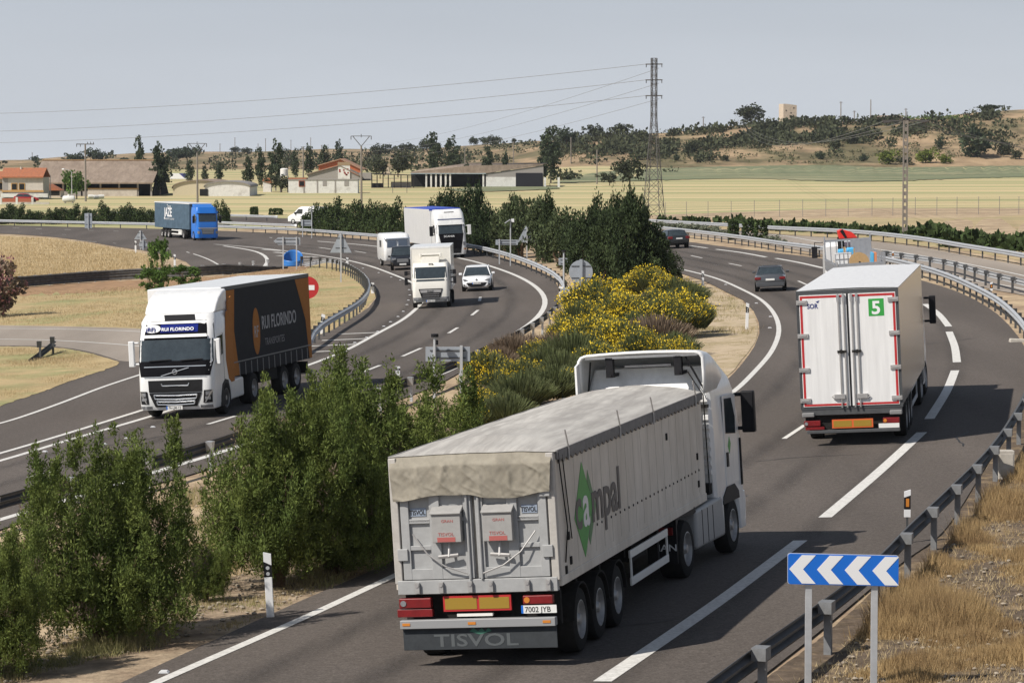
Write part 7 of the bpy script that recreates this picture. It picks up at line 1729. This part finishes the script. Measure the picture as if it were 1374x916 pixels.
# --- dark tree group between the carriageways
CY_ = [conifer(61, fol_cyp, 'cypress', nc=130, slim=.24, leaf=.05, per=34, rag=.16), conifer(62, fol_cyp, 'cypress', nc=130, slim=.28, leaf=.05, per=34, rag=.16)]
for i, (px, yb, yt, w_, lab) in enumerate([(592, 328, 262, 22, 'cypress just right of the blue topped trailer'), (604, 329, 252, 24, 'tall cypress, second from the blue topped trailer'), (616, 331, 262, 20, 'lower cypress in the middle of the cypress clump'), (630, 333, 250, 24, 'tallest cypress of the clump'), (642, 336, 252, 22, 'tall slim cypress left of the pines'), (652, 339, 272, 22, 'short cypress leaning against the pines'), (580, 326, 272, 20, 'low cypress behind the blue topped trailer'), (660, 341, 296, 20, 'lowest cypress at the foot of the pines')]):
    put(CY_[i % 2], px, 0, yt, w_, lab, None, 'cypress', wfac=2.1, yb=yb)
def pine(seed, mat, nm='pine_tree', leaf=.06, per=30, nc=150):
    r = np.random.default_rng(seed); env = [(r.normal() * .16, r.normal() * .16, .30 + .5 * r.random(), .27, .27, .20) for _ in range(7)] + [(0, 0, .42, .40, .40, .38), (0, 0, .75, .22, .22, .22)]
    V = clumps(r, env, nc, .065, per, leaf, up=.45, out=.7, asp=.26, shell=.4, tall=1.1, lump=.15, zmin=.04)
    return proto_tree(nm, V, mat, trunk_mesh(r, .7, .03, 3, .12), bark)
PN = [pine(71, fol_pin), pine(72, fol_pin), pine(73, fol_ced, 'cedar_tree', nc=260, per=42, leaf=.045), pine(74, fol_ced, 'cedar_tree', nc=260, per=42, leaf=.045)]
for i, (px, yb, yt, w_, k_, lab) in enumerate([(677, 342, 272, 46, 0, 'grey green pine behind the solar pole'), (700, 346, 264, 52, 1, 'grey green pine behind the triangular sign back'), (728, 351, 266, 50, 0, 'grey green pine in the middle of the dark grove'), (752, 359, 278, 56, 1, 'pine with drooping sprays left of the round sign back'), (722, 342, 263, 40, 1, 'pine crown showing at the back of the grove'),
        (790, 385, 276, 56, 2, 'dark cedar behind the round sign back'), (818, 392, 272, 60, 3, 'dark cedar above the yellow broom'), (846, 394, 264, 58, 2, 'tallest dark cedar with a pointed top'), (875, 392, 292, 62, 3, 'dark cedar spreading towards the dark hatchback'), (768, 366, 290, 46, 3, 'dark cedar squeezed between the pines'), (836, 380, 262, 36, 2, 'narrow cedar top behind the tallest one'), (893, 384, 330, 40, 2, 'low cedar skirt nearest the road')]):
    put(PN[k_], px, 0, yt, w_, lab, 'dark grove between the carriageways', 'tree', wfac=1.12, yb=yb)
CC = [conifer(91, fol_ced, 'cedar_tree', nc=150, slim=.30, leaf=.045, per=40, rag=.16), conifer(92, fol_ced, 'cedar_tree', nc=150, slim=.26, leaf=.045, per=40, rag=.16)]
for i, (px, yb, yt, w_, lab) in enumerate([(846, 384, 257, 34, 'slim pointed conifer spearing out of the tallest cedar'), (826, 382, 268, 28, 'pointed conifer left of the slim spear'), (862, 386, 272, 28, 'pointed conifer right of the slim spear'), (800, 380, 270, 28, 'pointed conifer above the round sign back'), (736, 352, 262, 24, 'small pointed conifer in the middle of the pines'), (690, 345, 266, 24, 'small pointed conifer at the left of the pines')]):
    put(CC[i % 2], px, 0, yt, w_, lab, 'pointed conifers in the dark grove', 'tree', wfac=1.9, yb=yb)
# --- small leafy sapling and low bush behind the first truck, pink tamarisk at the left edge
def leafy(seed, mat, name, n=26, extra=None):
    r = np.random.default_rng(seed); env = [(r.normal() * .22, r.normal() * .2, .18 + .75 * r.random(), .13, .13, .11) for _ in range(n)]
    V = clumps(r, env, 95, .045, 20, .06, up=.2, out=.5, asp=.40, shell=.5, tall=1.0)
    ex = None
    if extra: ex = (extra[0], clumps(r, [(e[0], e[1], e[2] + .02, e[3] * 1.05, e[4] * 1.05, e[5]) for e in env], 60, .045, 12, .05, up=.8, out=.5, asp=.4, shell=.2, tall=1.4), extra[1])
    return proto_tree(name, V, mat, trunk_mesh(r, .8, .018, 4, .25), bark, extra=ex)
SPL = leafy(81, fol_leaf, 'sapling'); TAM = leafy(83, fol_dry, 'tamarisk', 30, ('blossom', pinkf))
put(SPL, 208, 0, 326, 38, 'leafy light green sapling behind the white cab roof', None, 'sapling', wfac=1.0, yb=394)
put(SPL, 220, 0, 325, 22, 'thin raised branchy sapling right beside the light green one', None, 'sapling', wfac=1.0, yb=390, rot=1.0)
for px, yb, yt, w_, lab in ((250, 386, 357, 46, 'low spreading bush against the black guardrail'), (205, 396, 362, 36, 'dense low bush at the foot of the sapling')): put(SPL, px, 0, yt, w_, lab, None, 'bush', wfac=1.2, yb=yb, nm='bush')
put(TAM, 0, 0, 344, 58, 'reddish tamarisk bush with pink blossom at the left edge', None, 'bush', wfac=1.3, yb=424, nm='tamarisk')
put(TAM, -26, 0, 352, 44, 'smaller reddish tamarisk cut by the left edge', None, 'bush', wfac=1.3, yb=426, rot=2, nm='tamarisk')
# --- broom on the median
def broom(seed, yellow, mat=fol_broom):
    r = np.random.default_rng(seed); n = 3200; a = r.random(n) * 6.283; q = r.random(n) ** .6
    base = np.stack([.16 * q * np.cos(a), .16 * q * np.sin(a), np.zeros(n)], 1); til = q * (.75 + .3 * r.random(n))
    d_ = np.stack([np.cos(a) * til, np.sin(a) * til, 1.0 - .25 * q], 1); d_ /= np.linalg.norm(d_, axis=1)[:, None]; L_ = (.62 + .45 * r.random(n)) * (1 - .12 * q)
    p0 = base + d_ * L_[:, None] * (.25 + .35 * r.random((n, 1))); p1 = base + d_ * L_[:, None] + r.normal(size=(n, 3)) * .02; s = np.cross(d_, r.normal(size=(n, 3))); s /= np.linalg.norm(s, axis=1)[:, None]; wd = .009
    V = np.empty((n, 4, 3)); V[:, 0] = p0 - s * wd; V[:, 1] = p0 + s * wd; V[:, 2] = p1 + s * wd * .5; V[:, 3] = p1 - s * wd * .5
    me = [qmesh('stems', V.reshape(-1, 3), mat)]
    if yellow:
        k = r.random(n) < yellow; k &= np.sin(a * 2.0 + seed) + r.normal(size=n) * .6 > -.5; pts = p1[k]; pts = np.repeat(pts, 3, 0) + r.normal(size=(len(pts) * 3, 3)) * .035
        me.append(qmesh('flowers', leaves(r, pts, np.repeat(d_[k], 3, 0), .036, .5, .4, .8, .5), flower))
    return me
BR = [broom(1, .22), broom(2, .32), broom(3, 0), broom(4, 0, fol_dry), broom(5, .12)]
BRL = ['broom bush thick with yellow flowers', 'broom bush blazing with yellow flowers', 'green broom bush without flowers', 'dead brown broom bush', 'green broom bush with a few yellow flowers']
def place_broom(k, px, yb, w_, h_, where):
    p = P(px, yb); s = p.y / F; o = bpy.data.objects.new('broom_bush', None); col.objects.link(o); o.location = p; o.scale = (w_ * s * .78, w_ * s * .78, h_ * s * 1.28); o.rotation_euler.z = px * 1.3
    tag(o, BRL[k] + ' ' + where, 'broom bush', 'broom bushes on the median')
    for n_, me in zip(('stems', 'flowers'), BR[k]): c = bpy.data.objects.new(n_, me); col.objects.link(c); c.parent = o
for a in [(1, 870, 398, 50, 32, 'directly under the dark cedar'), (0, 846, 398, 40, 22, 'at the cedar foot, left of the brightest'), (4, 905, 410, 60, 30, 'right of the cedar foot near the road'), (2, 925, 412, 50, 26, 'near the upper white delineator'),
          (1, 800, 440, 80, 52, 'below the round sign back'), (1, 835, 452, 70, 46, 'in the middle of the flowering mass'), (0, 780, 458, 60, 44, 'beside the dark guardrail posts'), (1, 915, 452, 72, 48, 'at the right end of the flowering mass'), (0, 890, 455, 66, 46, 'in the right half of the flowering mass'), (1, 938, 446, 36, 34, 'nearest the sandy verge'),
          (3, 880, 478, 90, 44, 'in the hollow of the flowering mass'), (2, 850, 470, 60, 40, 'left of the hollow'), (2, 905, 488, 60, 34, 'above the white cab roof'),
          (1, 830, 490, 80, 48, 'just above the white cab roof'), (1, 790, 486, 70, 46, 'left of the bush above the cab roof'), (0, 862, 494, 60, 42, 'behind the cab fairing'), (1, 910, 500, 44, 36, 'right behind the cab fairing'),
          (0, 762, 470, 50, 36, 'leaning on the dark guardrail'), (2, 770, 505, 90, 48, 'in the green centre of the median'), (2, 735, 515, 70, 40, 'left of the green centre'), (4, 720, 500, 46, 34, 'above the green centre by the guardrail'), (1, 728, 492, 40, 26, 'small and bright near the guardrail'),
          (3, 690, 490, 60, 34, 'near the dark guardrail posts'), (3, 712, 486, 50, 30, 'right of the other dead one by the posts'), (3, 672, 505, 44, 32, 'close to the wide sign back'),
          (4, 652, 520, 60, 40, 'right of the wide sign back'), (4, 668, 540, 60, 34, 'below the wide sign back'), (1, 640, 558, 40, 30, 'small and bright beside the tipper tarpaulin'), (0, 655, 565, 46, 30, 'touching the tipper tarpaulin edge'), (2, 700, 550, 80, 40, 'along the tarpaulin edge'), (2, 740, 540, 80, 40, 'farther along the tarpaulin edge'), (2, 680, 572, 70, 36, 'low against the tarpaulin'), (2, 790, 528, 70, 38, 'at the front end of the tarpaulin'), (3, 640, 548, 40, 26, 'below the sign posts'), (4, 826, 508, 50, 32, 'beside the cab fairing'), (4, 800, 510, 60, 40, 'between the tarpaulin and the yellow mass'), (2, 758, 522, 64, 40, 'second from the centre of the median'), (4, 700, 530, 60, 38, 'halfway along the green stretch'), (2, 722, 542, 60, 34, 'in the lower green stretch'), (4, 780, 535, 60, 34, 'low beside the tarpaulin'), (2, 668, 556, 50, 30, 'between the small bright bushes'), (3, 745, 488, 50, 34, 'behind the small bright one'), (4, 810, 468, 50, 36, 'between the two yellow banks'), (4, 880, 428, 56, 30, 'behind the right yellow bank'), (2, 855, 440, 50, 30, 'between cedar and yellow bank'), (4, 640, 575, 50, 26, 'lowest by the junipers')]: place_broom(*a)
# --- grass
def grass(name, label, poly, n, h, w_, mat, mask=None, seed=1, lean=.35, per=5, spread=.06, cat='grass'):
    r = random.Random(seed); xs = [q[0] for q in poly]; ys = [q[1] for q in poly]; pts = []; hs = []
    while len(pts) < n:
        a, b = r.uniform(min(xs), max(xs)), r.uniform(min(ys), max(ys))
        if not inpoly(a, b, poly): continue
        p = P(a, b); f = 1.0
        if mask:
            f = mask(p, r)
            if f <= 0: 
                if r.random() < .995: continue
                f = .3
        pts.append(p[:]); hs.append(h * f)
    rg_ = np.random.default_rng(seed); p = np.repeat(np.array(pts), per, 0); hh = np.repeat(np.array(hs), per) * (.45 + .8 * rg_.random(len(p)))
    sc_ = np.maximum(1, p[:, 1] / 90); p[:, :2] += rg_.normal(size=(len(p), 2)) * spread * sc_[:, None]
    t = rg_.normal(size=(len(p), 3)) * lean; t[:, 2] = 1; t /= np.linalg.norm(t, axis=1)[:, None]
    s = np.stack([rg_.normal(size=len(p)), rg_.normal(size=len(p)) * .4, np.zeros(len(p))], 1); s /= np.linalg.norm(s, axis=1)[:, None]; ww = (w_ * sc_)[:, None]
    V = np.empty((len(p), 3, 3)); V[:, 0] = p - s * ww; V[:, 1] = p + s * ww; V[:, 2] = p + t * hh[:, None]; V[:, :2, 2] -= .03
    o = bpy.data.objects.new(name, qmesh(name, V.reshape(-1, 3), mat, 3)); col.objects.link(o); return tag(o, label, cat, kind='stuff')
g_straw = M('straw_blades', (.46, .33, .165), .8, c2=(.29, .195, .10), scale=.8, island=.3, trans=.25)
g_pale = M('pale_blades', (.50, .40, .235), .8, c2=(.40, .30, .165), scale=.5, island=.25, trans=.2)
g_mix = M('mixed_blades', (.24, .23, .10), .8, c2=(.38, .30, .16), scale=.4, mix=(.42, .58), island=.35, trans=.2)
nz = lambda p, k, s: noise.noise(Vector((p.x * k, p.y * k * .6, s)))
BANK = [(1010, 1000), (1060, 920), (1140, 866), (1215, 795), (1262, 745), (1300, 700), (1345, 650), (1374, 615), (1440, 560), (1480, 700), (1480, 1000)]
grass('dry_grass', 'tall straw coloured grass clumps on the bank beside the near guardrail', BANK, 13000, .42, .006, g_straw, lambda p, r: max(0, min(1.1, .34 + 2.2 * nz(p, .55, 1) + .5 * nz(p, 2, 3))), 2, .38, 9, .075)
grass('dry_litter', 'short dry grass litter over the bank soil', BANK, 3000, .10, .006, g_pale, None, 3, 1.0, 5, .12)
MED = [(-40, 930), (100, 890), (290, 850), (400, 805), (520, 752), (560, 700), (600, 620), (560, 545), (500, 560), (400, 610), (260, 655), (100, 705), (-40, 745)]
grass('median_weeds', 'thin green and straw weeds under the junipers', MED, 8500, .17, .006, g_mix, lambda p, r: max(0, .5 + 1.6 * nz(p, .7, 5)), 4, .5, 6, .08)
grass('verge_weeds', 'scattered weeds over the sandy verge and around the broom', [(600, 620), (650, 540), (640, 500), (700, 470), (770, 420), (900, 385), (960, 384), (1000, 408), (1016, 440), (1005, 468), (930, 535), (800, 600)], 6000, .20, .006, g_mix, lambda p, r: max(0, .35 + 1.8 * nz(p, .3, 8)), 5, .5, 5, .1)
grass('mound_grass', 'short straw grass on the mound at left', [(0, 317), (60, 320), (105, 325), (157, 334), (196, 342), (222, 362), (190, 368), (60, 376), (0, 382)], 6500, .22, .006, g_pale, None, 6, .4, 4, .12)
grass('island_grass', 'short dry grass over the island inside the curved guardrail', [(0, 392), (120, 388), (240, 379), (380, 360), (440, 356), (486, 374), (498, 398), (466, 426), (418, 452), (300, 450), (178, 438), (0, 435)], 8000, .16, .006, g_pale, lambda p, r: max(0, .6 + 1.0 * nz(p, .15, 2)), 7, .45, 4, .12)
grass('wedge_grass', 'patchy dry grass on the wedge between the roads at left', [(0, 468), (79, 469), (116, 475), (143, 482), (155, 488), (92, 510), (66, 520), (0, 541)], 3200, .14, .006, g_pale, lambda p, r: max(0, .6 + 1.4 * nz(p, .3, 4)), 8, .5, 5, .1)
# stones on the verges
rk = random.Random(12)
peb = MB().lathe([(.001, -.03), (.05, -.015), (.06, .02), (.03, .05), (.001, .055)], (0, 0, 0), 7, 'z'); V = []; Fc = []
big = MB()
for poly, n in ((MED, 1500), (BANK, 700)):
    c = 0; xs = [q[0] for q in poly]; ys = [q[1] for q in poly]
    while c < n:
        a, b = rk.uniform(min(xs), max(xs)), rk.uniform(min(ys), max(ys))
        if not inpoly(a, b, poly): continue
        p = P(a, b); k = rk.uniform(.25, .8); c += 1
        big.add([(p.x + v[0] * k * rk.uniform(.8, 1.3), p.y + v[1] * k, p.z + v[2] * k * .8) for v in peb.v], peb.f)
o = big.build('pebbles', M('pebble_stone', (.27, .23, .18), .9, island=.4), None, smooth=40); tag(o, 'pale pebbles scattered over the verge soil', 'pebbles', kind='stuff')
# ------------------------------------------------------------------ summer haze
hm = bpy.data.materials.new('haze_air'); hm.use_nodes = True; nt = hm.node_tree
nt.nodes.remove(nt.nodes['Principled BSDF']); pv = nt.nodes.new('ShaderNodeVolumePrincipled')
pv.inputs['Color'].default_value = (.80, .86, .95, 1); pv.inputs['Density'].default_value = 0.00006; pv.inputs['Anisotropy'].default_value = 0.2
nt.links.new(pv.outputs[0], nt.nodes['Material Output'].inputs['Volume'])
zmin = min(min(v.co.z for v in o.data.vertices) for o in bpy.data.objects if o.type == 'MESH' and o.name.split('.')[0] in ('ground', 'hills', 'field'))
hz_ = MB().box(-5200, 5600, -90, 4500, zmin - 1.5, 46).build('haze', hm, None, smooth=0); tag(hz_, kind='stuff')
hz_['label'] = 'thin blue grey summer haze over the plain'; hz_['category'] = 'haze'
